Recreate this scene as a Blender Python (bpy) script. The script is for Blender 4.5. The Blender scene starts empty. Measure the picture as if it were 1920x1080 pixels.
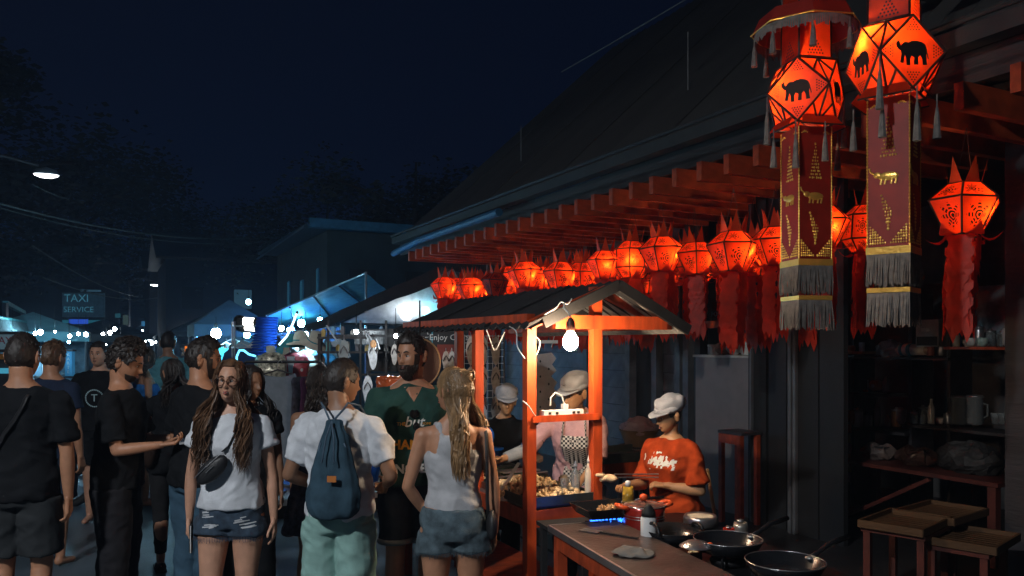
import bpy, bmesh, math, random
from mathutils import Vector, Matrix, Euler, noise
from mathutils.bvhtree import BVHTree
RND = random.Random(21)
PI = math.pi
FOC, EYE, HOR = 1500.0, 1.74, 645.0
ANG = math.atan(0.507); SN, CS = math.sin(ANG), math.cos(ANG)
scene = bpy.context.scene

# ------------------------------------------------------------ camera, sky, exposure
cd = bpy.data.cameras.new('camera'); cam = bpy.data.objects.new('camera', cd); scene.collection.objects.link(cam)
cam.location = (0, 0, EYE); cam.rotation_euler = (PI/2, 0, 0)
cd.sensor_width = 36; cd.lens = FOC/1920*36; cd.shift_y = (HOR-540)/1920; cd.clip_end = 3000; cd.clip_start = .05
scene.camera = cam
world = bpy.data.worlds.new('World'); scene.world = world; world.use_nodes = True
wn = world.node_tree; wn.nodes.clear()
sky = wn.nodes.new('ShaderNodeTexSky'); sky.sky_type = 'NISHITA'; sky.sun_disc = False
sky.sun_elevation = math.radians(-4.5); sky.sun_rotation = math.radians(-20); sky.ozone_density = 6
tint = wn.nodes.new('ShaderNodeMix'); tint.data_type = 'RGBA'; tint.blend_type = 'MULTIPLY'; tint.inputs[0].default_value = 1
tint.inputs[7].default_value = (.4, .6, .9, 1)
town = wn.nodes.new('ShaderNodeMix'); town.data_type = 'RGBA'; town.blend_type = 'ADD'; town.inputs[0].default_value = 1; town.inputs[7].default_value = (.011, .024, .062, 1)   # glow of the town in the night air
bg = wn.nodes.new('ShaderNodeBackground'); bg.inputs[1].default_value = 0.10
wo = wn.nodes.new('ShaderNodeOutputWorld')
wn.links.new(sky.outputs[0], tint.inputs[6]); wn.links.new(tint.outputs[2], town.inputs[6]); wn.links.new(town.outputs[2], bg.inputs[0]); wn.links.new(bg.outputs[0], wo.inputs[0])
sd = bpy.data.lights.new('moon_fill', 'SUN'); sd.energy = 0.012; sd.angle = math.radians(.5); sd.color = (.75, .85, 1)  # faint moonlight added as a little fill, no moon in view
so = bpy.data.objects.new('moon_fill', sd); so.rotation_euler = (math.radians(40), 0, math.radians(-30)); scene.collection.objects.link(so)
scene.view_settings.view_transform = 'Standard'; scene.view_settings.look = 'None'
scene.view_settings.exposure = 0; scene.view_settings.gamma = 1; scene.view_settings.use_curve_mapping = False
scene.render.engine = 'CYCLES'
cy = scene.cycles; cy.use_denoising = True; cy.max_bounces = 6; cy.diffuse_bounces = 3; cy.transmission_bounces = 4
cy.transparent_max_bounces = 8; cy.glossy_bounces = 3; cy.sample_clamp_indirect = 4; cy.caustics_reflective = False; cy.caustics_refractive = False
cy.use_light_tree = True

# ------------------------------------------------------------ helpers
def W(U, D, z=0): return Vector((-SN*U+CS*D, CS*U+SN*D, z))          # street frame: U along the street, D across it
def at(px, py, Y): return Vector(((px-960)/FOC*Y, Y, EYE+(HOR-py)/FOC*Y))
def atD(px, D, py=HOR): return at(px, py, D/(CS*(px-960)/FOC+SN))
def UD(v): return (-SN*v.x+CS*v.y, CS*v.x+SN*v.y)
COL = scene.collection
def tag(o, label=None, cat=None, group=None, kind=None):
    if label: o['label'] = label
    if cat: o['category'] = cat
    if group: o['group'] = group
    if kind: o['kind'] = kind
    return o
def thing(name, label, cat, loc=(0, 0, 0), rz=0.0, group=None):
    o = bpy.data.objects.new(name, None); COL.objects.link(o); o.empty_display_size = .1
    o.location = loc; o.rotation_euler = (0, 0, rz); return tag(o, label, cat, group)
def kids(root):
    return CH.get(root.name, [])
CH = {}
def link(name, me, parent=None, loc=None, rot=None, scale=None):
    o = bpy.data.objects.new(name, me); COL.objects.link(o)
    if parent is not None: o.parent = parent; CH.setdefault(parent.name, []).append(o)
    if loc is not None: o.location = loc
    if rot is not None: o.rotation_euler = rot
    if scale is not None: o.scale = scale
    return o
def copy_tree(o, parent=None, mats=None):
    c = o.copy(); COL.objects.link(c)
    if parent is not None: c.parent = parent; CH.setdefault(parent.name, []).append(c)
    for ch in list(CH.get(o.name, [])): copy_tree(ch, c)
    return c

def basis(d):
    d = Vector(d).normalized(); a = Vector((0, 0, 1)) if abs(d.z) < .9 else Vector((1, 0, 0))
    x = a.cross(d).normalized(); return x, d.cross(x), d
class MB:
    def __init__(s): s.v = []; s.f = []; s.m = []; s.mi = 0; s.uv = None; s.X = None
    def add(s, vs, fs, uvs=None):
        n = len(s.v)
        if s.X is not None: vs = [s.X @ Vector(v) for v in vs]
        s.v.extend([tuple(v) for v in vs]); s.f.extend([tuple(i+n for i in f) for f in fs]); s.m.extend([s.mi]*len(fs)); return s
    def box(s, c, d, rz=0, R=None):
        x, y, z = d[0]/2, d[1]/2, d[2]/2; M = R if R is not None else Matrix.Rotation(rz, 3, 'Z')
        vs = [Vector(c)+M@Vector((a*x, b*y, e*z)) for e in (-1, 1) for a, b in ((-1, -1), (1, -1), (1, 1), (-1, 1))]
        return s.add(vs, [(3, 2, 1, 0), (4, 5, 6, 7), (0, 1, 5, 4), (1, 2, 6, 5), (2, 3, 7, 6), (3, 0, 4, 7)])
    def bar(s, a, b, w, h=None, up=(0, 0, 1)):                       # a square bar from a to b
        a, b = Vector(a), Vector(b); h = h or w; d = (b-a).normalized(); u = Vector(up)
        if abs(d.dot(u)) > .98: u = Vector((0, 1, 0))
        x = d.cross(u).normalized(); y = x.cross(d)
        R = Matrix((x, d, y)).transposed()
        return s.box((a+b)/2, (w, (b-a).length, h), R=R)
    def tube(s, pts, r, n=6, caps=True, flat=1.0):
        pts = [Vector(p) for p in pts]; rs = r if isinstance(r, (list, tuple)) else [r]*len(pts); vs = []; fs = []
        px = None
        for i, p in enumerate(pts):
            d = (pts[min(i+1, len(pts)-1)]-pts[max(i-1, 0)])
            if d.length < 1e-9: d = Vector((0, 0, 1))
            d.normalize()
            if px is None: x, y, _ = basis(d)
            else:
                x = (px-d*px.dot(d))
                x = x.normalized() if x.length > 1e-6 else basis(d)[0]
                y = d.cross(x)
            px = x
            for k in range(n):
                t = 2*PI*k/n; vs.append(p+(x*math.cos(t)+y*math.sin(t)*flat)*rs[i])
        for i in range(len(pts)-1):
            for k in range(n):
                a, b = i*n+k, i*n+(k+1) % n; fs.append((a, b, b+n, a+n))
        if caps: fs.append(tuple(range(n))[::-1]); fs.append(tuple(range((len(pts)-1)*n, len(pts)*n)))
        return s.add(vs, fs)
    def cyl(s, a, b, r, r2=None, n=12): return s.tube([a, b], [r, r if r2 is None else r2], n)
    def lathe(s, prof, c=(0, 0, 0), n=20, ry=1.0, caps=True):
        c = Vector(c); vs = []; fs = []
        for r, z in prof:
            for k in range(n):
                t = 2*PI*k/n; vs.append(c+Vector((r*math.cos(t), r*ry*math.sin(t), z)))
        for i in range(len(prof)-1):
            for k in range(n):
                a, b = i*n+k, i*n+(k+1) % n; fs.append((a, b, b+n, a+n))
        if caps: fs.append(tuple(range(n))[::-1]); fs.append(tuple(range((len(prof)-1)*n, len(prof)*n)))
        return s.add(vs, fs)
    def ell(s, c, r, n=12, m=8, R=None):
        c = Vector(c); r = (r, r, r) if isinstance(r, (int, float)) else r; vs = []; fs = []
        for i in range(1, m):
            th = PI*i/m
            for k in range(n):
                t = 2*PI*k/n; v = Vector((r[0]*math.sin(th)*math.cos(t), r[1]*math.sin(th)*math.sin(t), -r[2]*math.cos(th)))
                vs.append(c+(R@v if R is not None else v))
        b = Vector((0, 0, -r[2])); t_ = Vector((0, 0, r[2]))
        vs.append(c+(R@b if R is not None else b)); vs.append(c+(R@t_ if R is not None else t_)); ib, it = len(vs)-2, len(vs)-1
        for i in range(m-2):
            for k in range(n):
                a, b2 = i*n+k, i*n+(k+1) % n; fs.append((a, b2, b2+n, a+n))
        for k in range(n):
            fs.append((ib, (k+1) % n, k)); fs.append(((m-2)*n+k, (m-2)*n+(k+1) % n, it))
        return s.add(vs, fs)
    def cap(s, a, ra, b, rb, n=14):                                   # capsule with two radii
        a, b = Vector(a), Vector(b); s.tube([a, b], [ra, rb], n); s.ell(a, ra, n, 8); s.ell(b, rb, n, 8); return s
    def rings(s, rr, n=24):                                           # stacked ellipses (cx,cy,z,rx,ry), squarish by p
        vs = []; fs = []
        for (cx, cy, z, rx, ry) in rr:
            for k in range(n):
                t = 2*PI*k/n; c, q = math.cos(t), math.sin(t)
                vs.append((cx+rx*math.copysign(abs(c)**.85, c), cy+ry*math.copysign(abs(q)**.85, q), z))
        for i in range(len(rr)-1):
            for k in range(n):
                a, b = i*n+k, i*n+(k+1) % n; fs.append((a, b, b+n, a+n))
        fs.append(tuple(range(n))[::-1]); fs.append(tuple(range((len(rr)-1)*n, len(rr)*n)))
        return s.add(vs, fs)
    def quad(s, a, b, c, d): return s.add([a, b, c, d], [(0, 1, 2, 3)])
    def slab(s, poly, t):                                             # polygon (3D points) given thickness t along its normal
        p = [Vector(q) for q in poly]; nrm = Vector((0, 0, 0))
        for i in range(len(p)): nrm += p[i].cross(p[(i+1) % len(p)])
        nrm.normalize(); n = len(p)
        vs = p+[q+nrm*t for q in p]
        fs = [tuple(range(n))[::-1], tuple(range(n, 2*n))]+[(i, (i+1) % n, (i+1) % n+n, i+n) for i in range(n)]
        return s.add(vs, fs)
    def mesh(s, name, mats=None, smooth=False):
        me = bpy.data.meshes.new(name); me.from_pydata(s.v, [], s.f)
        for m in (mats if isinstance(mats, (list, tuple)) else [mats] if mats else []): me.materials.append(m)
        if any(s.m): me.polygons.foreach_set('material_index', s.m)
        if smooth: me.polygons.foreach_set('use_smooth', [True]*len(me.polygons))
        me.update(); return me
    def build(s, name, mats, parent=None, smooth=False, loc=None, rot=None): return link(name, s.mesh(name, mats, smooth), parent, loc, rot)

# voxel fusing in a small scene of its own
TS = bpy.data.scenes.new('fusing'); TV = TS.view_layers[0]
def fuse(mb, voxel, smooth=5, name='fused'):
    me = mb.mesh(name) if isinstance(mb, MB) else mb
    o = bpy.data.objects.new(name, me); TS.collection.objects.link(o)
    r = o.modifiers.new('r', 'REMESH'); r.mode = 'VOXEL'; r.voxel_size = voxel; r.use_smooth_shade = True
    if smooth:
        q = o.modifiers.new('s', 'SMOOTH'); q.factor = .5; q.iterations = smooth
    TV.update(); dg = TV.depsgraph; dg.update()
    out = bpy.data.meshes.new_from_object(o.evaluated_get(dg), depsgraph=dg)
    bpy.data.objects.remove(o); bpy.data.meshes.remove(me)
    out.name = name; return out
def setmat(me, *mats):
    me.materials.clear()
    for m in mats: me.materials.append(m)
    return me
def text_mesh(s, size, depth=.002, align='CENTER', shear=0, bold=0):
    c = bpy.data.curves.new('text', 'FONT'); c.body = s; c.size = size; c.extrude = depth; c.align_x = align; c.align_y = 'CENTER'
    c.resolution_u = 2; c.shear = shear; c.offset = bold
    o = bpy.data.objects.new('text', c); TS.collection.objects.link(o); TV.update(); dg = TV.depsgraph; dg.update()
    me = bpy.data.meshes.new_from_object(o.evaluated_get(dg), depsgraph=dg); bpy.data.objects.remove(o); return me
def lettering(s, size, m, parent, loc, rot=(PI/2, 0, 0), name='lettering', **k):
    return link(name, setmat(text_mesh(s, size, **k), m), parent, loc, rot)

# ------------------------------------------------------------ materials
MAT = {}
def mat(name, col, rough=.6, metal=0, var=.25, vs=8, bump=.15, bs=60, emit=None, es=1.0, trans=0, coat=0, detail=4, stretch=None):
    if name in MAT: return MAT[name]
    m = bpy.data.materials.new(name); m.use_nodes = True; nt = m.node_tree; b = nt.nodes['Principled BSDF']; N = nt.nodes; L = nt.links
    b.inputs['Roughness'].default_value = rough; b.inputs['Metallic'].default_value = metal
    b.inputs['Base Color'].default_value = (*col, 1)
    tc = N.new('ShaderNodeTexCoord'); mp = N.new('ShaderNodeMapping'); L.new(tc.outputs['Object'], mp.inputs[0])
    if stretch: mp.inputs['Scale'].default_value = stretch
    if var:
        n = N.new('ShaderNodeTexNoise'); n.inputs['Scale'].default_value = vs; n.inputs['Detail'].default_value = detail; L.new(mp.outputs[0], n.inputs['Vector'])
        r = N.new('ShaderNodeMapRange'); r.inputs[1].default_value = .3; r.inputs[2].default_value = .7; r.inputs[3].default_value = 1-var; r.inputs[4].default_value = 1+var*.6
        L.new(n.outputs[0], r.inputs[0])
        x = N.new('ShaderNodeMix'); x.data_type = 'RGBA'; x.blend_type = 'MULTIPLY'; x.inputs[0].default_value = 1; x.inputs[6].default_value = (*col, 1)
        L.new(r.outputs[0], x.inputs[7]); L.new(x.outputs[2], b.inputs['Base Color'])
    if bump:
        n2 = N.new('ShaderNodeTexNoise'); n2.inputs['Scale'].default_value = bs; n2.inputs['Detail'].default_value = 3; L.new(mp.outputs[0], n2.inputs['Vector'])
        bm_ = N.new('ShaderNodeBump'); bm_.inputs['Strength'].default_value = bump; bm_.inputs['Distance'].default_value = .01
        L.new(n2.outputs[0], bm_.inputs['Height']); L.new(bm_.outputs[0], b.inputs['Normal'])
    if emit: b.inputs['Emission Color'].default_value = (*emit, 1); b.inputs['Emission Strength'].default_value = es
    if trans: b.inputs['Transmission Weight'].default_value = trans; b.inputs['IOR'].default_value = 1.35
    if coat: b.inputs['Coat Weight'].default_value = coat
    MAT[name] = m; return m
def cloth(name, col, var=.18, weave=0.25):
    m = mat(name, col, .9, var=var, vs=14, bump=weave, bs=220); m.node_tree.nodes['Principled BSDF'].inputs['Specular IOR Level'].default_value = .12; return m
def glow(name, col, st):
    if name in MAT: return MAT[name]
    m = bpy.data.materials.new(name); m.use_nodes = True; nt = m.node_tree; nt.nodes.clear()
    e = nt.nodes.new('ShaderNodeEmission'); e.inputs[0].default_value = (*col, 1); e.inputs[1].default_value = st
    o = nt.nodes.new('ShaderNodeOutputMaterial'); nt.links.new(e.outputs[0], o.inputs[0]); MAT[name] = m; return m
def thin(name, col, tr=.5, alpha=0.0, rough=.5, pattern=None, pcol=(.01, .004, .003)):   # paper, plastic sheet, awning: light comes through
    if name in MAT: return MAT[name]
    m = bpy.data.materials.new(name); m.use_nodes = True; nt = m.node_tree; nt.nodes.clear(); N = nt.nodes; L = nt.links
    d = N.new('ShaderNodeBsdfPrincipled'); d.inputs['Roughness'].default_value = rough; t = N.new('ShaderNodeBsdfTranslucent')
    tc = N.new('ShaderNodeTexCoord'); n = N.new('ShaderNodeTexNoise'); n.inputs['Scale'].default_value = 9; n.inputs['Detail'].default_value = 5; L.new(tc.outputs['Object'], n.inputs['Vector'])
    r = N.new('ShaderNodeMapRange'); r.inputs[1].default_value = .3; r.inputs[2].default_value = .7; r.inputs[3].default_value = .7; r.inputs[4].default_value = 1.1; L.new(n.outputs[0], r.inputs[0])
    x = N.new('ShaderNodeMix'); x.data_type = 'RGBA'; x.blend_type = 'MULTIPLY'; x.inputs[0].default_value = 1; x.inputs[6].default_value = (*col, 1); L.new(r.outputs[0], x.inputs[7])
    last = x.outputs[2]
    if pattern:                                                      # printed flower in the panel's own UV square
        uv = N.new('ShaderNodeUVMap'); sp = N.new('ShaderNodeSeparateXYZ'); L.new(uv.outputs[0], sp.inputs[0])
        def M(op, a, b=None, c=None):
            q = N.new('ShaderNodeMath'); q.operation = op
            for i, w in enumerate((a, b, c)):
                if w is None: continue
                if isinstance(w, (int, float)): q.inputs[i].default_value = w
                else: L.new(w, q.inputs[i])
            return q.outputs[0]
        u = M('SUBTRACT', sp.outputs[0], .5); v = M('SUBTRACT', sp.outputs[1], .5)
        rr = M('SQRT', M('ADD', M('MULTIPLY', u, u), M('MULTIPLY', v, v))); an = M('ARCTAN2', u, v)
        pet = M('ADD', M('MULTIPLY', M('COSINE', M('MULTIPLY', an, 8)), .10), .27)
        inside = M('LESS_THAN', rr, pet)
        hole = M('GREATER_THAN', M('SINE', M('MULTIPLY', rr, 70)), -.2)
        core = M('LESS_THAN', rr, .06)
        ink = M('MULTIPLY', inside, M('MAXIMUM', hole, core))
        y = N.new('ShaderNodeMix'); y.data_type = 'RGBA'; L.new(ink, y.inputs[0]); L.new(last, y.inputs[6]); y.inputs[7].default_value = (*pcol, 1); last = y.outputs[2]
    L.new(last, d.inputs['Base Color']); L.new(last, t.inputs[0])
    mx = N.new('ShaderNodeMixShader'); mx.inputs[0].default_value = tr; L.new(d.outputs[0], mx.inputs[1]); L.new(t.outputs[0], mx.inputs[2]); res = mx.outputs[0]
    if alpha:
        a = N.new('ShaderNodeBsdfTransparent'); m2 = N.new('ShaderNodeMixShader'); m2.inputs[0].default_value = alpha
        L.new(res, m2.inputs[1]); L.new(a.outputs[0], m2.inputs[2]); res = m2.outputs[0]
    o = N.new('ShaderNodeOutputMaterial'); L.new(res, o.inputs[0]); MAT[name] = m; return m

red_paint = mat('orange red paint', (.40, .055, .014), .5, var=.55, vs=14, bump=.3, bs=35, detail=9, stretch=(.4, 1, .6))
cart_paint = mat('bright orange paint', (.52, .062, .008), .6, var=.55, vs=14, bump=.3, bs=35, detail=9, stretch=(1, 1, .25))
black_metal = mat('black iron', (.02, .02, .022), .45, .6, bs=80)
steel = mat('steel', (.5, .5, .52), .28, .9, var=.2, bs=120)
dark_wood = mat('dark stained wood', (.035, .03, .032), .6, var=.4, vs=10, bump=.3, stretch=(1, .15, 1))
grey_wood = mat('blue grey painted board', (.075, .08, .09), .65, var=.4, vs=7, bump=.3, bs=50)
blackboard = mat('black', (.012, .012, .013), .7)
white_wire = mat('white cable sheath', (.7, .7, .68), .4, bump=0)
dark_cloth = mat('dark canvas', (.02, .02, .022), .85, bump=.3)
white_paint = mat('white paint', (.75, .75, .74), .5)
# ============================================================ SETTING
def structure(o): return tag(o, kind='structure')
asphalt = mat('asphalt', (.07, .10, .125), .5, var=.5, vs=1.3, bump=.35, bs=90)  # blue of the stall light is tinted into the asphalt colour
g = MB(); g.quad((-400, -60, 0), (400, -60, 0), (400, 700, 0), (-400, 700, 0)); structure(g.build('ground', mat('bare ground', (.05, .05, .045), .9, var=.4, vs=.5)))
g = MB(); g.quad(W(-20, -4.2, .004), W(-20, 3.3, .004), W(220, 3.3, .004), W(220, -4.2, .004)); structure(g.build('road', asphalt))
g = MB(); g.box((4.65, 60, .06), (2.6, 130, .12)); structure(g.build('pavement', mat('concrete', (.2, .2, .19), .85, var=.3, vs=3), rot=(0, 0, ANG)))
# pale traffic wear and manhole on the road
# low hills beyond the town
g = MB()
for i in range(14):
    a = i/13; x = -320+640*a; g.ell((x, 620+40*math.sin(i*2.1), -10), (70, 40, 26+14*math.sin(i*1.7)), 14, 8)
structure(g.build('hills', mat('wooded hill', (.02, .03, .02), .95, var=.5, vs=.1), smooth=True))

# ---- trees: tapered trunk with limbs, crown of leaf clumps
leafm = mat('dark foliage', (.055, .06, .05), .8, var=.6, vs=.9, bump=0)
barkm = mat('bark', (.06, .045, .035), .9, bump=.5, bs=20)
def tree(label, pos, h, cr, seed, n=2600, low=.35):
    r = random.Random(seed); t = thing('tree', label, 'tree', pos, r.random()*6, 'trees beyond the market')
    m = MB(); m.tube([(0, 0, 0), (.1*r.uniform(-1, 1), .1, h*.3), (.3*r.uniform(-1, 1), .2, h*.6), (0, .2, h*.9)], [.03*h, .022*h, .014*h, .004*h], 9)
    tips = []
    for i in range(9):
        z = h*r.uniform(.3, .75); a = r.random()*2*PI; e = Vector((math.cos(a)*cr*r.uniform(.5, .85), math.sin(a)*cr*r.uniform(.5, .85), z+h*r.uniform(.05, .22)))
        m.tube([(0, .1, z), (e.x*.5, e.y*.5, z+(e.z-z)*.7), e], [.011*h, .007*h, .003*h], 6); tips.append(e)
    m.build('trunk', barkm, t, smooth=True)
    c = MB(); cl = [(e, cr*r.uniform(.3, .5)) for e in tips]
    for i in range(16):
        a = r.random()*2*PI; q = r.random()**.5*cr*.8; z = h*r.uniform(low, .97); q *= 1-.6*max(0, z/h-.7)/.3
        cl.append((Vector((math.cos(a)*q, math.sin(a)*q, z)), cr*r.uniform(.22, .42)))
    for i in range(n):
        p, s = r.choice(cl); d = Vector((r.gauss(0, 1), r.gauss(0, 1), r.gauss(0, 1))).normalized()*s*r.uniform(.3, 1.0); d.z *= .75
        q = p+d; x, y, _ = basis(Vector((r.gauss(0, 1), r.gauss(0, 1), r.gauss(0, 1)))); w = .013*h*r.uniform(.5, 1.25)
        c.add([q-x*w, q-y*w*.5, q+x*w, q+y*w*.5], [(0, 1, 2, 3)])
    c.build('crown', leafm, t); return t
for i, (px, Y, h, cr, lb) in enumerate([
        (-70, 34, 15, 7, 'tall dark tree at the left edge behind the street lamp'),
        (140, 52, 14, 9, 'dark tree rising behind the taxi service sign'),
        (330, 70, 13, 9, 'dark tree between the two street lamps and the far lights'),
        (500, 36, 7.4, 4, 'low dark tree left of the blue roofed building'),
        (620, 48, 11.5, 6.5, 'tree whose top shows just above the blue roofed building'),
        (790, 30, 9.5, 4.5, 'dark tree between the blue roofed building and the long roof')]):
    p = at(px, HOR, Y); p.z = 0; tree(lb, p, h, cr, 40+i, 14000 if i < 3 else 8000)

# ---- the shophouse on the right: roof, gutter, board front, doors, open kitchen bay
H = thing('shophouse', 'dark timber shophouse with long sloping roof and open kitchen bay', 'building', (0, 0, 0), ANG)
roofm = mat('dark roof sheet', (.058, .055, .053), .6, .0, var=.35, vs=.8, bump=.2)
# roof: sheets, each its own part, lapped
U0, U1 = -3.0, 12.7
sheet = MB(); nco = 10
prof = [(i/nco*.97, .022*math.cos(i*PI)) for i in range(nco+1)]
L_ = math.hypot(4.0, 3.66)
vs = []; fs = []
for (u, w) in prof: vs += [(0, u, w), (L_, u, w), (L_, u, w-.012), (0, u, w-.012)]
for i in range(nco):
    a = i*4
    for k in range(4): fs.append((a+k, a+4+k, a+4+(k+1) % 4, a+(k+1) % 4))
fs += [(3, 2, 1, 0), (nco*4, nco*4+1, nco*4+2, nco*4+3)]
sheet.add(vs, fs); sm = sheet.mesh('roof_sheet', roofm)
pit = math.atan2(3.66, 4.0)
for i in range(int((U1-U0)/.95)):
    o = link('roof_sheet', sm, H, (4.3, U0+i*.95, 3.5+(.012 if i % 2 else 0)), (0, -pit, 0))
g = MB(); g.box((4.27, 4.9, 3.44), (.12, 15.6, .10)); g.tube([(4.2, -3, 3.52), (4.2, 12.7, 3.52)], .018, 6); g.build('gutter', mat('gutter tin', (.03, .03, .03), .8), H)
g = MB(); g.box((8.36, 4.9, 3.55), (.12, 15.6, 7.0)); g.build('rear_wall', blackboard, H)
g = MB(); g.box((4.6, 4.9, 3.28), (.5, 15.6, .03)); g.box((4.37, 4.9, 3.30), (.04, 15.6, .18)); g.build('soffit', dark_wood, H)
# hanging blue pipe pieces along the gutter
g = MB(); g.tube([(4.14, 8.5, 3.3), (4.14, 11.2, 3.28), (4.14, 12.4, 3.2)], .05, 10); g.build('drain_pipe', mat('blue pipe', (.015, .08, .16), .6), H)
FD = 5.7
# interior side walls, back wall, ceiling, floor of bays
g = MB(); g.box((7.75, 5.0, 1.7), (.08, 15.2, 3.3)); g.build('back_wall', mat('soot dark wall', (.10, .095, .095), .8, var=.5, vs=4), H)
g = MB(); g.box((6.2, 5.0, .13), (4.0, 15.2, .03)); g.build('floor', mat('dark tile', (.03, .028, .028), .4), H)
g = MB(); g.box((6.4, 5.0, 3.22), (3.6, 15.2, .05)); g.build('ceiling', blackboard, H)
def Ux(px, D): Y = D/(CS*(px-960)/FOC+SN); return UD(at(px, HOR, Y))[0]
# board wall: every board a part (far part of the front)
seg = [(Ux(1312, FD), Ux(1245, FD)), (Ux(1182, FD), Ux(1120, FD)), (Ux(1100, FD), Ux(1010, FD)), (Ux(1000, FD), Ux(930, FD))]
for si, (a, b) in enumerate(seg):
    bl = MB(); bl.box((0, 0, 0), (.03, abs(b-a)-.02, .205)); bmh = bl.mesh('wall_board', grey_wood)
    for k in range(14):
        j = random.Random(si*50+k)
        link('wall_board', bmh, H, (FD+j.uniform(-.006, .006), (a+b)/2+j.uniform(-.01, .01), .24+k*.213), (j.uniform(-.004, .004), .05, 0))
for px in (1322, 1300, 1284, 1240, 1190, 1110, 1005, 925):
    u = Ux(px, FD); g = MB(); g.box((FD-.06, u, 1.65), (.1, .09, 3.1)); g.build('door_post', grey_wood if px != 1322 else blackboard, H)
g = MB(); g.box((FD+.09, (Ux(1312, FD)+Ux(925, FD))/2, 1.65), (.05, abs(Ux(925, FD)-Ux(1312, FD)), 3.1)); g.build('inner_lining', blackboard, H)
# black folding doors and strips in front of the kitchen
for (a, b) in ((1407, 1440), (1445, 1478), (1494, 1538), (1541, 1586)):
    ua, ub = Ux(a, 5.2), Ux(b, 5.2); g = MB(); g.box((5.2, (ua+ub)/2, 1.62), (.05, abs(ua-ub), 3.0)); g.build('door_leaf', blackboard, H)
stripm = mat('worn door edge strip', (.11, .11, .115), .5)
for px, w in ((1409, .02), (1482, .035), (1491, .03)):
    g = MB(); g.box((5.155, Ux(px, 5.155), 1.6), (.03, w, 2.95)); g.build('door_strip', stripm, H)
g = MB(); g.box((5.3, Ux(1915, 5.3)-.08, 1.65), (.25, .22, 3.1)); g.build('corner_post', dark_wood, H)
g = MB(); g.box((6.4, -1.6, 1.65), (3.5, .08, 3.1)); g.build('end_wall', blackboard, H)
# pergola of orange red rafters
P = thing('pergola', 'orange red slatted pergola of parallel rafters above the stall', 'pergola', (0, 0, 0), ANG)
rf = MB(); rf.box((0, 0, 0), (1.62, .055, .145)); rfm = rf.mesh('rafter', red_paint)
K = 4.05/CS
def U_from_px(px, Kd): Y = FOC*Kd/(px-200); return UD(at(px, HOR, Y))[0]
u0 = U_from_px(1417, K)
for i in range(-7, 25):
    j = random.Random(i+90); link('rafter', rfm, P, (4.05+.81, u0+.3*i, 3.065+j.uniform(-.006, .006)), (0, j.uniform(-.004, .004), j.uniform(-.008, .008)))
for D in (4.75, 5.5):
    g = MB(); g.box((D, u0+2.6, 3.165), (.06, 9.6, .05)); g.build('purlin', red_paint, P)
for u in (u0-2.0, u0+7.25):
    g = MB(); g.box((5.56, u, 1.56), (.09, .09, 3.1)); g.build('post', dark_wood, P)

# building with a blue lit roof edge
B = thing('town_house', 'dark house with blue lit flat roof edge and glowing slit windows', 'building', W(0, 0), ANG)
c = at(608, HOR, 20); bu, bd = UD(c)
g = MB(); g.box((bd+3.2, bu+3.4, 2.3), (6.2, 6.6, 4.6)); g.build('wall', mat('dark green wall', (.035, .05, .05), .85, var=.3, vs=2), B)
rm = mat('blue roof sheet', (.05, .2, .34), .5, var=.3)
g = MB(); g.box((bd+2.9, bu-.15, 4.72), (6.6, .25, .22)); g.build('roof_edge', rm, B)
g = MB(); g.box((bd+2.9, bu+3.4, 4.68), (6.7, 7.2, .1)); g.tube([(bd-.48, bu, 4.66), (bd-.48, bu+7.0, 4.5)], .035, 6); g.build('roof', mat('dark blue roof', (.03, .07, .11), .5), B)
for k, (u, z, w, h) in enumerate(((bu+1.0, 3.35, .14, .75), (bu+2.9, 3.1, .3, .9), (bu+4.7, 3.0, .22, 1.3))):
    g = MB(); g.box((bd+.09, u, z), (.06, w, h)); f = g.build('window', rm, B)
    g = MB(); g.box((bd+.05, u, z), (.02, w-.06, h-.06)); g.build('pane', glow('dim blue window', (.06, .3, .5), .16), f)
for k in range(4):
    g = MB(); g.box((bd+1+k*1.5, bu+.08, 3.2), (.7, .06, .9)); g.build('window', blackboard, B)

# extra far buildings, dark
dk = mat('dark facade', (.03, .035, .045), .85, var=.3, vs=1)
for i, (px, Y, w, h, lb) in enumerate([(455, 34, 6, 5.2, 'dark two storey house behind the bright lamp cluster'), (400, 48, 7, 6, 'dark house behind the far stall signs'),
        (200, 60, 7, 3.6, 'dark house right of the taxi service sign'), (60, 46, 9, 6.5, 'dark house behind the left tents'), (330, 85, 12, 7, 'farthest dark house at the end of the street')]):
    b = thing('town_house', lb, 'building', Vector((at(px, HOR, Y).x, Y, 0)), ANG, 'far houses of the street')
    g = MB(); g.box((0, 3, h/2), (w, 6, h)); g.build('wall', dk, b)
    g = MB(); g.slab([(-w/2-.4, -.4, h), (w/2+.4, -.4, h), (w/2+.4, 3, h+1.4), (-w/2-.4, 3, h+1.4)], .08); g.slab([(-w/2-.4, 6.4, h), (-w/2-.4, 3, h+1.4), (w/2+.4, 3, h+1.4), (w/2+.4, 6.4, h)], .08); g.build('roof', roofm, b)
    for k in range(3):
        g = MB(); g.box((-w/3+k*w/3, -.03, h*.7), (w*.14, .05, .9)); f = g.build('window', blackboard, b)
        if (i+k) % 2: g = MB(); g.box((-w/3+k*w/3, -.06, h*.7), (w*.12, .02, .8)); g.build('pane', glow('faint lit window', (.15, .4, .6), .12), f)

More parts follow.
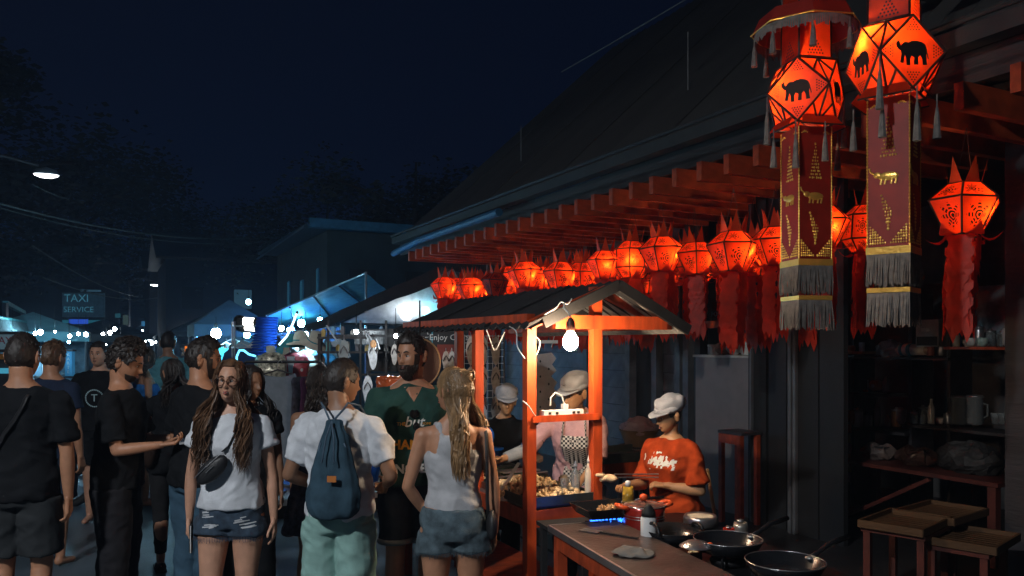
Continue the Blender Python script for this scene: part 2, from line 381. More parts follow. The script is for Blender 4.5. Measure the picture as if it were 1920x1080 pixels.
# ---- street lamps (a row along the street) and cables
def street_lamp(label, base, z, st, head=.5):
    t = thing('street_lamp', label, 'street lamp', base, ANG+PI, 'street lamps in a row')
    g = MB(); g.tube([(0, 0, 0), (0, 0, z*.6), (0, 0, z+.3)], [.07, .055, .04], 10); g.tube([(0, 0, z+.2), (-.4, 0, z+.45), (-1.1, 0, z+.3)], .03, 8); g.build('pole', mat('lamp pole steel', (.12, .12, .13), .5, .5), t)
    g = MB(); g.lathe([(.02, .16), (head*.5, .1), (head*.62, .02), (head*.62, .0)], (-1.25, 0, z+.12), 20, .5); g.build('lamp_head', mat('lamp housing', (.2, .25, .28), .5), t, True)
    g = MB(); g.lathe([(head*.6, .0), (head*.55, -.03), (head*.3, -.07), (.01, -.08)], (-1.25, 0, z+.11), 20, .5); g.build('lamp_glass', glow('street lamp light %g' % st, (.93, .97, 1), st), t, True)
def lamp_at(px, py, Y, label, st, head): 
    p = at(px, py, Y); u, d = UD(p); street_lamp(label, W(u, d-1.25), p.z-.08, st, head)
lamp_at(87, 330, 18, 'nearer lit street lamp high above the left side of the market', 6, .42)
lamp_at(292, 535, 42, 'farther lit street lamp above the middle of the street', 7, .45)
street_lamp('street lamp behind the camera, out of view, added to light the crowd', W(0.3, -5.1), 5.4, 1150, .5)  # added lamp, unseen behind the camera, lights the crowd from the front
cabm = mat('cable rubber', (.07, .1, .1), .6, bump=0)
def cable(label, a, b, sag, r=.012, m=None, n=24):
    a, b = Vector(a), Vector(b); pts = [a.lerp(b, i/n)-Vector((0, 0, sag*4*(i/n)*(1-i/n))) for i in range(n+1)]
    g = MB(); g.tube(pts, r, 5); return tag(g.build('overhead_cable', m or cabm), label, 'cable', 'overhead cables')
cable('overhead cable sagging from the left edge to the dark tree', at(-60, 365, 17), at(700, 400, 30), .95, .02)
cable('second thinner cable just under the long sagging one', at(-60, 372, 18), at(700, 408, 30), 1.0, .014)
cable('cable dropping toward the taxi service sign', at(60, 460, 20), at(260, 556, 40), .25, .018)
cable('lower cable above the taxi service sign', at(80, 520, 22), at(330, 548, 44), .5, .018)
cable('short cable below the nearer street lamp', at(60, 345, 17), at(130, 374, 19), .03, .012)
cable('thin line running up along the long roof', W(12.6, 7.4, 6.7), W(0, 7.4, 6.9), .1, .010, mat('grey wire', (.25, .25, .25), .5))
for px, y0, y1, lb in ((1290, 60, 242, 'thin rod hanging over the roof beside the elephant lanterns'), (977, 236, 360, 'thin rod standing on the long roof further off')):
    p = atD(px, 5.1, y1); q = p.copy(); q.z = p.z+(y1-y0)/FOC*p.y
    g = MB(); g.tube([p, q], .006, 5); tag(g.build('antenna_rod', mat('grey wire', (.25, .25, .25), .5)), lb, 'rod')
# ============================================================ LANTERNS
paper = thin('orange lantern paper', (.85, .05, .005), .7, pattern=True)
paper2 = thin('red tail paper', (.8, .04, .008), .55)
paper3 = thin('plain lantern paper', (.85, .055, .005), .65)
framem = mat('dark lantern frame', (.035, .008, .005), .6, bump=0)
goldm = mat('gold foil', (.85, .5, .1), .3, .6, var=.15, bump=.2)
bulbm = glow('lantern bulb', (1, .60, .28), 270)
lwire = mat('thin hanging wire', (.12, .04, .03), .6, bump=0)
def uvquad(name, pts, m):                                            # panel with its own UV square, 4 or 3 corners
    me = bpy.data.meshes.new(name); n = len(pts); me.from_pydata([tuple(p) for p in pts], [], [tuple(range(n))]); me.materials.append(m)
    uv = me.uv_layers.new(name='UVMap'); co = [(0, 0), (1, 0), (1, 1), (0, 1)] if n == 4 else [(0, 0), (1, 0), (.5, 1)]
    for i in range(n): uv.data[i].uv = co[i]
    me.update(); return me
def ringp(r, z, n, k, ph=.5): t = 2*PI*(k+ph)/n; return Vector((r*math.cos(t), r*math.sin(t), z))
def tail_mesh(w, l, seed):
    r = random.Random(seed); g = MB(); rows = 11; ph = r.random()*6
    def X(z): return .018*math.sin(z*7+ph)
    for i in range(rows):
        z = -l*i/rows; hh = l/rows*1.55; x = X(z)*.7
        for k in (-1, 0, 1) if i % 2 == 0 else (-.5, .5):
            cx = k*w/2.6; ww = w*.2; q = r.uniform(.004, .014)
            if i == rows-1: hh *= 1.3
            g.add([(cx-ww, x, z), (cx+ww, x, z), (cx+ww*1.05, x-q*.5, z-hh*.55), (cx, x-q, z-hh), (cx-ww*1.05, x-q*.5, z-hh*.55)], [(0, 1, 2, 3, 4)])
    vs = []; n = 14
    for i in range(n+1):
        z = -l*i/n; s = (1+.1*math.sin(i*2.6)); vs += [(-w/2*s, X(z), z), (w/2*s, X(z), z)]
    g.add(vs, [(2*i, 2*i+1, 2*i+3, 2*i+2) for i in range(n)])
    return g.mesh('tail', paper2)
TAILS = [tail_mesh(.13, .54, i) for i in range(3)]
sp = MB(); sp.add([(-.052, 0, 0), (.052, 0, 0), (.03, .012, .07), (0, .035, .175), (-.03, .012, .07)], [(0, 1, 2, 3, 4)]); sp.v = [(a*.8, b, c*.88) for a, b, c in sp.v]; SPIRE = sp.mesh('spire', thin('spire paper', (1, .10, .014), .6))
sp = MB(); vs = []
for i in range(6):
    t = i/5; w = .05*math.sin(PI*(.28+.72*t)) if i < 5 else .004; vs += [(-w, -(.02+.11*t), -.012-.035*math.sin(t*2.6)+.05*t*t), (w, -(.02+.11*t), -.012-.035*math.sin(t*2.6)+.05*t*t)]
sp.add(vs, [(2*i, 2*i+1, 2*i+3, 2*i+2) for i in range(5)]); PETAL = sp.mesh('petal', paper2)
def make_lantern(kind, label, lit=True, seed=0):
    t = thing('lantern', label, 'lantern', (0, 0, 0), 0, 'red paper lanterns hanging in rows under the pergola')
    n, prof = (6, [(.098, .10), (.205, 0), (.10, -.205)]) if kind == 'a' else (8, [(.10, .135), (.185, .055), (.185, -.12), (.105, -.215)])
    fr = MB()
    for b in range(len(prof)-1):
        (r0, z0), (r1, z1) = prof[b], prof[b+1]
        p = [ringp(r1, z1, n, -1), ringp(r1, z1, n, 0), ringp(r0, z0, n, 0), ringp(r0, z0, n, -1)]
        me = uvquad('panel', p, paper)
        for k in range(n): link('panel', me, t, rot=(0, 0, 2*PI*k/n))
        for k in range(n):
            a, c = ringp(r0, z0, n, k), ringp(r1, z1, n, k); fr.tube([a, c], .0062, 4); fr.tube([c, ringp(r1, z1, n, k+1)], .0062, 4)
            if b == 0: fr.tube([a, ringp(r0, z0, n, k+1)], .0048, 4)
    fr.build('frame', framem, t)
    r0, z0 = prof[0]; r1, z1 = prof[-1]
    for k in range(n):
        a = 2*PI*k/n
        if kind == 'a' or k % 2 == 0:
            c = Vector((math.cos(a), math.sin(a), 0))*r0*.87; link('spire', SPIRE, t, (c.x, c.y, z0), (0, 0, a+PI/2+PI))
            link('petal', PETAL, t, (c.x*r1/r0*.85, c.y*r1/r0*.85, z1+.012), (random.Random(seed*7+k).uniform(-.35, .35), 0, a+PI/2))
    for k in range(4):
        a = PI/2*k+.4; link('tail', TAILS[(k+seed) % 3], t, (.068*math.cos(a), .068*math.sin(a), z1+.02), (0, 0, a+PI/2))
    g = MB(); g.tube([(0, 0, z0), (.0, 0, z0+.0)], .001, 3)
    w = MB()
    for s in (-1, 1): w.tube([(s*.085, 0, z0), (s*.03, 0, z0+.2), (0, 0, .44)], .0022, 4)
    w.build('hanging_wire', lwire, t)
    if lit:
        rr = random.Random(seed); b = MB(); b.ell((rr.uniform(-.05, .05), -.112 if kind == 'a' else -.13, -.07+rr.uniform(-.03, .02)), .017, 8, 5); b.build('bulb', bulbm, t)
    else:
        b = MB(); b.ell((0, 0, -.05), .02, 8, 5); b.build('bulb', mat('dead bulb glass', (.3, .3, .28), .2), t)
    return t
PROTO = {}
near = ['nearest', 'second', 'third', 'fourth', 'fifth', 'sixth', 'seventh', 'eighth', 'ninth', 'tenth']
rows = [(4.4, 'street side row', [.622, .744, .851, .9606, 1.0695, 1.172, 1.2755, 1.37, 1.466, 1.577], 'aaaaaaaaaa'),
        (4.92, 'middle row', [.700, .822, .915, 1.01, 1.105, 1.2, 1.29, 1.39, 1.49], 'babababba'),
        (4.62, 'close set second row', [.797, .905, 1.015, 1.12, 1.224, 1.325, 1.42, 1.52], 'aabaabab'),
        (5.15, 'fourth row', [.76, .86, .95, 1.04, 1.13, 1.22, 1.31, 1.4], 'abaabaab'),
        (5.4, 'inner row', [.812, .9, .985, 1.07, 1.15, 1.235, 1.32, 1.41], 'abaababa')]
for ri, (D, rn, inv, kinds) in enumerate(rows):
    for i, (q, kd) in enumerate(zip(inv, kinds)):
        px = 200+1000/q; p = atD(px, D); z = 2.56+.045*math.sin(i*2.3+ri*1.7)
        unlit = ri == 0 and i == 7
        lb = f'{near[i]} glowing {"hexagonal" if kd == "a" else "drum shaped"} red lantern of the {rn} from the front'
        if unlit: lb = 'the only unlit dark lantern in the street side row'
        if ri == 0 and i == 0: lb = 'red lantern hanging alone at the right of the two tall elephant lanterns'
        key = kd+str((i+ri) % 3)+str(unlit)
        if key not in PROTO: o = PROTO[key] = make_lantern(kd, lb, not unlit, (i+ri) % 3)
        else: o = copy_tree(PROTO[key]); o['label'] = lb
        o.location = (p.x, p.y, z); o.rotation_euler = (.05*math.sin(i*1.9+ri), .05*math.cos(i*2.7+ri), ANG+.5*math.sin(i*3.1+ri*2)); q_ = .97+.07*math.sin(i*4.3+ri*3); o.scale = (q_, q_, q_)

# ---- tall elephant lanterns
cpaper = thin('thick red paper', (.36, .022, .010), .25)
fringe_m = mat('grey yarn', (.17, .155, .145), .95, var=.35, vs=30, bump=0)
EL = [(-.5, .28), (-.46, .31), (-.43, .22), (-.40, .13), (-.35, .21), (-.27, .27), (-.15, .25), (-.05, .30), (.1, .31), (.25, .27), (.36, .2), (.42, .08), (.46, -.1), (.49, -.24), (.45, -.22), (.415, -.06), (.40, -.17), (.42, -.35), (.44, -.42), (.3, -.42), (.29, -.25), (.22, -.12), (.15, -.2), (.15, -.42), (.02, -.42), (.03, -.2), (-.06, -.14), (-.11, -.25), (-.10, -.44), (-.22, -.44), (-.23, -.22), (-.27, -.12), (-.30, -.25), (-.32, -.38), (-.42, -.36), (-.38, -.1), (-.4, .0), (-.47, .04), (-.54, .13), (-.55, .23)]
printm = mat('black print', (.012, .006, .004), .7, bump=0)
def fringe(g, hw, z0, l, n, seed, splay=.012):
    r = random.Random(seed)
    for s in range(4):
        R = Matrix.Rotation(PI/2*s, 3, 'Z')
        for i in range(n):
            x = -hw+2*hw*(i+.5)/n; w = hw/n*1.15; q = l*r.uniform(.9, 1.05); dx = r.uniform(-.008, .008); o = splay*r.uniform(.2, 1)
            a = [R@Vector(v) for v in ((x-w, -hw, z0), (x+w, -hw, z0), (x+w*.7+dx, -hw-o, z0-q*.6), (x+w*.6+dx*1.6, -hw-o*.7, z0-q), (x-w*.6+dx*1.6, -hw-o*.7, z0-q), (x-w*.7+dx, -hw-o, z0-q*.6))]
            g.add(a, [(0, 1, 2, 5), (5, 2, 3, 4)])
def tassel(g, c, l):
    c = Vector(c); g.tube([c, c-Vector((0, 0, l*.35))], .004, 5); g.tube([c-Vector((0, 0, l*.3)), c-Vector((0, 0, l*.5)), c-Vector((0, 0, l))], [.006, .012, .020], 7)
def elephant_lantern(label, px, Dd, zc, rot, seed, canopy, bulb_off):
    p = atD(px, Dd); rot = math.atan2(-p.y, -p.x)+math.radians(rot); t = thing('elephant_lantern', label, 'lantern', (p.x, p.y, zc), rot, 'tall lanterns with elephant prints'); s = .17; c = .1
    V = lambda x, y, z: Vector((x*s, y*s, z*s*1.05))
    fr = MB(); bars = set()
    def bar(a, b):
        k = tuple(sorted((tuple(round(q, 4) for q in a), tuple(round(q, 4) for q in b))))
        if k not in bars: bars.add(k); fr.tube([a, b], .0065, 4)
    R4 = [Matrix.Rotation(PI/2*k, 3, 'Z') for k in range(4)]
    dia = [V(1, -1, 0), V(1, 0, 1), V(1, 1, 0), V(1, 0, -1)]
    dm = MB(); dm.add([q*.995 for q in dia], [(0, 3, 2, 1)]); dmm = dm.mesh('panel', paper3)
    e = MB(); e.slab([(s+.004, q[0]*s*.95, q[1]*s*.95) for q in EL], .0015); em = e.mesh('elephant_print', printm)
    pr = MB(); rr = random.Random(seed)
    for cx, cz in ((0, 1), (0, -1), (1, 0), (-1, 0)):                  # lace like print in the four corners of the diamond
        for i in range(5):
            for j in range(i+1):
                d = .9-.07*i; o = (j-i/2)*.085; yy, zz = (o, cz*d) if cx == 0 else (cx*d, o)
                pr.add([(s+.003, (yy-.03)*s, zz*s), (s+.003, yy*s, (zz-.032)*s), (s+.003, (yy+.03)*s, zz*s), (s+.003, yy*s, (zz+.032)*s)], [(0, 1, 2, 3)])
    prm = pr.mesh('corner_print', printm)
    tri = {}
    for up in (1, -1):
        q = [V(1, 1, 0), V(1, 0, up), V(0, 1, up)]; tm = MB(); tm.add([a*.99 for a in q], [(0, 1, 2) if up > 0 else (0, 2, 1)]); tri[up] = (tm.mesh('panel', paper3), q)
    # lower panels are pushed out in small raised pyramids, as folded paper
    for k in range(4):
        a = PI/2*k
        link('panel', dmm, t, rot=(0, 0, a)); link('elephant_print', em, t, rot=(0, 0, a)); link('corner_print', prm, t, rot=(0, 0, a))
        for up in (1, -1): link('panel', tri[up][0], t, rot=(0, 0, a))
        for i in range(4): bar(R4[k]@dia[i], R4[k]@dia[(i+1) % 4])
        for up in (1, -1):
            q = [R4[k]@w for w in tri[up][1]]; bar(q[1], q[2]); m_ = (q[1]+q[2])/2; bar(q[0], m_)
            bar(q[0].lerp(q[1], .5), m_) ; bar(q[0].lerp(q[2], .5), m_)
    # skirt flaps under the body
    sk = MB(); sk.add([(-.09, -.128, -.13), (.09, -.128, -.13), (.125, -.175, -.205), (-.125, -.175, -.205)], [(0, 3, 2, 1)]); skm = sk.mesh('skirt_flap', paper3)
    for k in range(4):
        link('skirt_flap', skm, t, rot=(0, 0, PI/4+PI/2*k)); Rk = Matrix.Rotation(PI/4+PI/2*k, 3, 'Z')
        fr.tube([Rk@Vector((-.125, -.175, -.205)), Rk@Vector((.125, -.175, -.205))], .005, 4)
    fr.build('frame', framem, t)
    # upper box and lower column, both square, turned 45 degrees to the elephants
    Q = Matrix.Rotation(PI/4, 4, 'Z')
    up = MB(); up.X = Q
    for k in range(4):
        Rk = Matrix.Rotation(PI/2*k, 3, 'Z'); up.add([Rk@Vector(v) for v in ((-c, -c, .18), (c, -c, .18), (c*.95, -c*.95, .62), (-c*.95, -c*.95, .62))], [(0, 1, 2, 3)])
    up.build('upper_box', paper3, t)
    uf = MB(); uf.X = Q
    for sx in (-1, 1):
        for sy in (-1, 1): uf.tube([(sx*c, sy*c, .17), (sx*c*.95, sy*c*.95, .62)], .006, 4)
    for k in range(4):
        Rk = Matrix.Rotation(PI/2*k, 3, 'Z'); uf.tube([Rk@Vector((-c, -c, .19)), Rk@Vector((c, -c, .19))], .009, 4)
        for i in range(6):
            for j in range(6-i):
                x = (j-(5-i)/2)*.018; z = .215+i*.017; a = [Rk@Vector(w) for w in ((x-.006, -c-.001+i*.0001, z), (x, -c-.001, z-.007), (x+.006, -c-.001, z), (x, -c-.001, z+.007))]; uf.add(a, [(0, 1, 2, 3)])
    uf.build('upper_frame', framem, t)
    zb, zt = -.95, -.2
    co = MB(); co.X = Q; co.box((0, 0, (zb+zt)/2), (2*c, 2*c, zt-zb)); co.build('column', cpaper, t)
    go = MB(); go.X = Q
    for sx in (-1, 1):
        for sy in (-1, 1):
            for i in range(46): go.ell((sx*c*1.0, sy*c*1.0, zb+(zt-zb)*(i+.5)/46), (.005, .005, .009), 5, 4)
    go.build('gold_edging', goldm, t)
    orn = MB()
    def blob(x, z, r1=.006): orn.ell((x, -c-.001, z), (r1*rr.uniform(.6, 1.2), .004, r1*rr.uniform(.7, 1.5)), 6, 4)
    for i in range(11):                                              # upward triangle, animal, downward triangle, corners
        for j in range(1+i//2):
            blob((j-(i//2)/2)*.013+rr.uniform(-.003, .003), -.30-i*.019, .0055)
            blob((j-((10-i)//2)/2)*.013 if j <= (10-i)//2 else 0, -.69-i*.017, .006)
    orn.ell((.0, -c, -.595), (.05, .007, .022), 10, 6); orn.ell((-.052, -c, -.585), (.02, .007, .016), 8, 5)
    for x in (-.03, -.01, .02, .04): orn.tube([(x, -c, -.605), (x-.006, -c, -.635)], .006, 5)
    orn.tube([(-.065, -c, -.58), (-.085, -c, -.565), (-.09, -c, -.545)], .005, 5)
    for sx in (-1, 1):
        for i in range(7):
            for j in range(7-i): blob(sx*(.085-.012*j), -.93+.014*i, .0055)
        for i in range(5): blob(sx*(.05+.008*i), -.235+.005*math.sin(i), .005)
    om = orn.mesh('gold_ornament', goldm)
    for k in range(4): tag(link('gold_ornament', om, t, rot=(0, 0, PI/4+PI/2*k)), kind='stuff')
    for i, (za, hw) in enumerate(((zb-.0, c), (zb-.2, c*.97))):
        bnd = MB(); bnd.X = Q; bnd.box((0, 0, za-.018), (2*hw+.012, 2*hw+.012, .036 if i == 0 else .024)); bnd.build('gold_band', goldm, t)
        f = MB(); f.X = Q; fringe(f, hw+.004, za-.032, .165, 30, seed+i); fringe(f, hw-.004, za-.032, .155, 26, seed+i+9, .004); f.build('fringe', fringe_m, t)
    for k in range(4):
        ts = MB()
        a = PI/2*k; tassel(ts, (1.414*s*math.cos(a+PI/4), 1.414*s*math.sin(a+PI/4), -.02) if k % 2 else (s*1.2*math.cos(a), s*1.2*math.sin(a), -.18), .27)
        ts.build('tassel', fringe_m, t); ts = MB(); a += PI/4; tassel(ts, (.2*math.cos(a), .2*math.sin(a), -.2), .22)
        ts.build('tassel', fringe_m, t)
    if canopy:
        cn = MB(); n = 8; r0 = .30
        for k in range(n): cn.add([ringp(r0, .37, n, k), ringp(r0, .37, n, k+1), ringp(r0*.86, .46, n, k+1), ringp(r0*.86, .46, n, k)], [(0, 1, 2, 3)])
        cn.add([ringp(r0*.86, .46, n, k) for k in range(n)], [tuple(range(n))]); cn.build('canopy', cpaper, t)
        ge = MB()
        for k in range(n): ge.tube([ringp(r0+.004, .372, n, k), ringp(r0+.004, .372, n, k+1)], .005, 4)
        ge.build('gold_trim', goldm, t)
        f = MB()
        for i in range(150):
            a = 2*PI*i/150; q = r0*.95; l = .06*rr.uniform(.7, 1.2); p0 = Vector((q*math.cos(a), q*math.sin(a), .368)); dv = Vector((-math.sin(a), math.cos(a), 0))*.006
            f.add([p0-dv, p0+dv, p0+dv*.8-Vector((0, 0, l)), p0-dv*.8-Vector((0, 0, l))], [(0, 1, 2, 3)])
        for k in range(n): tassel(f, ringp(r0*.95, .36, n, k), .17)
        f.build('canopy_fringe', fringe_m, t)
    b = MB(); b.ell(bulb_off, .024, 12, 8); b.build('bulb', glow('elephant lantern bulb', (1, .7, .4), 340), t)
    h = MB(); h.tube([(0, 0, .62), (0, 0, .80)], .006, 5); h.build('hanging_cord', lwire, t)
    br = MB(); br.bar((0, 0, 3.98), (1.6, 0, 3.98), .06, .09); u, d = UD(p); o = br.build('bracket_beam', dark_wood, None, loc=W(u, d-.1), rot=(0, 0, ANG)); tag(o, 'wooden beam that carries the '+('left' if canopy else 'right')+' elephant lantern out from the roof', 'beam', 'lantern beams')
elephant_lantern('tall red lantern with elephant prints, grey fringe and a fringed canopy on top', 1511, 3.6, 3.17, -15, 5, True, (.045, -.14, .05))
elephant_lantern('tall red lantern with elephant prints beside the lone hexagonal lantern, no canopy', 1676, 3.6, 3.18, 30, 8, False, (.0, -.12, .11))

# ============================================================ FOOD CART
CU, CD = 3.793, 2.028
cart_o = W(CU, CD)
def CL(x, y, z): return W(CU+y, CD+x, z)
C = thing('food_cart', 'orange wooden food cart with gabled black roof, posts and a table', 'food cart', cart_o, ANG)
def part(name, fn, m, parent, smooth=False): g = MB(); fn(g); return g.build(name, m, parent, smooth)
for x, y in ((0, 0), (0, .67), (0, 1.95), (.42, 1.95)): part('post', lambda g: g.box((x, y, .92), (.055, .055, 1.84)), cart_paint, C)
part('post', lambda g: g.box((.42, 0, 1.03), (.055, .055, 2.06)), cart_paint, C)
part('tie_beam', lambda g: g.box((.505, -.036, 1.86), (.75, .04, .075)), cart_paint, C)
part('eave_beam', lambda g: g.box((-.002, .98, 1.872), (.05, 2.0, .06)), cart_paint, C)
part('eave_beam', lambda g: g.box((.9, .98, 1.862), (.055, 2.03, .075)), cart_paint, C)
part('rafter', lambda g: (g.bar((-.02, -.03, 1.84), (.46, -.03, 2.045), .04, .05)), cart_paint, C)
part('rafter', lambda g: (g.bar((.52, .1, 2.045), (1.0, .1, 1.84), .04, .05)), cart_paint, C)
part('table_rail', lambda g: g.box((.21, -.012, .80), (.40, .03, .09)), red_paint, C)
part('table_rail', lambda g: g.box((.0, 1.0, .80), (.03, 1.9, .09)), red_paint, C)
part('table_top', lambda g: g.box((.26, .985, .853), (.52, 1.95, .02)), mat('worn tin', (.22, .22, .2), .45, .5), C)
part('lower_shelf', lambda g: g.box((.2, 1.0, .35), (.44, 1.9, .03)), red_paint, C)
part('shelf', lambda g: (g.box((.21, .0, 1.335), (.40, .07, .02)), g.box((.21, -.037, 1.337), (.42, .012, .035))), cart_paint, C)
rs = [(-.07, 1.835), (.5, 2.085), (1.0, 1.83)]
roofdark = mat('black corrugated sheet', (.022, .022, .024), .75, .2, bump=.3)
for k in (0, 1):
    (xa, za), (xb, zb) = rs[k], rs[k+1]
    for j in range(4):
        g = MB(); y0, y1 = -.12+j*.545, -.12+(j+1)*.545+.03; n = 12; top = []; 
        vs = []; fs = []
        for i in range(n+1):
            y = y0+(y1-y0)*i/n; h = .009*math.sin(i*PI)+.010*math.cos(i*PI)+(.006 if j % 2 else 0)
            vs += [(xa, y, za+h), (xb, y, zb+h), (xb, y, zb+h-.01), (xa, y, za+h-.01)]
        for i in range(n):
            a = i*4
            for q in range(4): fs.append((a+q, a+4+q, a+4+(q+1) % 4, a+(q+1) % 4))
        fs += [(3, 2, 1, 0), (n*4, n*4+1, n*4+2, n*4+3)]
        g.add(vs, fs); g.build('roof_sheet', roofdark, C)
g = MB(); g.bar((.02, -.115, 1.852), (.5, -.115, 2.066), .02, .06); g.bar((.5, -.115, 2.066), (.99, -.115, 1.82), .02, .06); g.build('rake_board', blackboard, C)
plaster = mat('grey fibre board', (.38, .38, .37), .9, var=.35, vs=30, bump=.4)
for k in (0, 1):
    (xa, za), (xb, zb) = rs[k], rs[k+1]; g = MB(); g.add([(xa+.03, -.1, za-.012), (xb, -.1, zb-.03), (xb, 2.05, zb-.03), (xa+.03, 2.05, za-.012)], [(0, 1, 2, 3)]); g.build('ceiling_board', plaster, C)
g = MB(); g.add([(.06, .6, 1.86), (.94, .6, 1.86), (.5, .6, 2.05)], [(0, 1, 2)]); g.build('gable_board', dark_wood, C)
# bulb on its cord
t = thing('hanging_bulb', 'bright white bulb in a brown socket hanging at the front of the orange cart', 'light bulb', CL(.125, -.22, 0))
part('bulb', lambda g: g.lathe([(.004, 1.705), (.022, 1.711), (.036, 1.727), (.041, 1.748), (.037, 1.77), (.024, 1.793), (.018, 1.80)], n=20), glow('cart bulb', (1, .72, .46), 520), t, True)
part('socket', lambda g: g.lathe([(.02, 1.802), (.024, 1.815), (.023, 1.85), (.015, 1.868), (.008, 1.878)], n=14), mat('bakelite', (.09, .03, .02), .4), t, True)
part('cord', lambda g: g.tube([(0, 0, 1.875), (-.01, 0, 1.9), (-.035, .02, 1.93), (-.03, .03, 1.955)], .005, 6), white_wire, t, True)
def wire(label, pts, r=.0035, m=white_wire, name='electric_wire', grp='loose electric wires on the cart'):
    g = MB(); P_ = [Vector(p) for p in pts]; out = []
    for i in range(len(P_)-1):
        a, b = P_[i], P_[i+1]; a0 = P_[max(i-1, 0)]; b1 = P_[min(i+2, len(P_)-1)]
        for k in range(6):
            s = k/6; out.append(.5*((2*a)+(-a0+b)*s+(2*a0-5*a+4*b-b1)*s*s+(-a0+3*a-3*b+b1)*s**3))
    out.append(P_[-1]); g.tube(out, r, 5); return tag(g.build(name, m, smooth=True), label, 'wire', grp)
wire('white wire looping down from the left eave of the cart', [at(912, 618, 4.6), at(920, 640, 4.6), at(928, 657, 4.62), at(938, 640, 4.6), at(946, 622, 4.6)])
wire('white wire hanging from the eave to the near post of the cart', [at(955, 612, 4.35), at(968, 622, 4.33), at(970, 650, 4.3), at(984, 672, 4.26)])
wire('white wire between the two front posts beside the bulb', [at(1003, 630, 4.3), at(1012, 640, 4.3), at(1010, 655, 4.3), at(1004, 668, 4.3)])
wire('white plug wire at the near post above the shelf', [at(980, 752, 4.22), at(990, 760, 4.22), at(1000, 775, 4.25), at(1006, 782, 4.3)])
wire('twisted white wire along the gable near the bulb', [at(1020, 590, 4.2), at(1035, 582, 4.2), at(1045, 575, 4.2), at(1052, 566, 4.22), at(1064, 570, 4.2), at(1072, 560, 4.24)])
wire('white wire at the far end of the cart eave', [at(1330-72, 608, 4.7), at(1266, 615, 4.7), at(1272, 622, 4.7)])
t = thing('power_strip', 'white power strip with a plug on the cart shelf', 'power strip', CL(.2, .0, 1.345), ANG)
part('case', lambda g: g.box((0, 0, .017), (.25, .055, .034)), white_paint, t)
part('plug', lambda g: (g.box((.02, 0, .05), (.03, .03, .03)), g.tube([(.02, 0, .06), (.0, 0, .11), (-.04, 0, .13), (-.07, 0, .10), (-.07, 0, .06)], .004, 6)), white_wire, t)
for i in range(4): part('socket_hole', lambda g: g.box((-.09+i*.045 if i < 2 else .0+i*.03, -.0305, .02), (.015, .004, .012)), blackboard, t)

# food trays and heaps
traym = mat('scratched tray steel', (.12, .14, .13), .35, .8, var=.3)
def tray(label, c, w, d, h, m=traym):
    t = thing('food_tray', label, 'tray', c, ANG, 'steel food trays on the cart')
    g = MB(); g.box((0, 0, .004), (w, d, .008)); g.build('base', m, t)
    g = MB()
    for sx in (-1, 1): g.bar((sx*w/2, -d/2, h/2), (sx*w/2, d/2, h/2), .006, h)
    for sy in (-1, 1): g.bar((-w/2, sy*d/2, h/2), (w/2, sy*d/2, h/2), .006, h)
    g.build('rim', m, t); return t
tray('black tray heaped with pale fried food at the near end of the cart', CL(.2, .13, .865), .43, .3, .05)
tray('shallow steel tray with pale food behind the near tray', CL(.22, .47, .865), .42, .32, .04)
tray('long steel tray with greens in the middle of the cart table', CL(.26, .85, .865), .46, .36, .045)
tray('farthest tray on the cart table', CL(.26, 1.35, .865), .46, .5, .045)
foodm = mat('golden fried dough', (.8, .58, .34), .55, var=.45, vs=40, bump=.6, bs=90)
def heap(label, c, rx, ry, h, n, m, s=.02, seed=1, cat='food', name='fried_food'):
    r = random.Random(seed); g = MB()
    for i in range(n):
        a = r.random()*2*PI; q = r.random()**.6; x, y = q*math.cos(a)*rx, q*math.sin(a)*ry; z = h*(1-q*q)*r.uniform(.55, 1)+s*.4
        R_ = Euler((r.random()*3, r.random()*3, r.random()*3)).to_matrix(); k = len(g.v)
        g.ell((x, y, z), (s*r.uniform(.7, 1.8), s*r.uniform(.5, 1.1), s*r.uniform(.35, .7)), 9, 6, R_)
        for j in range(k, len(g.v)): v = Vector(g.v[j]); g.v[j] = tuple(v+noise.noise_vector(v*55)*s*.45)
    o = g.build(name, m, None, True, c, (0, 0, ANG)); return tag(o, label, cat, 'heaps of food on the cart', 'stuff')
heap('heap of pale fried food on the near tray', CL(.25, .12, .873), .17, .12, .05, 90, foodm, .02, 3)
heap('taller heap of fried food at the left near corner', CL(.08, .33, .873), .12, .16, .09, 80, foodm, .022, 4)
heap('flat spread of fried food behind the near heap', CL(.27, .47, .873), .15, .13, .05, 70, foodm, .02, 5)
heap('small heap of pale dough on the far tray', CL(.12, .85, .873), .12, .12, .05, 50, mat('pale dough', (.75, .66, .5), .7), .02, 6)
heap('green vegetables on the far tray', CL(.32, .9, .873), .1, .12, .04, 60, mat('greens', (.08, .2, .07), .6), .016, 7)
# things on the table
def bottle(label, c, r, h, body, capm, name='sauce_bottle', grp='bottles and jars on the cart', content=None):
    t = thing(name, label, 'bottle', c, ANG, grp)
    part('body', lambda g: g.lathe([(r*.9, 0), (r, .01), (r, h*.7), (r*.8, h*.8), (r*.35, h*.9), (r*.35, h)], n=16), body, t, True)
    part('cap', lambda g: g.lathe([(r*.42, h), (r*.42, h*1.07), (r*.2, h*1.1), (r*.12, h*1.2)], n=12), capm, t, True); return t
clearp = mat('clear plastic', (.75, .8, .82), .12, trans=.75, var=0, bump=0)
bottle('clear squeeze bottle standing by the right front post', CL(.35, .1, .873), .028, .17, clearp, white_paint)
bottle('tall white tube at the right front post', CL(.385, .02, .873), .02, .2, mat('cream plastic', (.7, .62, .5), .4), white_paint)
t = thing('toothpick_jar', 'glass jar packed with wooden picks beside the squeeze bottle', 'jar', CL(.285, .12, .873), ANG)
part('jar', lambda g: g.lathe([(.028, 0), (.03, .01), (.03, .11)], n=14, caps=False), clearp, t, True)
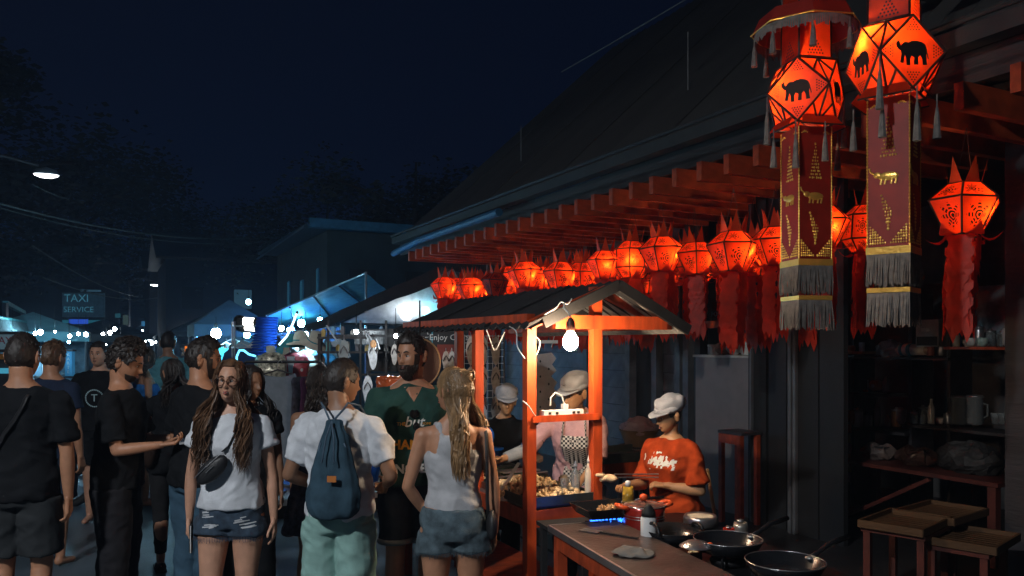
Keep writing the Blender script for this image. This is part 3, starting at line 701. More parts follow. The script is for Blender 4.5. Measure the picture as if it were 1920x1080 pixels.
part('picks', lambda g: [g.cyl((.018*math.cos(i*2.4)*((i % 5)/4), .018*math.sin(i*2.4)*((i % 5)/4), .01), (.02*math.cos(i*2.4)*((i % 5)/4), .02*math.sin(i*2.4)*((i % 5)/4), .118+.004*(i % 3)), .0022, n=5) for i in range(40)], mat('bare wood', (.6, .42, .25), .7), t)
t = thing('bamboo_cup', 'bamboo cup of long skewers behind the woman in the tank top', 'cup', CL(.1, 1.25, .87), ANG)
part('cup', lambda g: g.lathe([(.05, 0), (.052, .18), (.046, .18), (.044, .02)], n=16, caps=False), mat('bamboo', (.45, .26, .12), .6), t, True)
part('skewers', lambda g: [g.cyl((.02*math.cos(i), .02*math.sin(i), .02), (.09*math.cos(i*1.9), .05*math.sin(i*1.9), .40+.04*math.sin(i*5)), .004, n=5) for i in range(11)], mat('skewer wood', (.35, .35, .3), .7), t)
t = thing('ladle_bucket', 'blue plastic bucket with its round lid tipped up at the back of the cart', 'bucket', CL(.33, 1.22, .87), ANG)
bluep = mat('blue plastic', (.01, .12, .55), .3, bump=0)
part('tub', lambda g: g.lathe([(.08, 0), (.1, .14), (.108, .14), (.108, .15)], n=20), bluep, t, True)
part('lid', lambda g: g.ell((-.06, .0, .21), (.11, .11, .014), 20, 8, Euler((.2, -1.05, .3)).to_matrix()), bluep, t, True)
t = thing('tongs_tray', 'steel rack of tongs lying across the middle of the cart', 'tongs', CL(.25, .66, .90), ANG)
part('arm', lambda g: g.bar((-.12, 0, .015), (.22, -.02, .03), .022, .006), steel, t); part('arm', lambda g: g.bar((-.12, .03, .01), (.22, .03, .02), .022, .006), steel, t)
part('rack', lambda g: g.box((.08, .1, .03), (.26, .1, .012)), steel, t)
t = thing('spatula', 'steel spatula with red tip held over the fried food', 'spatula', (0, 0, 0))
a, b = at(973, 868, 4.75), at(945, 912, 4.55)
part('handle', lambda g: g.bar(a, b, .02, .006), steel, t); part('blade', lambda g: g.slab([b+Vector((-.03, 0, .0)), b+Vector((.03, 0, .0)), b+Vector((.02, -.02, -.08)), b+Vector((-.06, -.02, -.08))], .004), steel, t)

# ---- foreground worktable, stove counter, pans
A0 = Vector((.198, 3.91, 0)); TA = math.atan2(.319, .948)
def TL(x, y, z): v = Matrix.Rotation(TA, 3, 'Z')@Vector((x, y, z)); return v+A0
t = thing('worktable', 'long dark topped worktable with orange frame at the front', 'table', A0, TA)
wtop = mat('dark table top with painted sheen', (.075, .05, .042), .38, var=.6, vs=7, bump=.25, bs=40, detail=8)  # mottled tone painted in for the patchy reflections on the top
part('table_top', lambda g: g.box((.175, -1.2, .84), (.36, 2.42, .022)), wtop, t)
part('edge_strip', lambda g: (g.box((-.012, -1.2, .838), (.012, 2.44, .03)), g.box((.175, .016, .838), (.38, .012, .03))), steel, t)
part('apron', lambda g: g.box((.02, -1.2, .785), (.03, 2.3, .08)), red_paint, t); part('apron', lambda g: g.box((.175, -.03, .785), (.3, .03, .08)), red_paint, t)
for x, y in ((.03, -.03), (.32, -.03), (.03, -1.15), (.32, -1.15), (.03, -2.3), (.32, -2.3)): part('leg', lambda g: g.box((x, y, .41), (.05, .05, .82)), red_paint, t)
part('foot_rail', lambda g: g.box((.03, -1.2, .25), (.03, 2.2, .05)), red_paint, t)
t = thing('side_board', 'low black board shelf between the cart and the worktable', 'shelf', A0, TA)
part('board', lambda g: g.box((.22, .18, .80), (.38, .26, .02)), blackboard, t); part('leg', lambda g: g.box((.05, .25, .4), (.03, .03, .79)), blackboard, t); part('leg', lambda g: g.box((.28, .25, .4), (.03, .03, .79)), blackboard, t)
t = thing('stove_counter', 'low black iron stove counter behind the worktable', 'counter', A0, TA)
part('counter_top', lambda g: g.box((.68, -.75, .76), (.56, 2.3, .03)), black_metal, t)
for x, y in ((.43, .3), (.93, .3), (.43, -1.8), (.93, -1.8)): part('leg', lambda g: g.box((x, y, .37), (.04, .04, .74)), black_metal, t)
part('front_rail', lambda g: g.box((.42, -.75, .70), (.03, 2.3, .06)), red_paint, t)
panm = mat('non stick pan', (.016, .017, .02), .22, .3, bump=.03, var=.1)
def pan(label, c, r, ang, rim=steel):
    t = thing('frying_pan', label, 'frying pan', c, ang, 'black frying pans')
    part('bowl', lambda g: g.lathe([(.001, .004), (r*.72, .004), (r*.8, .01), (r*.97, .05), (r, .054), (r*1.01, .05), (r*.83, .004), (r*.72, -.004), (.001, -.004)], n=40, caps=False), panm, t, True)
    part('rim', lambda g: g.tube([(r*1.0*math.cos(2*PI*i/40), r*1.0*math.sin(2*PI*i/40), .055) for i in range(41)], .0022, 5, False), rim, t, True)
    part('handle', lambda g: (g.tube([(r, 0, .045), (r+.05, 0, .06), (r+.12, 0, .085), (r+.24, 0, .10)], [.012, .009, .013, .011], 8)), panm, t, True)
    part('bracket', lambda g: g.ell((r*.97, 0, .045), (.02, .02, .008), 10, 6), steel, t, True)
    return t
def stand(label, c, r):
    t = thing('gas_burner', label, 'burner', c, TA, 'gas burners on the counter')
    part('ring', lambda g: g.lathe([(r*.55, .0), (r*.6, .02), (r*.5, .035), (r*.2, .035), (r*.15, .0)], n=20), black_metal, t, True)
    for k in range(4):
        a = PI/4+PI/2*k; part('pan_support', lambda g: g.bar((r*.4*math.cos(a), r*.4*math.sin(a), .045), (r*.95*math.cos(a), r*.95*math.sin(a), .045), .008, .014), black_metal, t)
        part('foot', lambda g: g.bar((r*.9*math.cos(a), r*.9*math.sin(a), -.002), (r*.9*math.cos(a), r*.9*math.sin(a), .045), .01, .01), black_metal, t)
    return t
for lb, px, Y, r in (('upper of the two big empty pans', 1365, 3.5, .148), ('lower big empty pan nearest the camera', 1472, 3.14, .152)):
    p = Vector(((px-960)/FOC*Y, Y, .835)); pan('black frying pan, '+lb, p, r, .55)
    stand('iron burner under the '+lb, Vector((p.x, p.y, .777)), r*.9)
# flaming burner with square pan
p = at(1137, 945, 4.08); stand('lit gas burner with blue flames under the square pan', Vector((p.x, p.y, .777)), .12)
t = thing('gas_flame', 'ring of blue gas flames on the lit burner', 'flame', (p.x, p.y, .82), 0)
fl = glow('blue gas flame', (.02, .16, 1), 5.5)
for k in range(22):
    a = 2*PI*k/22; hh = .03+.008*math.sin(k*2.7); part('flame', lambda g: g.tube([(.055*math.cos(a), .055*math.sin(a), 0), (.072*math.cos(a), .072*math.sin(a), hh*.45), (.084*math.cos(a), .084*math.sin(a), hh)], [.004, .0065, .0008], 5), fl, t, True)
t = thing('square_pan', 'square black grill pan with browned food over the blue flame', 'frying pan', (p.x, p.y, .875), TA)
def sq(g):
    a, b = .125, .15; prof = [(a*.95, .004), (b, .045), (b+.008, .047), (b+.004, .04), (a, -.004)]
    vs = []
    for q, z in prof: vs += [(-q, -q*.8, z), (q, -q*.8, z), (q, q*.8, z), (-q, q*.8, z)]
    fs = []
    for i in range(4):
        for k in range(4): fs.append((i*4+k, i*4+(k+1) % 4, (i+1)*4+(k+1) % 4, (i+1)*4+k))
    fs += [(0, 1, 2, 3), (19, 18, 17, 16)]; g.add(vs, fs)
part('bowl', sq, panm, t); part('handle', lambda g: g.tube([(.14, .05, .045), (.24, .02, .06), (.33, 0, .065)], .008, 8), panm, t, True)
heap('browned dough frying in the square pan', (p.x+.02, p.y, .885), .07, .05, .022, 26, mat('browned dough', (.5, .26, .1), .5, bump=.5), .015, 11)
# red pot
p = at(1207, 960, 4.02); t = thing('cooking_pot', 'dark red enamel pot with orange handles beside the flame', 'pot', (p.x, p.y, .80), TA)
potm = mat('red enamel', (.42, .025, .015), .25, .2, var=.1, bump=.02, coat=.4)
part('body', lambda g: g.lathe([(.001, 0), (.085, 0), (.1, .012), (.104, .1), (.11, .13), (.106, .132), (.098, .1), (.095, .015), (.001, .01)], n=32, caps=False), potm, t, True)
part('rim', lambda g: g.tube([(.109*math.cos(2*PI*i/36), .109*math.sin(2*PI*i/36), .133) for i in range(37)], .003, 5, False), steel, t, True)
for z in (.075, .088): part('rib', lambda g: g.tube([(.106*math.cos(2*PI*i/36), .106*math.sin(2*PI*i/36), z) for i in range(37)], .0018, 5, False), steel, t, True)
orh = mat('orange silicone', (.8, .1, .02), .4, bump=0)
for s, a in ((1, 0), (-1, 0)): part('handle', lambda g: g.tube([(s*.1, -.035, .125), (s*.14, -.03, .135), (s*.145, 0, .138), (s*.14, .03, .135), (s*.1, .035, .125)], .011, 8), orh, t, True)
part('lid', lambda g: g.lathe([(.001, .152), (.05, .149), (.1, .137), (.104, .133)], n=28, caps=False), mat('glass lid', (.2, .12, .1), .1, trans=.4, bump=0), t, True)
part('knob', lambda g: g.ell((0, 0, .17), (.022, .022, .018), 12, 8), orh, t, True)
# white spray bottle and black kettle
p = at(1216, 1000, 3.72); t = thing('seasoning_bottle', 'white bottle with black lid between the pot and the worktable', 'bottle', (p.x, p.y, .79), TA)
part('body', lambda g: g.lathe([(.034, 0), (.037, .01), (.037, .14), (.03, .15)], n=20), white_paint, t, True)
part('cap', lambda g: g.lathe([(.034, .15), (.032, .17), (.016, .195), (.01, .205)], n=16), blackboard, t, True)
p = at(1262, 1000, 3.75); t = thing('wok', 'black wok with a looped handle beside the white bottle', 'wok', (p.x, p.y, .80), TA)
part('bowl', lambda g: g.lathe([(.001, 0), (.06, .006), (.11, .035), (.14, .075), (.143, .073), (.115, .03), (.06, -.002), (.001, -.004)], n=32, caps=False), panm, t, True)
part('handle', lambda g: g.tube([(-.13+.0*math.cos(a), -.05+.055*math.cos(a), .07+.05*math.sin(a)) for a in [PI*i/10 for i in range(11)]], .008, 7), black_metal, t, True)
part('handle', lambda g: g.tube([(.13, .045*math.cos(a), .07+.02*math.sin(a)) for a in [PI*i/10 for i in range(11)]], .008, 7), black_metal, t, True)
t = thing('pot_lid', 'small steel lid with orange knob lying on the counter edge', 'lid', at(1305, 1024, 3.45), TA)
part('dome', lambda g: g.lathe([(.001, .025), (.04, .02), (.07, .003), (.072, 0)], n=24, caps=False), steel, t, True); part('knob', lambda g: g.ell((.05, -.03, .01), (.014, .014, .01), 10, 6), orh, t, True)

# ---- behind the vendor: baskets, stands, cabinet, stool, broom
t = thing('side_stand', 'orange side stand with a shallow tray behind the cart', 'stand', atD(1150, 3.35)*1.0, ANG); t.location.z = 0
part('tray', lambda g: (g.box((0, 0, .90), (.62, .4, .02)), g.box((0, -.2, .93), (.62, .015, .06)), g.box((0, .2, .93), (.62, .015, .06))), traym, t)
part('apron', lambda g: g.box((0, -.18, .84), (.58, .03, .1)), cart_paint, t)
for x in (-.27, .27):
    for y in (-.17, .17): part('leg', lambda g: g.box((x, y, .445), (.04, .04, .89)), red_paint, t)
bk = atD(1198, 4.3); t = thing('wicker_basket', 'wicker basket covered with a pinkish plastic bag behind the orange shirt vendor', 'basket', (bk.x, bk.y, .82), ANG)
part('basket', lambda g: g.lathe([(.12, 0), (.17, .13), (.175, .14), (.165, .14), (.115, .01)], n=24, caps=False), mat('wicker', (.2, .12, .07), .8, bump=.6, bs=150), t, True)
part('rim', lambda g: g.tube([(.172*math.cos(2*PI*i/24), .172*math.sin(2*PI*i/24), .14) for i in range(25)], .009, 6, False), mat('wicker', (.2, .12, .07)), t)
g = MB(); g.ell((0, 0, .15), (.165, .165, .1), 26, 14)
g.v = [tuple(Vector(v)+noise.noise_vector(Vector(v)*17)*.03+Vector((0, 0, .03*noise.noise(Vector(v)*9)))) for v in g.v]
g.build('plastic_bag', thin('pinkish plastic film', (.6, .4, .4), .4, .15, .25), t, False)
t = thing('round_stool', 'dark round stool that carries the wicker basket', 'stool', (bk.x, bk.y, 0))
part('seat', lambda g: g.lathe([(.19, .79), (.2, .8), (.2, .815), (.19, .82)], n=24), dark_wood, t)
for k in range(4): part('leg', lambda g: g.cyl((.15*math.cos(k*PI/2), .15*math.sin(k*PI/2), .8), (.2*math.cos(k*PI/2), .2*math.sin(k*PI/2), 0), .018, n=8), dark_wood, t)
cb = atD(1362, 5.3); t = thing('cabinet', 'plain beige cabinet beside the black folding doors', 'cabinet', (cb.x, cb.y, 0), ANG)
part('case', lambda g: g.box((.25, 0, .81), (.6, .78, 1.6)), mat('beige laminate', (.2, .165, .15), .6, var=.1), t)
part('top_board', lambda g: g.box((.25, 0, 1.622), (.64, .82, .022)), mat('pale board', (.5, .45, .38), .6), t)
t = thing('shelf_rail', 'orange lintel board above the cluttered cabinet top', 'board', (cb.x, cb.y, 0), ANG)
part('board', lambda g: g.box((-.03, 0, 1.93), (.04, .84, .07)), cart_paint, t); part('back', lambda g: g.box((.2, 0, 2.06), (.03, .84, .2)), blackboard, t)
lettering('FOOD &', .07, mat('teal chalk', (.1, .5, .6), .8), t, (.17, .28, 2.04), (PI/2, 0, -PI/2)); lettering('welcome', .05, white_paint, t, (.17, -.12, 2.04), (PI/2, 0, -PI/2))
r = random.Random(3)
for i, (dy, lb, col, hh) in enumerate([(-.3, 'terracotta jar at the right end of the cabinet top', (.35, .12, .07), .12), (-.17, 'clear tub with pale lid on the cabinet top', (.6, .62, .6), .13), (.0, 'crumpled plastic bag in the middle of the cabinet top', (.5, .48, .45), .15), (.16, 'dark wrapped bundle on the cabinet top', (.15, .09, .07), .12), (.3, 'small steel cup at the left end of the cabinet top', (.5, .5, .5), .08)]):
    m = mat('clutter %d' % i, col, .35, var=.3); c_ = W(UD(cb)[0]+dy, UD(cb)[1]+.1, 1.634)
    t = thing('jar' if i in (0, 1, 4) else 'plastic_bag', lb, 'jar' if i in (0, 1, 4) else 'bag', c_, 0, 'clutter on the cabinet top')
    if i in (0, 1, 4):
        part('body', lambda g: g.lathe([(.045, 0), (.055, .01), (.055, hh*.9), (.05, hh)], n=16), m, t, True); part('lid', lambda g: g.lathe([(.058, hh), (.058, hh+.018), (.05, hh+.02)], n=16), white_paint, t, True)
    else:
        g = MB(); g.ell((0, 0, hh/2), (.085, .07, hh/2), 18, 12); g.v = [tuple(Vector(v)+noise.noise_vector(Vector(v)*22)*.025) for v in g.v]; g.build('bag', m, t); part('knot', lambda g: g.tube([(0, 0, hh*.9), (.02, 0, hh*1.1), (.06, 0, hh*1.25)], [.02, .008, .02], 7), m, t)
t = thing('red_table', 'small red framed table in front of the beige cabinet', 'table', atD(1382, 5.0), ANG); t.location.z = 0
part('table_top', lambda g: g.box((.03, 0, .955), (.24, .3, .025)), dark_wood, t); part('apron', lambda g: g.box((-.08, 0, .90), (.03, .27, .08)), red_paint, t)
for x in (-.07, .12):
    for y in (-.12, .12): part('leg', lambda g: g.box((x, y, .47), (.04, .04, .94)), red_paint, t)
t = thing('broom', 'broom with a bamboo handle leaning at the beige cabinet', 'broom', (0, 0, 0))
a, b = at(1326, 880, 5.3), at(1352, 1040, 4.9); part('handle', lambda g: g.cyl(a, b, .012, n=8), mat('bamboo', (.45, .26, .12)), t); part('brush', lambda g: g.cyl(b, b+(b-a)*.4, .02, .09, n=12), mat('straw', (.4, .3, .12), .9), t)

# small working clutter on the counter
for i, (x, y, nm_, lb, r_, h_, m) in enumerate([(.47, .12, 'oil_bottle', 'tall cooking oil bottle at the far corner of the stove counter', .03, .22, mat('cooking oil', (.55, .35, .05), .1, trans=.4, bump=0)), (.86, .05, 'batter_bowl', 'steel bowl of pale batter behind the red pot', .09, .06, steel), (.88, -.28, 'spice_tin', 'small tin behind the black wok', .035, .09, mat('dented tin', (.35, .33, .3), .4, .7)),
        (.80, -.30, 'spice_tin', 'small red tin beside the dented one', .03, .07, potm), (.45, -.55, 'sauce_cup', 'brown sauce cup at the table edge near the wok', .03, .05, mat('brown sauce', (.12, .04, .02), .2)), (.44, -1.25, 'sauce_cup', 'pale sauce cup near the lower big pan', .03, .05, mat('cream plastic', (.7, .62, .5)))]):
    q = TL(x, y, .777); t = thing(nm_, lb, nm_.split('_')[1], q, TA)
    part('body', lambda g: g.lathe([(r_*.85, 0), (r_, .01), (r_, h_*.75), (r_*.92, h_), (r_*.85, h_*.9)], n=18), m, t, True)
    if nm_ in ('oil_bottle', 'spice_tin'): part('cap', lambda g: g.lathe([(r_*.5, h_), (r_*.5, h_*1.12), (r_*.2, h_*1.14)], n=12), white_paint if nm_ == 'oil_bottle' else steel, t, True)
    else: part('filling', lambda g: g.ell((0, 0, h_*.86), (r_*.85, r_*.85, .006), 16, 6), mat('pale dough', (.75, .66, .5)), t, True)
g = MB(); g.ell((0, 0, .012), (.09, .06, .016), 24, 12); g.v = [tuple(Vector(v)+noise.noise_vector(Vector(v)*28)*.02) for v in g.v]; g.v = [(a, b, max(0, c)) for a, b, c in g.v]
tag(g.build('rag', cloth('greasy rag', (.22, .2, .18)), None, True, tuple(TL(.12, -.62, .852))), 'crumpled greasy rag lying on the dark worktable', 'rag')
t = thing('spatula', 'steel spatula lying on the dark worktable near its far end', 'spatula', tuple(TL(.2, -.28, .853)), TA+.6); part('handle', lambda g: g.bar((0, -.12, .004), (0, .08, .004), .014, .006), blackboard, t); part('blade', lambda g: g.box((0, .13, .003), (.06, .1, .003)), steel, t)
# ============================================================ PEOPLE
def skin(name, col): return mat(name, col, .5, var=.12, vs=20, bump=.05, bs=150)
def gs(x, m, s): return math.exp(-((x-m)/s)**2)
def headpos(ph, th, fem=False):
    c, z = math.cos(th), math.sin(th); x, y = math.sin(ph)*c, -math.cos(ph)*c
    hx, hy, hz = (.072, .092, .116) if fem else (.076, .096, .118)
    X, Y, Z = x*hx, y*hy, z*hz
    if y > 0: Y *= 1.1
    if z < 0:
        X *= 1-(.30 if fem else .2)*(-z)**1.5
        if y > 0: Y *= 1-.35*min(1, max(0, -z-.25)/.6)
        Y -= .036*z*z
    a = abs(ph); f = 0
    f += .010*gs(ph, 0, .10)*gs(th, -.06, .2)+.021*gs(ph, 0, .115)*gs(th, -.25, .10)+.006*gs(a, .15, .08)*gs(th, -.28, .07)
    f -= .011*gs(a, .36, .19)*gs(th, .01, .12)
    f += .005*gs(a, .33, .3)*gs(th, .19, .07)+.003*gs(a, .62, .25)*gs(th, -.22, .16)
    f += .007*gs(ph, 0, .2)*gs(th, -.50, .05)+.008*gs(ph, 0, .17)*gs(th, -.60, .05)-.006*gs(ph, 0, .25)*gs(th, -.545, .022)
    f += .008*gs(ph, 0, .28)*gs(th, -.86, .12)
    d = Vector((x, y, z*.3)).normalized()
    return Vector((X, Y, Z))+d*f
def head_mesh(fem):
    g = MB(); n, m = 60, 46; vs = []; fs = []
    phs = []
    for k in range(n): t = (k+.5)/n*2-1; phs.append(PI*math.copysign(abs(t)**1.35, t))
    ths = [-PI/2+PI*(i+.5)/m for i in range(m)]
    for th in ths:
        for ph in phs: vs.append(headpos(ph, th, fem))
    for i in range(m-1):
        for k in range(n): a, b = i*n+k, i*n+(k+1) % n; fs.append((a, b, b+n, a+n))
    fs.append(tuple(range(n))[::-1]); fs.append(tuple(range((m-1)*n, m*n)))
    g.add(vs, fs)
    for s in (-1, 1):
        R_ = Euler((.15, 0, -s*.35)).to_matrix(); g.ell((s*.077, .012, -.012), (.008, .019, .032), 12, 8, R_); g.ell((s*.084, .018, .006), (.007, .015, .022), 10, 6, R_)
    return g
def cap_region(g, inside, off, fem, n=70, m=50, nz=.006, seed=0, fr=30):
    vs = []; fs = []; idx = {}
    P2 = {}
    for i in range(m+1):
        for k in range(n):
            ph = -PI+2*PI*k/n; th = -PI/2+.02+(PI-.04)*i/m
            if inside(ph, th):
                q = headpos(ph, th, fem); d = (q+Vector((0, -.01, 0))).normalized(); e = off(ph, th)
                p = q+d*(e+nz*noise.noise(Vector((q.x, q.y, q.z*.6))*fr+Vector((seed, 0, 0)))); idx[(i, k)] = len(vs); vs.append(p); P2[(i, k)] = q-d*.004
    base = dict(idx); n0 = len(vs); inn = {}
    for key in idx: inn[key] = len(vs); vs.append(P2[key])
    for (i, k) in base:
        k1 = (k+1) % n
        if (i, k1) in base and (i+1, k) in base and (i+1, k1) in base: fs.append((base[(i, k)], base[(i, k1)], base[(i+1, k1)], base[(i+1, k)]))
        for (p, q) in (((i, k), (i, k1)), ((i, k), (i+1, k))):         # rim
            pass
    ed = {}
    for f in fs:
        for a, b in zip(f, f[1:]+f[:1]): ed[(a, b)] = ed.get((a, b), 0)+1
    rim = [(a, b) for (a, b) in ed if (b, a) not in ed]; inv = {v: k for k, v in base.items()}
    for a, b in rim: fs.append((b, a, inn[inv[a]], inn[inv[b]]))
    if m+1 and any(i == m for i, k in base): fs.append(tuple(base[(m, k)] for k in range(n) if (m, k) in base))
    g.add(vs, fs)

def short_hair(kind, fem=False, seed=1):
    r = random.Random(seed); g = MB()
    def ins(ph, th):
        a = abs(ph)
        if kind == 'crop' or kind == 'curly' or kind == 'quiff':
            lim = .62 if a < .75 else (.62-(a-.75)*1.6 if a < 1.15 else (-.05 if a < 1.5 else (.05 if a < 1.8 else -.62-.1*math.sin(a*3))))
            return th > lim
        return th > .5
    th_ = {'crop': .006, 'quiff': .008, 'curly': .024}[kind]
    def off(ph, th):
        top = max(0, math.sin(th)); f = max(0, math.cos(ph))
        return .003+th_*(.35+.9*top)+(.014*top*f if kind == 'quiff' else 0)
    cap_region(g, ins, off, fem, nz={'crop': .003, 'quiff': .007, 'curly': .016}[kind], seed=seed, fr={'crop': 60, 'quiff': 45, 'curly': 55}[kind])
    N_ = {'crop': 260, 'quiff': 420, 'curly': 480}[kind]; L = {'crop': .012, 'quiff': .020, 'curly': .026}[kind]
    for i in range(N_):
        ph = r.uniform(-PI, PI); th = r.uniform(-.5, 1.5)
        if not ins(ph, th): continue
        q = headpos(ph, th, fem); d = (q+Vector((0, -.01, 0))).normalized(); q = q+d*(off(ph, th)-.003); tt = Vector((r.gauss(0, 1), r.gauss(.6, 1), r.gauss(-.3, 1))); tt = (tt-d*tt.dot(d)).normalized()
        l = L*r.uniform(.6, 1.3); top = .5+.5*max(0, math.sin(th)); l *= top
        if kind == 'curly':
            g.tube([q, q+d*l*.6+tt*l*.4, q+d*l*.5+tt*l*.95, q+d*l*.05+tt*l], [.006, .006, .005, .001], 4, False)
        else: g.tube([q, q+d*l*.35+tt*l*.6, q+d*l*.15+tt*l*1.3], [.005, .0035, .0008], 4, False)
    return g
def long_hair(seed, length, front, pony=False, n=230, wav=.012, width=.075, minph=.75):
    r = random.Random(seed); g = MB()
    cap_region(g, lambda ph, th: th > (.72 if abs(ph) < .55 else (.72-(abs(ph)-.55)*1.7 if abs(ph) < 1.3 else (-.45 if minph < 1.2 or abs(ph) > 2 else .1))), lambda ph, th: .007+.006*max(0, math.sin(th)), True, nz=.003, seed=seed, fr=40)
    for i in range(n):
        sd = r.choice((-1, 1)); ph = sd*r.uniform(minph, 3.13); q0 = headpos(ph*(.6 if abs(ph) < 1.6 else .97), r.uniform(.75, 1.4), True); pts = [q0*1.05]; rs = [.003]
        jt = r.uniform(-.16, .16)
        for th in (.8, .5, .2, -.1, -.4):
            th += jt; q = headpos(ph+.05*math.sin(th*9+i), th, True); d = q.normalized(); pts.append(q+d*r.uniform(.008, .022)); rs.append(.0052)
        p = pts[-1].copy(); L = length*r.uniform(.75, 1.05); k = 9; pA, pB = r.random()*6, r.uniform(10, 17)
        fr_ = front and abs(ph) < 1.9
        tx = sd*(r.uniform(.075, .075+width)); ty = (-r.uniform(.075, .125) if fr_ else r.uniform(.06, .14))
        if pony: tx = sd*r.uniform(0, .07); ty = r.uniform(.1, .15)
        for j in range(1, k+1):
            s = j/k; z = p.z-L*s; e = min(1, s*2.2); e = e*e*(3-2*e)
            x = p.x+(tx-p.x)*e; y = p.y+(ty-p.y)*e
            if fr_ and s > .5: y -= .02*(s-.5)
            w = wav*min(1, s*2)
            pts.append(Vector((x+w*math.sin(pB*s+pA), y+w*math.cos(pB*s*.9+pA), z))); rs.append(.0056*(1-s**3)*r.uniform(.7, 1.3)+.0006)
        g.tube(pts, rs, 4, False, .6)
    return g

def hand_geo(g, wrist, d, nrm, side, curl=.35, s=1.0, thumb=.5, spread=.06):
    """wrist pos, finger direction, palm normal (towards which fingers bend), side = unit vector towards the thumb"""
    d = Vector(d).normalized(); side = Vector(side); side = (side-d*side.dot(d)).normalized(); nrm = d.cross(side) if d.cross(side).dot(Vector(nrm)) > 0 else side.cross(d)
    w = Vector(wrist)
    for k, o in enumerate((.027, .009, -.009, -.026)):
        b0 = w+side*o*.55*s; b1 = w+d*.082*s+side*o*s
        g.cap(b0, .0145*s, b1, .0125*s, 8)
        fd = (d+side*spread*(1.5-k)).normalized(); L = (.072, .08, .074, .058)[k]*s; p = b1; c = 0; rr = .0088*s
        for j, fl_ in enumerate((.45, .3, .25)):
            c += curl*(1.0 if j else .7)*(1+.08*k); dd = (fd*math.cos(c)+nrm*math.sin(c)); q = p+dd*L*fl_
            g.cap(p, rr, q, rr*.92, 8); p = q; rr *= .92
    t0 = w+d*.02*s+side*.022*s; td = (d*.75+side*.6+nrm*thumb*.6).normalized(); t1 = t0+td*.042*s; t2 = t1+(td+d*.4+nrm*thumb*.3).normalized()*.03*s; t3 = t2+(td*.6+d*.8).normalized()*.025*s
    g.cap(t0, .015*s, t1, .011*s, 8); g.cap(t1, .011*s, t2, .0095*s, 8); g.cap(t2, .0095*s, t3, .0085*s, 8)

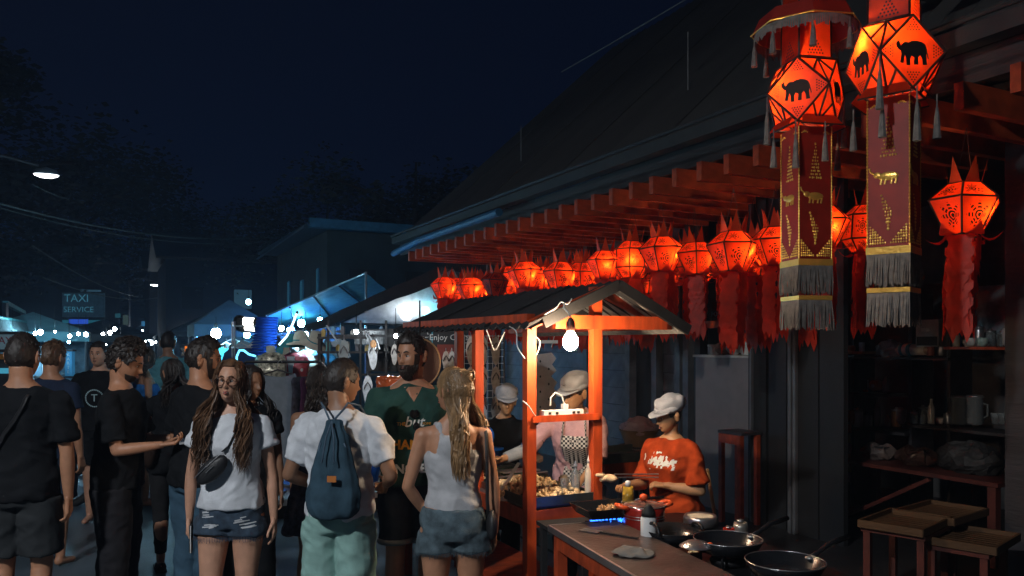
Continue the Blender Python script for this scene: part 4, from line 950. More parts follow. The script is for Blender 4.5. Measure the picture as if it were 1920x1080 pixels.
def person(label, pos, rz, h, fem=False, skinm=None, lean=0, sidelean=0, arms=None, head=(0, 0, 0), legs=None, voxel=.009, hands=True, curl=(.4, .4), bulk=1.0, palm=None, simple=False, group=None, cat='person'):
    s = h/1.75; T = thing('person', label, cat, pos, rz, group); J = {}
    sw = .165 if fem else .19; hipw = .09
    def LT(p, k=1.0):
        p = Vector(p); t = min(1, max(0, (p.z-.92)/.22)); M_ = Matrix.Rotation(lean*t, 3, 'X')@Matrix.Rotation(sidelean*t, 3, 'Y'); c = Vector((0, 0, .96)); return c+M_@(p-c)
    arms = arms or {}; legs = legs or {}
    def S(p): return Vector(p)*s
    J['S'] = S; J['LT'] = LT
    g = MB()
    if fem: TR = [(.84, .10, .08, .01), (.89, .150, .105, .012), (.95, .168, .115, .012), (1.03, .142, .10, .003), (1.10, .122, .088, 0), (1.18, .132, .095, -.005), (1.28, .148, .115, -.018), (1.35, .15, .098, -.006), (1.41, .135, .078, .004), (1.455, .09, .06, .008), (1.49, .055, .052, .01)]
    else: TR = [(.84, .11, .085, .005), (.90, .158, .112, .01), (.97, .160, .112, .008), (1.06, .148, .102, 0), (1.13, .146, .1, -.004), (1.22, .162, .11, -.006), (1.31, .178, .118, -.006), (1.38, .172, .108, 0), (1.43, .15, .085, .006), (1.465, .105, .068, .01), (1.50, .062, .06, .012)]
    TR = [(z, rx*bulk, ry*bulk, cy_) for z, rx, ry, cy_ in TR]; J['TR'] = TR
    def torso(g, rows, inf=0.0, rx_min=0, ry_min=0, n=28):
        vs = []; fs = []
        for (z, rx, ry, cy_) in rows:
            rx = max(rx+inf, rx_min); ry = max(ry+inf, ry_min)
            for k in range(n):
                t = 2*PI*k/n; c, q = math.cos(t), math.sin(t); vs.append(S(LT((rx*math.copysign(abs(c)**.82, c), cy_+ry*math.copysign(abs(q)**.9, q), z))))
        for i in range(len(rows)-1):
            for k in range(n): a, b = i*n+k, i*n+(k+1) % n; fs.append((a, b, b+n, a+n))
        fs.append(tuple(range(n))[::-1]); fs.append(tuple(range((len(rows)-1)*n, len(rows)*n))); g.add(vs, fs)
    J['torso'] = torso
    torso(g, TR)
    ar = (.84 if fem else 1.0)*(1+(bulk-1)*1.4)
    for sd, key in ((1, 'L'), (-1, 'R')):
        ud, fd = arms.get(key, ((sd*.12, .0, -1), (sd*.05, -.12, -1))); ud = Vector(ud).normalized(); fd = Vector(fd).normalized()
        sh = LT((sd*sw, .008, 1.388)); el = sh+ud*.285; wr = el+fd*.245; J[key] = (sh, el, wr, ud, fd)
        g.cap(S(LT((sd*sw*.5, .005, 1.41))), .046*s*ar, S(sh), .053*s*ar, 12)
        g.tube([S(sh), S(sh+ud*.10), S(el)], [.052*s*ar, .047*s*ar, .037*s*ar], 14); g.ell(S(sh), .056*s*ar); g.ell(S(el), .037*s*ar)
        g.tube([S(el), S(el+fd*.07), S(el+fd*.16), S(wr), S(wr+fd*.02)], [.037*s*ar, .040*s*ar, .033*s*ar, .0245*s*ar, .024*s*ar], 14)
    for sd, key in ((1, 'L'), (-1, 'R')):
        kn, an = legs.get(key, ((sd*.095, -.01, .49), (sd*.10, .03, .085))); hp = Vector((sd*hipw, .01, .88)); kn, an = Vector(kn), Vector(an); J['leg'+key] = (hp, kn, an)
        lr = (1.0 if not fem else 1.02)*(1+(bulk-1)*.8)
        g.tube([S(hp+Vector((0, 0, .02))), S(hp.lerp(kn, .3)), S(hp.lerp(kn, .75)), S(kn)], [.088*s*lr, .084*s*lr, .062*s*lr, .054*s*lr], 16)
        ca = kn.lerp(an, .35)+Vector((0, .018, 0)); g.tube([S(kn), S(ca), S(kn.lerp(an, .75)), S(an)], [.054*s*lr, .056*s*lr, .038*s*lr, .034*s*lr], 14); g.ell(S(kn), .054*s*lr)
        if not simple: g.cap(S(an+Vector((0, .02, -.035))), .035*s, S(an+Vector((0, -.13, -.055))), .026*s, 10)
    nk0 = LT((0, .014, 1.46)); hc = LT((0, -.012, 1.635)); R_ = Matrix.Rotation(lean*.55+head[1], 3, 'X'); yaw = Matrix.Rotation(head[0], 3, 'Z'); roll = Matrix.Rotation(head[2], 3, 'Y'); HM = yaw@R_@roll
    if lean > .15: hc = LT((0, -.02, 1.625))
    J['hc'] = hc; J['HM'] = HM
    def HP(v): return S(hc+HM@Vector(v))
    J['HP'] = HP
    nr = .046 if fem else .057
    g.tube([S(nk0), S(nk0.lerp(hc+HM@Vector((0, .022, -.05)), .5)), HP((0, .022, -.05))], [nr*1.18*s, nr*s, nr*1.02*s], 16)
    body = fuse(g, voxel, 5)
    if simple: hm = head_mesh(fem); parts = [(hm, None)]
    hg = MB()
    if hands:
        for sd, key in ((1, 'L'), (-1, 'R')):
            sh, el, wr, ud, fd = J[key]; pn = (palm or {}).get(key, (-sd, 0, 0)); th = (palm or {}).get(key+'t', (0, -1, 0))
            hand_geo(hg, S(wr), fd, pn, th, curl[0 if key == 'L' else 1], s*(.9 if fem else 1))
        hme = fuse(hg, .0048 if not simple else .009, 2)
    H_ = head_mesh(fem); H_.v = [tuple(S(hc+HM@Vector(v))) for v in H_.v]; hdm = H_.mesh('h')
    bm = bmesh.new(); bm.from_mesh(body); bm.from_mesh(hdm)
    if hands: bm.from_mesh(hme)
    me = bpy.data.meshes.new('body'); bm.to_mesh(me); bm.free(); setmat(me, skinm); me.polygons.foreach_set('use_smooth', [True]*len(me.polygons))
    link('body', me, T); J['T'] = T; J['s'] = s; J['fem'] = fem; J['ar'] = ar
    return T, J
def onhead(J, g, name, m, smooth=True, loc=None):
    s, hc, HM = J['s'], J['hc'], J['HM']; g.v = [tuple((hc+HM@Vector(v))*s) for v in g.v]; return g.build(name, m, J['T'], smooth)
eyew = mat('eye white', (.6, .58, .55), .25, bump=0, var=0); iris = mat('dark iris', (.03, .018, .012), .15, bump=0, var=0)
def face(J, browm, lipm=None, open_=False, lids=None):
    fem = J['fem']
    for sd in (-1, 1):
        p = headpos(sd*.37, .0, fem); g = MB(); g.ell(p+Vector((0, .004, 0)), (.0135, .010, .0062), 12, 8); e = onhead(J, g, 'eye', eyew)
        g = MB(); g.ell(p+Vector((-.0, -.0045, 0)), (.0055, .003, .0056), 10, 6); onhead(J, g, 'iris', iris)
        g = MB(); g.tube([headpos(sd*(.16+.40*i/5), .18+.05*math.sin(PI*i/5), fem)*1.025 for i in range(6)], [.0022, .004, .0042, .004, .003, .0012], 5); onhead(J, g, 'eyebrow', browm)
        g = MB(); g.tube([headpos(sd*(.22+.30*i/5), .03+.035*math.sin(PI*i/5), fem)+Vector((0, -.003, .003)) for i in range(6)], .0016, 5); onhead(J, g, 'eyelid', browm)
    if lipm:
        g = MB(); g.tube([headpos(-.24+.48*i/8, -.515, fem)+Vector((0, -.002, 0)) for i in range(9)], [.001, .0028, .0035, .004, .0035, .004, .0035, .0028, .001], 6)
        g.tube([headpos(-.22+.44*i/8, -.60, fem)+Vector((0, -.002, 0)) for i in range(9)], [.001, .003, .0045, .005, .005, .005, .0045, .003, .001], 6); onhead(J, g, 'lips', lipm)
        g = MB(); g.ell(headpos(0, -.555, fem)+Vector((0, -.0035, 0)), (.014 if open_ else .018, .004, .0035 if open_ else .0018), 12, 6); onhead(J, g, 'mouth', eyew if open_ else iris)
def folds(me, amp, seed=0, f=7.0, zf=.35):
    amp *= 1.8; n = len(me.vertices); o = Vector((seed*3.1, 0, seed)); out = [0.0]*(n*3)
    cs = [v.co.copy() for v in me.vertices]; ns = [v.vector.copy() for v in me.vertex_normals]
    for i, (c, nn) in enumerate(zip(cs, ns)):
        q = Vector((c.x*f, c.y*f, c.z*f*zf))+o; a = noise.noise(q+noise.noise_vector(c*3+o)*.8)
        b = noise.noise(Vector((c.x*f*1.5+c.z*f*1.2, c.y*f*1.5, c.z*f*1.6))+o)
        e = noise.noise(Vector((c.x*f*2.3-c.z*f*1.7, c.y*f*2.2, c.z*f*1.9))+o*1.7)
        ds = amp*((.45-abs(e)*2.6)*.4+(1-abs(a)*3)*.8+b*.7); r_ = c+nn*max(ds, -.0035); out[3*i:3*i+3] = r_[:]
    me.vertices.foreach_set('co', out); me.update()
def shirt(J, m, name='shirt', hem=.90, sleeve=.55, neck=1.47, inf=.016, fit=.155, fitd=.115, amp=.006, voxel=.009, seed=0, neckr=(.088, .074), loose=.02, slr=1.0):
    g = MB(); rows = [(hem, fit+.008, fitd+.006, .004)]
    for z, rx, ry, cy_ in J['TR']:
        if z > hem+.02 and z < neck-.01: rows.append((z, rx+inf, ry+inf, cy_))
    rows.append((neck, neckr[0], neckr[1], .01))
    rows = [(z, max(rx, fit if z < 1.3 else 0, .184*min(1, max(0, (1.12-z)/.1))), max(ry, fitd if z < 1.3 else 0, .142*min(1, max(0, (1.12-z)/.1))), c) for z, rx, ry, c in rows]
    J['torso'](g, rows); S, s, ar = J['S'], J['s'], J['ar']
    if sleeve > 0:
        for key in 'LR':
            sh, el, wr, ud, fd = J[key]; sd = 1 if key == 'L' else -1; LT = J['LT']
            g.cap(S(LT((sd*.09, .005, 1.405))), .056*s*ar, S(sh), .061*s*ar, 12)
            L = min(1, sleeve/1.0); e = sh+ud*.285*L; r1 = (.052+loose)*s*ar*slr
            g.tube([S(sh), S(sh.lerp(e, .5)), S(e)], [.061*s*ar, .062*s*ar*slr, r1], 16)
            if sleeve > 1:
                e2 = el+fd*.245*(sleeve-1); g.ell(S(el), .052*s*ar); g.tube([S(el), S(e2)], [.052*s*ar, .042*s*ar], 14)
    me = fuse(g, voxel, 4); folds(me, amp*s, seed); setmat(me, m); return link(name, me, J['T'])
def lower(J, m, name='shorts', waist=1.02, end=.3, r0=.105, r1=.09, amp=.005, seed=0, voxel=.009, fl=None, rx=.17, ry=.125):
    """end: how far down the leg, 0 hip .. 1 knee .. 2 ankle"""
    g = MB(); S, s = J['S'], J['s']; LTi = J['LT']
    J['torso'](g, [(.83, rx*.86, ry*.9, .008), (.88, rx, ry, .01), (.95, rx, ry*.98, .01), (waist, rx*.93, ry*.93, .004)])
    for key in 'LR':
        hp, kn, an = J['leg'+key]; a = hp+Vector((0, 0, -.01))
        if end <= 1: b = hp.lerp(kn, end); g.tube([S(a), S(a.lerp(b, .5)), S(b)], [r0*s, (r0+r1)/2*s, r1*s], 18)
        else:
            b = kn.lerp(an, end-1); g.tube([S(a), S(hp.lerp(kn, .5)), S(kn), S(kn.lerp(b, .5)), S(b)], [r0*s, (r0*.6+r1*.4)*s, r1*s, r1*.95*s, (fl or r1*.8)*s], 18)
    me = fuse(g, voxel, 3); folds(me, amp*s, seed, 6, .8); setmat(me, m); return link(name, me, J['T'])
def shoes(J, m, name='shoe'):
    S, s = J['S'], J['s']
    for key in 'LR':
        hp, kn, an = J['leg'+key]; g = MB(); b = an+Vector((0, .01, -.04)); g.tube([S(b+Vector((0, .04, 0))), S(b+Vector((0, -.05, -.005))), S(b+Vector((0, -.15, -.018)))], [.04*s, .042*s, .034*s], 14, True, .8)
        g.box(S(an+Vector((0, -.05, -.075))), (.085*s, .27*s, .02*s)); g.build(name, m, J['T'], True)
def decal(J, target, s, size, m, px, pz, name='lettering', back=False, shear=0, bold=0, x0=None):
    """flat print laid onto the cloth: every vertex of the letters is dropped on the shirt surface"""
    me0 = text_mesh(s, size, 0, 'CENTER', shear, bold) if isinstance(s, str) else s
    bv = BVHTree.FromPolygons([v.co for v in target.data.vertices], [p.vertices for p in target.data.polygons])
    bm = bmesh.new(); bm.from_mesh(me0); bmesh.ops.triangulate(bm, faces=bm.faces)
    for it in range(2):
        ed = [e for e in bm.edges if e.calc_length() > .012]
        if ed: bmesh.ops.subdivide_edges(bm, edges=ed, cuts=1)
    dr = Vector((0, 1, 0)) if not back else Vector((0, -1, 0))
    for v in bm.verts:
        x = px+v.co.x*(1 if not back else -1); z = pz+v.co.y; o = Vector((x, -1 if not back else 1, z)); hit = bv.ray_cast(o, dr)[0]
        v.co = (hit if hit else Vector((x, 0, z)))-dr*.003
    me = bpy.data.meshes.new(name); bm.to_mesh(me); bm.free(); setmat(me, m); return link(name, me, J['T'])
def surf_tube(target, pts, r, name, m, parent, flat=.4, off=.004, n=6):
    """a strap lying on a surface: points (x, z, side) dropped on it"""
    bv = BVHTree.FromPolygons([v.co for v in target.data.vertices], [p.vertices for p in target.data.polygons]); out = []
    for i in range(len(pts)-1):
        for k in range(6):
            q = Vector(pts[i]).lerp(Vector(pts[i+1]), k/6); hit, nr, _, _ = bv.find_nearest(q); out.append(hit+nr*off)
    g = MB(); g.tube(out, r, n, True, flat); return g.build(name, m, parent, True)

hair_dark = mat('dark hair', (.022, .015, .012), .5, var=.4, vs=40, bump=.3, bs=200, stretch=(1, 1, .2))
hair_brown = mat('brown hair', (.12, .062, .032), .45, var=.5, vs=40, bump=.3, bs=200, stretch=(1, 1, .15))
hair_blond = mat('blond brown hair', (.27, .155, .07), .42, var=.6, vs=30, bump=.3, bs=200, stretch=(1, 1, .12))
lipm = mat('lips', (.38, .10, .08), .4, bump=0); lipd = mat('dark lips', (.25, .09, .07), .45, bump=0)
sk_light = skin('light skin', (.55, .29, .19)); sk_tan = skin('tanned skin', (.46, .22, .125)); sk_brown = skin('brown skin', (.28, .14, .08)); sk_thai = skin('golden brown skin', (.45, .24, .12))
black_tee = cloth('black jersey', (.010, .011, .013)); white_tee = cloth('white jersey', (.62, .64, .68)); green_tee = cloth('bottle green jersey', (.028, .075, .062))
denim = mat('blue denim', (.035, .06, .095), .9, var=.45, vs=25, bump=.4, bs=250); denim2 = mat('faded denim', (.085, .125, .15), .9, var=.5, vs=22, bump=.4, bs=250)
def ppos(px, Y): return Vector(((px-960)/FOC*Y, Y, 0))
GF = lambda x: x

clear_lens = bpy.data.materials.new('clear lens'); clear_lens.use_nodes = True; nt = clear_lens.node_tree; nt.nodes.clear()
a_ = nt.nodes.new('ShaderNodeBsdfTransparent'); b_ = nt.nodes.new('ShaderNodeBsdfGlossy'); b_.inputs['Roughness'].default_value = .03; f_ = nt.nodes.new('ShaderNodeFresnel'); x_ = nt.nodes.new('ShaderNodeMixShader'); o_ = nt.nodes.new('ShaderNodeOutputMaterial')
nt.links.new(f_.outputs[0], x_.inputs[0]); nt.links.new(a_.outputs[0], x_.inputs[1]); nt.links.new(b_.outputs[0], x_.inputs[2]); nt.links.new(x_.outputs[0], o_.inputs[0])
# 1 girl in white T-shirt, facing the camera
T, J = person('young woman in white T-shirt, glasses and ripped denim shorts facing the camera', ppos(434, 4.22), .06, 1.652, True, sk_light, head=(.0, -.06, .03),
    arms={'L': ((.20, .02, -1), (.06, -.10, -1)), 'R': ((-.22, .03, -1), (-.02, -.04, -1))}, legs={'L': ((.085, -.02, .49), (.09, .06, .085)), 'R': ((-.1, -.06, .49), (-.11, -.03, .085))}, curl=(.3, .75), palm={'L': (-1, .3, 0), 'R': (1, .2, 0)}, voxel=.008)
face(J, hair_brown, lipm, True)
onhead(J, long_hair(5, .42, True, n=720, wav=.015, width=.07), 'hair', hair_brown, False)
sh = shirt(J, white_tee, hem=.935, sleeve=.42, fit=.152, fitd=.112, amp=.006, seed=2, neckr=(.075, .066), neck=1.455, loose=.035)
jn = lower(J, denim, 'shorts', 1.0, .26, .104, .115, seed=4, rx=.178, ry=.128)
rp = MB()
rr = random.Random(8)
for cx, cz in ((-.10, .855), (-.075, .80), (.11, .80), (.075, .83)):
    for i in range(7): x = cx+rr.uniform(-.02, .02); z = cz+rr.uniform(-.014, .014); w = rr.uniform(.012, .03); rp.add([(x-w, z, 0), (x+w, z+.006, 0), (x+w*.9, z+.011, 0), (x-w, z+.006, 0)], [(0, 1, 2, 3)])
tag(decal(J, jn, rp.mesh('rips'), .1, mat('white denim threads', (.5, .52, .55), .95), 0, 0, 'ripped_patch'), kind='stuff')
g = MB()
for i in range(80):
    a = 2*PI*i/80
    for key in 'LR':
        hp, kn, an = J['leg'+key]; e = J['S'](hp.lerp(kn, .26)); x = e.x+.108*math.cos(a)*.94; y = e.y+.108*math.sin(a)*.94; g.tube([(x, y, e.z+.01), (x*1.0, y, e.z-rr.uniform(.006, .022))], .0016, 3, False)
g.build('frayed_hem', denim, T)
gl = MB(); 
for sd in (-1, 1): gl.tube([(sd*.034+.0275*math.cos(a), -.101+.012*abs(math.cos(a))*(1 if math.cos(a)*sd > 0 else 0), -.004+.023*math.sin(a)) for a in [2*PI*i/20 for i in range(21)]], .0021, 5, False); gl.tube([(sd*.062, -.093, .002), (sd*.074, -.06, .006), (sd*.08, .005, .004)], .0013, 5)
gl.tube([(-.008, -.102, .0), (.008, -.102, .0)], .0014, 5); onhead(J, gl, 'glasses', mat('thin brown frame', (.10, .035, .02), .25, .4))
g = MB()
for sd in (-1, 1): g.ell((sd*.034, -.101, -.004), (.026, .0012, .021), 16, 8)
onhead(J, g, 'glasses_lens', clear_lens)
bagm = mat('black nylon', (.014, .014, .016), .5, bump=.2)
bg_ = MB(); b0 = Vector((-.055, -.15, 1.10)); Rb = Euler((0, -.75, 0)).to_matrix(); bg_.ell(b0, (.098, .032, .05), 20, 12, Rb); bg_.build('waist_bag', bagm, T, True)
g = MB(); g.tube([b0+Rb@Vector((-.085+.17*i/8, -.034+.01*abs(i-4)/4, .028)) for i in range(9)], .0022, 5); g.tube([b0+Rb@Vector((-.02+.05*i/3, -.037, .006)) for i in range(4)], .002, 5); g.build('zip', steel, T)
surf_tube(sh, [(.0, -.2, 1.17), (.05, -.14, 1.28), (.085, -.06, 1.38), (.06, .05, 1.4), (-.05, .12, 1.2), (-.14, .06, 1.05), (-.12, -.1, 1.03)], .015, 'strap', bagm, T, .25)
shoes(J, white_paint)
wr = J['S'](J['R'][2]); tg = thing('mobile_phone', 'phone held low in the right hand of the woman with glasses', 'phone', tuple(T.matrix_basis@Vector((wr.x+.018, wr.y-.03, wr.z-.09))), .3)
g = MB(); g.box((0, 0, 0), (.012, .07, .145)); g.build('body', blackboard, tg); g = MB(); g.box((-.0075, 0, 0), (.002, .064, .135)); g.build('screen', mat('dark phone glass', (.01, .01, .012), .1), tg); g = MB(); g.tube([(0, -.036, .07), (0, -.04, 0), (0, -.036, -.07)], .003, 5); g.build('case_edge', white_wire, tg)

# 2 man with drawstring backpack, back view
T, J = person('man in white T-shirt and mint shorts seen from behind with a blue drawstring backpack', ppos(636, 4.15), PI-.12, 1.655, False, sk_brown, head=(-.75, .12, 0), bulk=1.02, lean=.06,
    arms={'L': ((.35, .10, -1), (-.35, -.75, -.35)), 'R': ((-.38, .08, -1), (.3, -.75, -.30))}, palm={'L': (-1, 0, 0), 'Lt': (0, 0, 1), 'R': (1, 0, 0), 'Rt': (0, 0, 1)}, curl=(.7, .7), voxel=.0085)
onhead(J, short_hair('crop', seed=3), 'hair', hair_dark, False)
sh = shirt(J, white_tee, hem=.905, sleeve=.72, fit=.17, fitd=.125, amp=.010, seed=7, loose=.006)
lower(J, cloth('mint cotton', (.27, .45, .41)), 'shorts', 1.0, .98, .112, .105, amp=.007, seed=8, rx=.178, ry=.135)
shoes(J, blackboard)
pack = cloth('slate blue nylon', (.035, .07, .10), .3, .3)
g = MB(); S_ = J['S']
prof = [(.775, .04, .04), (.785, .115, .085), (.84, .150, .105), (.93, .152, .10), (1.05, .130, .085), (1.18, .10, .06), (1.30, .07, .042), (1.36, .05, .034), (1.40, .055, .03)]
vs = []; fs = []; n = 40
for z, rx, ry in prof:
    for k in range(n):
        t = 2*PI*k/n; pl = 1+(.06*math.cos(9*t+z*3) if z > 1.1 else .02*math.cos(7*t+z*9)); zz = .90+(z-.775)*.82; vs.append((rx*.9*pl*math.cos(t)-.03, .175+ry*pl*math.sin(t)*.8-(z-.8)*.035, zz*.97))
for i in range(len(prof)-1):
    for k in range(n): a, b = i*n+k, i*n+(k+1) % n; fs.append((a, b, b+n, a+n))
fs += [tuple(range(n))[::-1], tuple(range((len(prof)-1)*n, len(prof)*n))]
g.add(vs, fs); me = g.mesh('backpack', pack, True); 
sd_ = bpy.data.objects.new('tmp', me); TS.collection.objects.link(sd_); q = sd_.modifiers.new('s', 'SUBSURF'); q.levels = 2; TV.update(); me2 = bpy.data.meshes.new_from_object(sd_.evaluated_get(TV.depsgraph), depsgraph=TV.depsgraph); bpy.data.objects.remove(sd_); folds(me2, .005, 5, 9, .4)
link('backpack', me2, T); setmat(me2, pack)
g = MB(); g.box((-.055, .268, 1.085), (.045, .006, .03)); g.build('leather_patch', mat('orange leather patch', (.5, .16, .03), .5), T)
g = MB()
for sdx in (-1, 1):
    g.tube([(-.02+sdx*.01, .17, 1.36), (-.02+sdx*.05, .13, 1.415), (sdx*.07, .07, 1.44), (sdx*.10, -.03, 1.42), (sdx*.14, -.13, 1.30)], .0055, 6); g.tube([(-.03, .2, 1.36), (-.03+sdx*.02, .225, 1.28), (-.03+sdx*.03, .255, 1.16)], .004, 6)
    g.tube([(-.03+sdx*.06, .19, 1.25), (-.03+sdx*.11, .16, 1.1), (-.03+sdx*.12, .14, .95)], .004, 6)
g.build('drawstring', mat('blue cord', (.06, .10, .15), .8), T, True)

# 3 bearded man facing the camera
T, J = person('bearded man in dark green printed T-shirt and dark shorts facing the camera', ppos(772, 4.8), .22, 1.79, False, sk_tan, head=(-.72, .06, -.02), bulk=1.06,
    arms={'L': ((.22, -.05, -1), (.0, -.45, -1)), 'R': ((-.25, .12, -1), (-.05, .15, -1))}, voxel=.0085)
face(J, hair_dark, lipd)
onhead(J, short_hair('quiff', seed=5), 'hair', hair_dark, False)
g = MB(); bd_in = lambda ph, th: (abs(ph) < 1.35 and th < -.42+.02*math.cos(ph*3) and th > -1.35 and not (abs(ph) < .26 and -.64 < th < -.48)) or (.9 < abs(ph) < 1.35 and th < .1 and th > -1.2)
cap_region(g, bd_in, lambda ph, th: .004+.006*gs(th, -.95, .3), False, n=110, m=80, nz=.003, seed=2, fr=80)
r = random.Random(4)
for i in range(420):
    ph, th = r.uniform(-1.3, 1.3), r.uniform(-1.35, -.4)
    if bd_in(ph, th): q = headpos(ph, th); d = q.normalized(); q = q+d*.004; g.tube([q, q+d*.006+Vector((r.uniform(-.004, .004), -.002, -.010)), q+d*.006+Vector((r.uniform(-.004, .004), 0, -.020))], [.003, .002, .0005], 4, False)
onhead(J, g, 'beard', mat('brown black beard', (.035, .018, .012), .6, var=.4), False)
sh = shirt(J, green_tee, hem=.89, sleeve=.62, fit=.168, fitd=.122, amp=.006, seed=11, neckr=(.08, .085), neck=1.462, loose=.022)
g = MB(); g.add([(-.055, 1.47, 0), (.055, 1.47, 0), (.0, 1.385, 0)], [(0, 2, 1)]); decal(J, sh, g.mesh('v'), 1, sk_tan, 0, .018, 'open_collar')
orange_print = mat('orange yellow print', (.85, .35, .02), .7); wp = mat('white print', (.75, .75, .7), .7)
decal(J, sh, 'THE', .028, orange_print, -.075, 1.275); decal(J, sh, 'but', .085, wp, 0, 1.285, shear=.25, bold=.001); decal(J, sh, 'HOME', .02, orange_print, .072, 1.275)
decal(J, sh, 'HAND', .075, orange_print, -.02, 1.15, bold=.003); decal(J, sh, 'NOSE', .07, wp, -.02, 1.01, bold=.003)
g = MB()
for sd in (-1, 1): g.ell((.0+sd*.012, -.158, 1.335+sd*.0), (.016, .006, .024), 14, 8, Euler((.1, 0, .2)).to_matrix())
g.v = [tuple(v) for v in g.v]; g.ell((.012, -.152, 1.26), (.019, .006, .026), 14, 8); g.ell((.0, -.152, 1.33), (.018, .006, .026), 14, 8); g.build('sunglasses', mat('black gloss plastic', (.01, .01, .01), .08), T, True)
sho = lower(J, cloth('dark navy cotton', (.03, .04, .055)), 'shorts', 1.0, .82, .108, .098, seed=12, rx=.172, ry=.13)
g = MB()
for key in 'LR':
    hp, kn, an = J['leg'+key]; e = J['S'](hp.lerp(kn, .81)); g.tube([(e.x+.103*math.cos(a), e.y+.103*math.sin(a), e.z+.0) for a in [2*PI*i/24 for i in range(25)]], .011, 6, False, 1.6)
g.build('rolled_cuff', cloth('pale cuff', (.18, .2, .21)), T, True)
shoes(J, blackboard)

# 4 blonde woman seen from behind
T, J = person('woman with long blond hair in grey tank top and frayed denim shorts seen from behind', ppos(850, 4.02), PI+.10, 1.615, True, sk_tan, head=(.95, .05, 0), 
    arms={'L': ((.30, .03, -1), (-.45, -.45, -.75)), 'R': ((-.2, .02, -1), (-.02, -.1, -1))}, curl=(.5, .3), palm={'L': (-1, 0, 0), 'R': (1, 0, 0)}, voxel=.008, bulk=1.03)
face(J, hair_brown, lipm)
hb = long_hair(9, .40, False, n=900, wav=.011, width=.055, minph=1.6); onhead(J, hb, 'hair', hair_blond, False)
g = MB(); g.ell((.0, .1, .075), (.028, .026, .028), 12, 8); r = random.Random(6)
for i in range(26): a = r.random()*6.3; g.tube([(.028*math.cos(a), .1, .075+.028*math.sin(a)), (.03*math.cos(a+.8), .125, .075+.03*math.sin(a+.8)), (.02*math.cos(a+1.6), .13, .075+.02*math.sin(a+1.6))], [.005, .005, .001], 4, False)
onhead(J, g, 'hair_bun', hair_blond, False)
grey_top = cloth('grey ribbed cotton', (.46, .46, .48))
g = MB(); rows = [(.93, .152, .118, .006)]+[(z, max(rx+.010, .138), max(ry+.010, .10), c) for z, rx, ry, c in J['TR'] if .95 < z < 1.32]+[(1.325, .135, .098, -.004)]
J['torso'](g, rows); S = J['S']; LT = J['LT']
for sd in (-1, 1): g.tube([S(LT(p)) for p in ((sd*.05, .085, 1.30), (sd*.058, .075, 1.38), (sd*.075, .04, 1.445), (sd*.085, -.03, 1.44), (sd*.09, -.10, 1.34), (sd*.09, -.11, 1.28))], .017*J['s'], 8)
g.ell(S(LT((0, .082, 1.33))), (.085, .040, .07), 14, 10)
me = fuse(g, .008, 3); folds(me, .005, 15); setmat(me, grey_top); tt = link('tank_top', me, T)
lower(J, denim2, 'shorts', 1.0, .28, .106, .118, seed=16, rx=.176, ry=.135)
g = MB(); rr = random.Random(9)
for i in range(90):
    a = 2*PI*i/90
    for key in 'LR':
        hp, kn, an = J['leg'+key]; e = J['S'](hp.lerp(kn, .28)); x = e.x+.108*math.cos(a); y = e.y+.108*math.sin(a); g.tube([(x, y, e.z+.01), (x, y, e.z-rr.uniform(.006, .024))], .0017, 3, False)
g.build('frayed_hem', denim2, T)
g = MB(); g.tube([S(LT(p)) for p in ((-.17, .0, 1.45), (-.175, .06, 1.40), (-.178, .085, 1.25), (-.18, .08, 1.05), (-.19, .07, .9))], .009, 6, True, .3); g.build('bag_strap', bagm, T, True)
g = MB(); g.ell((-.19, .06, .84), (.03, .06, .075), 16, 10); g.build('handbag', bagm, T, True)
shoes(J, dark_cloth)

# 5 man at the far left seen from behind
T, J = person('man in black T-shirt with a shoulder strap, seen from behind at the left edge', ppos(42, 4.45), PI+.16, 1.79, False, sk_tan, head=(-.1, .05, 0), bulk=.98,
    arms={'R': ((-.16, .06, -1), (.0, -.08, -1)), 'L': ((.2, 0, -1), (0, -.3, -1))}, voxel=.009)
onhead(J, short_hair('crop', seed=8), 'hair', hair_dark, False)
sh = shirt(J, black_tee, hem=.87, sleeve=.75, fit=.160, fitd=.12, amp=.008, seed=21, loose=.022)
surf_tube(sh, [(-.08, .1, 1.45), (-.03, .14, 1.36), (.08, .14, 1.2), (.16, .1, 1.05)], .022, 'strap', bagm, T, .2)
lower(J, cloth('charcoal cotton', (.03, .033, .036)), 'shorts', 1.0, .80, .112, .11, seed=22, rx=.176, ry=.135); shoes(J, blackboard)

# 6 curly haired man in profile looking at a phone
T, J = person('curly haired man in black clothes in profile looking down at a phone', ppos(222, 4.95), PI/2+.12, 1.745, False, sk_tan, head=(.0, .34, 0), bulk=.97, lean=.05,
    arms={'L': ((.12, -.32, -1), (.0, -1, .05)), 'R': ((-.12, -.2, -1), (.12, -1, .12))}, palm={'L': (0, 0, 1), 'Lt': (-1, 0, 0), 'R': (0, 0, 1), 'Rt': (1, 0, 0)}, curl=(.5, .6), voxel=.009)
face(J, hair_dark, lipd); onhead(J, short_hair('curly', seed=12), 'hair', hair_dark, False)
g = MB(); cap_region(g, lambda ph, th: abs(ph) < 1.3 and -1.3 < th < -.5 and not (abs(ph) < .2 and th > -.62), lambda ph, th: .003, False, n=70, m=50, nz=.002); onhead(J, g, 'stubble', hair_dark)
shirt(J, black_tee, hem=.86, sleeve=.8, fit=.17, fitd=.13, amp=.006, seed=31, loose=.025); lower(J, cloth('black twill', (.02, .02, .024)), 'trousers', 1.0, 1.95, .115, .09, seed=32, fl=.08, rx=.172, ry=.135); shoes(J, blackboard)
w = T.matrix_basis@J['S'](J['R'][2]+J['R'][4]*.15); t = thing('mobile_phone', 'phone held flat in front of the curly haired man', 'phone', (w.x, w.y, w.z+.01), .2)
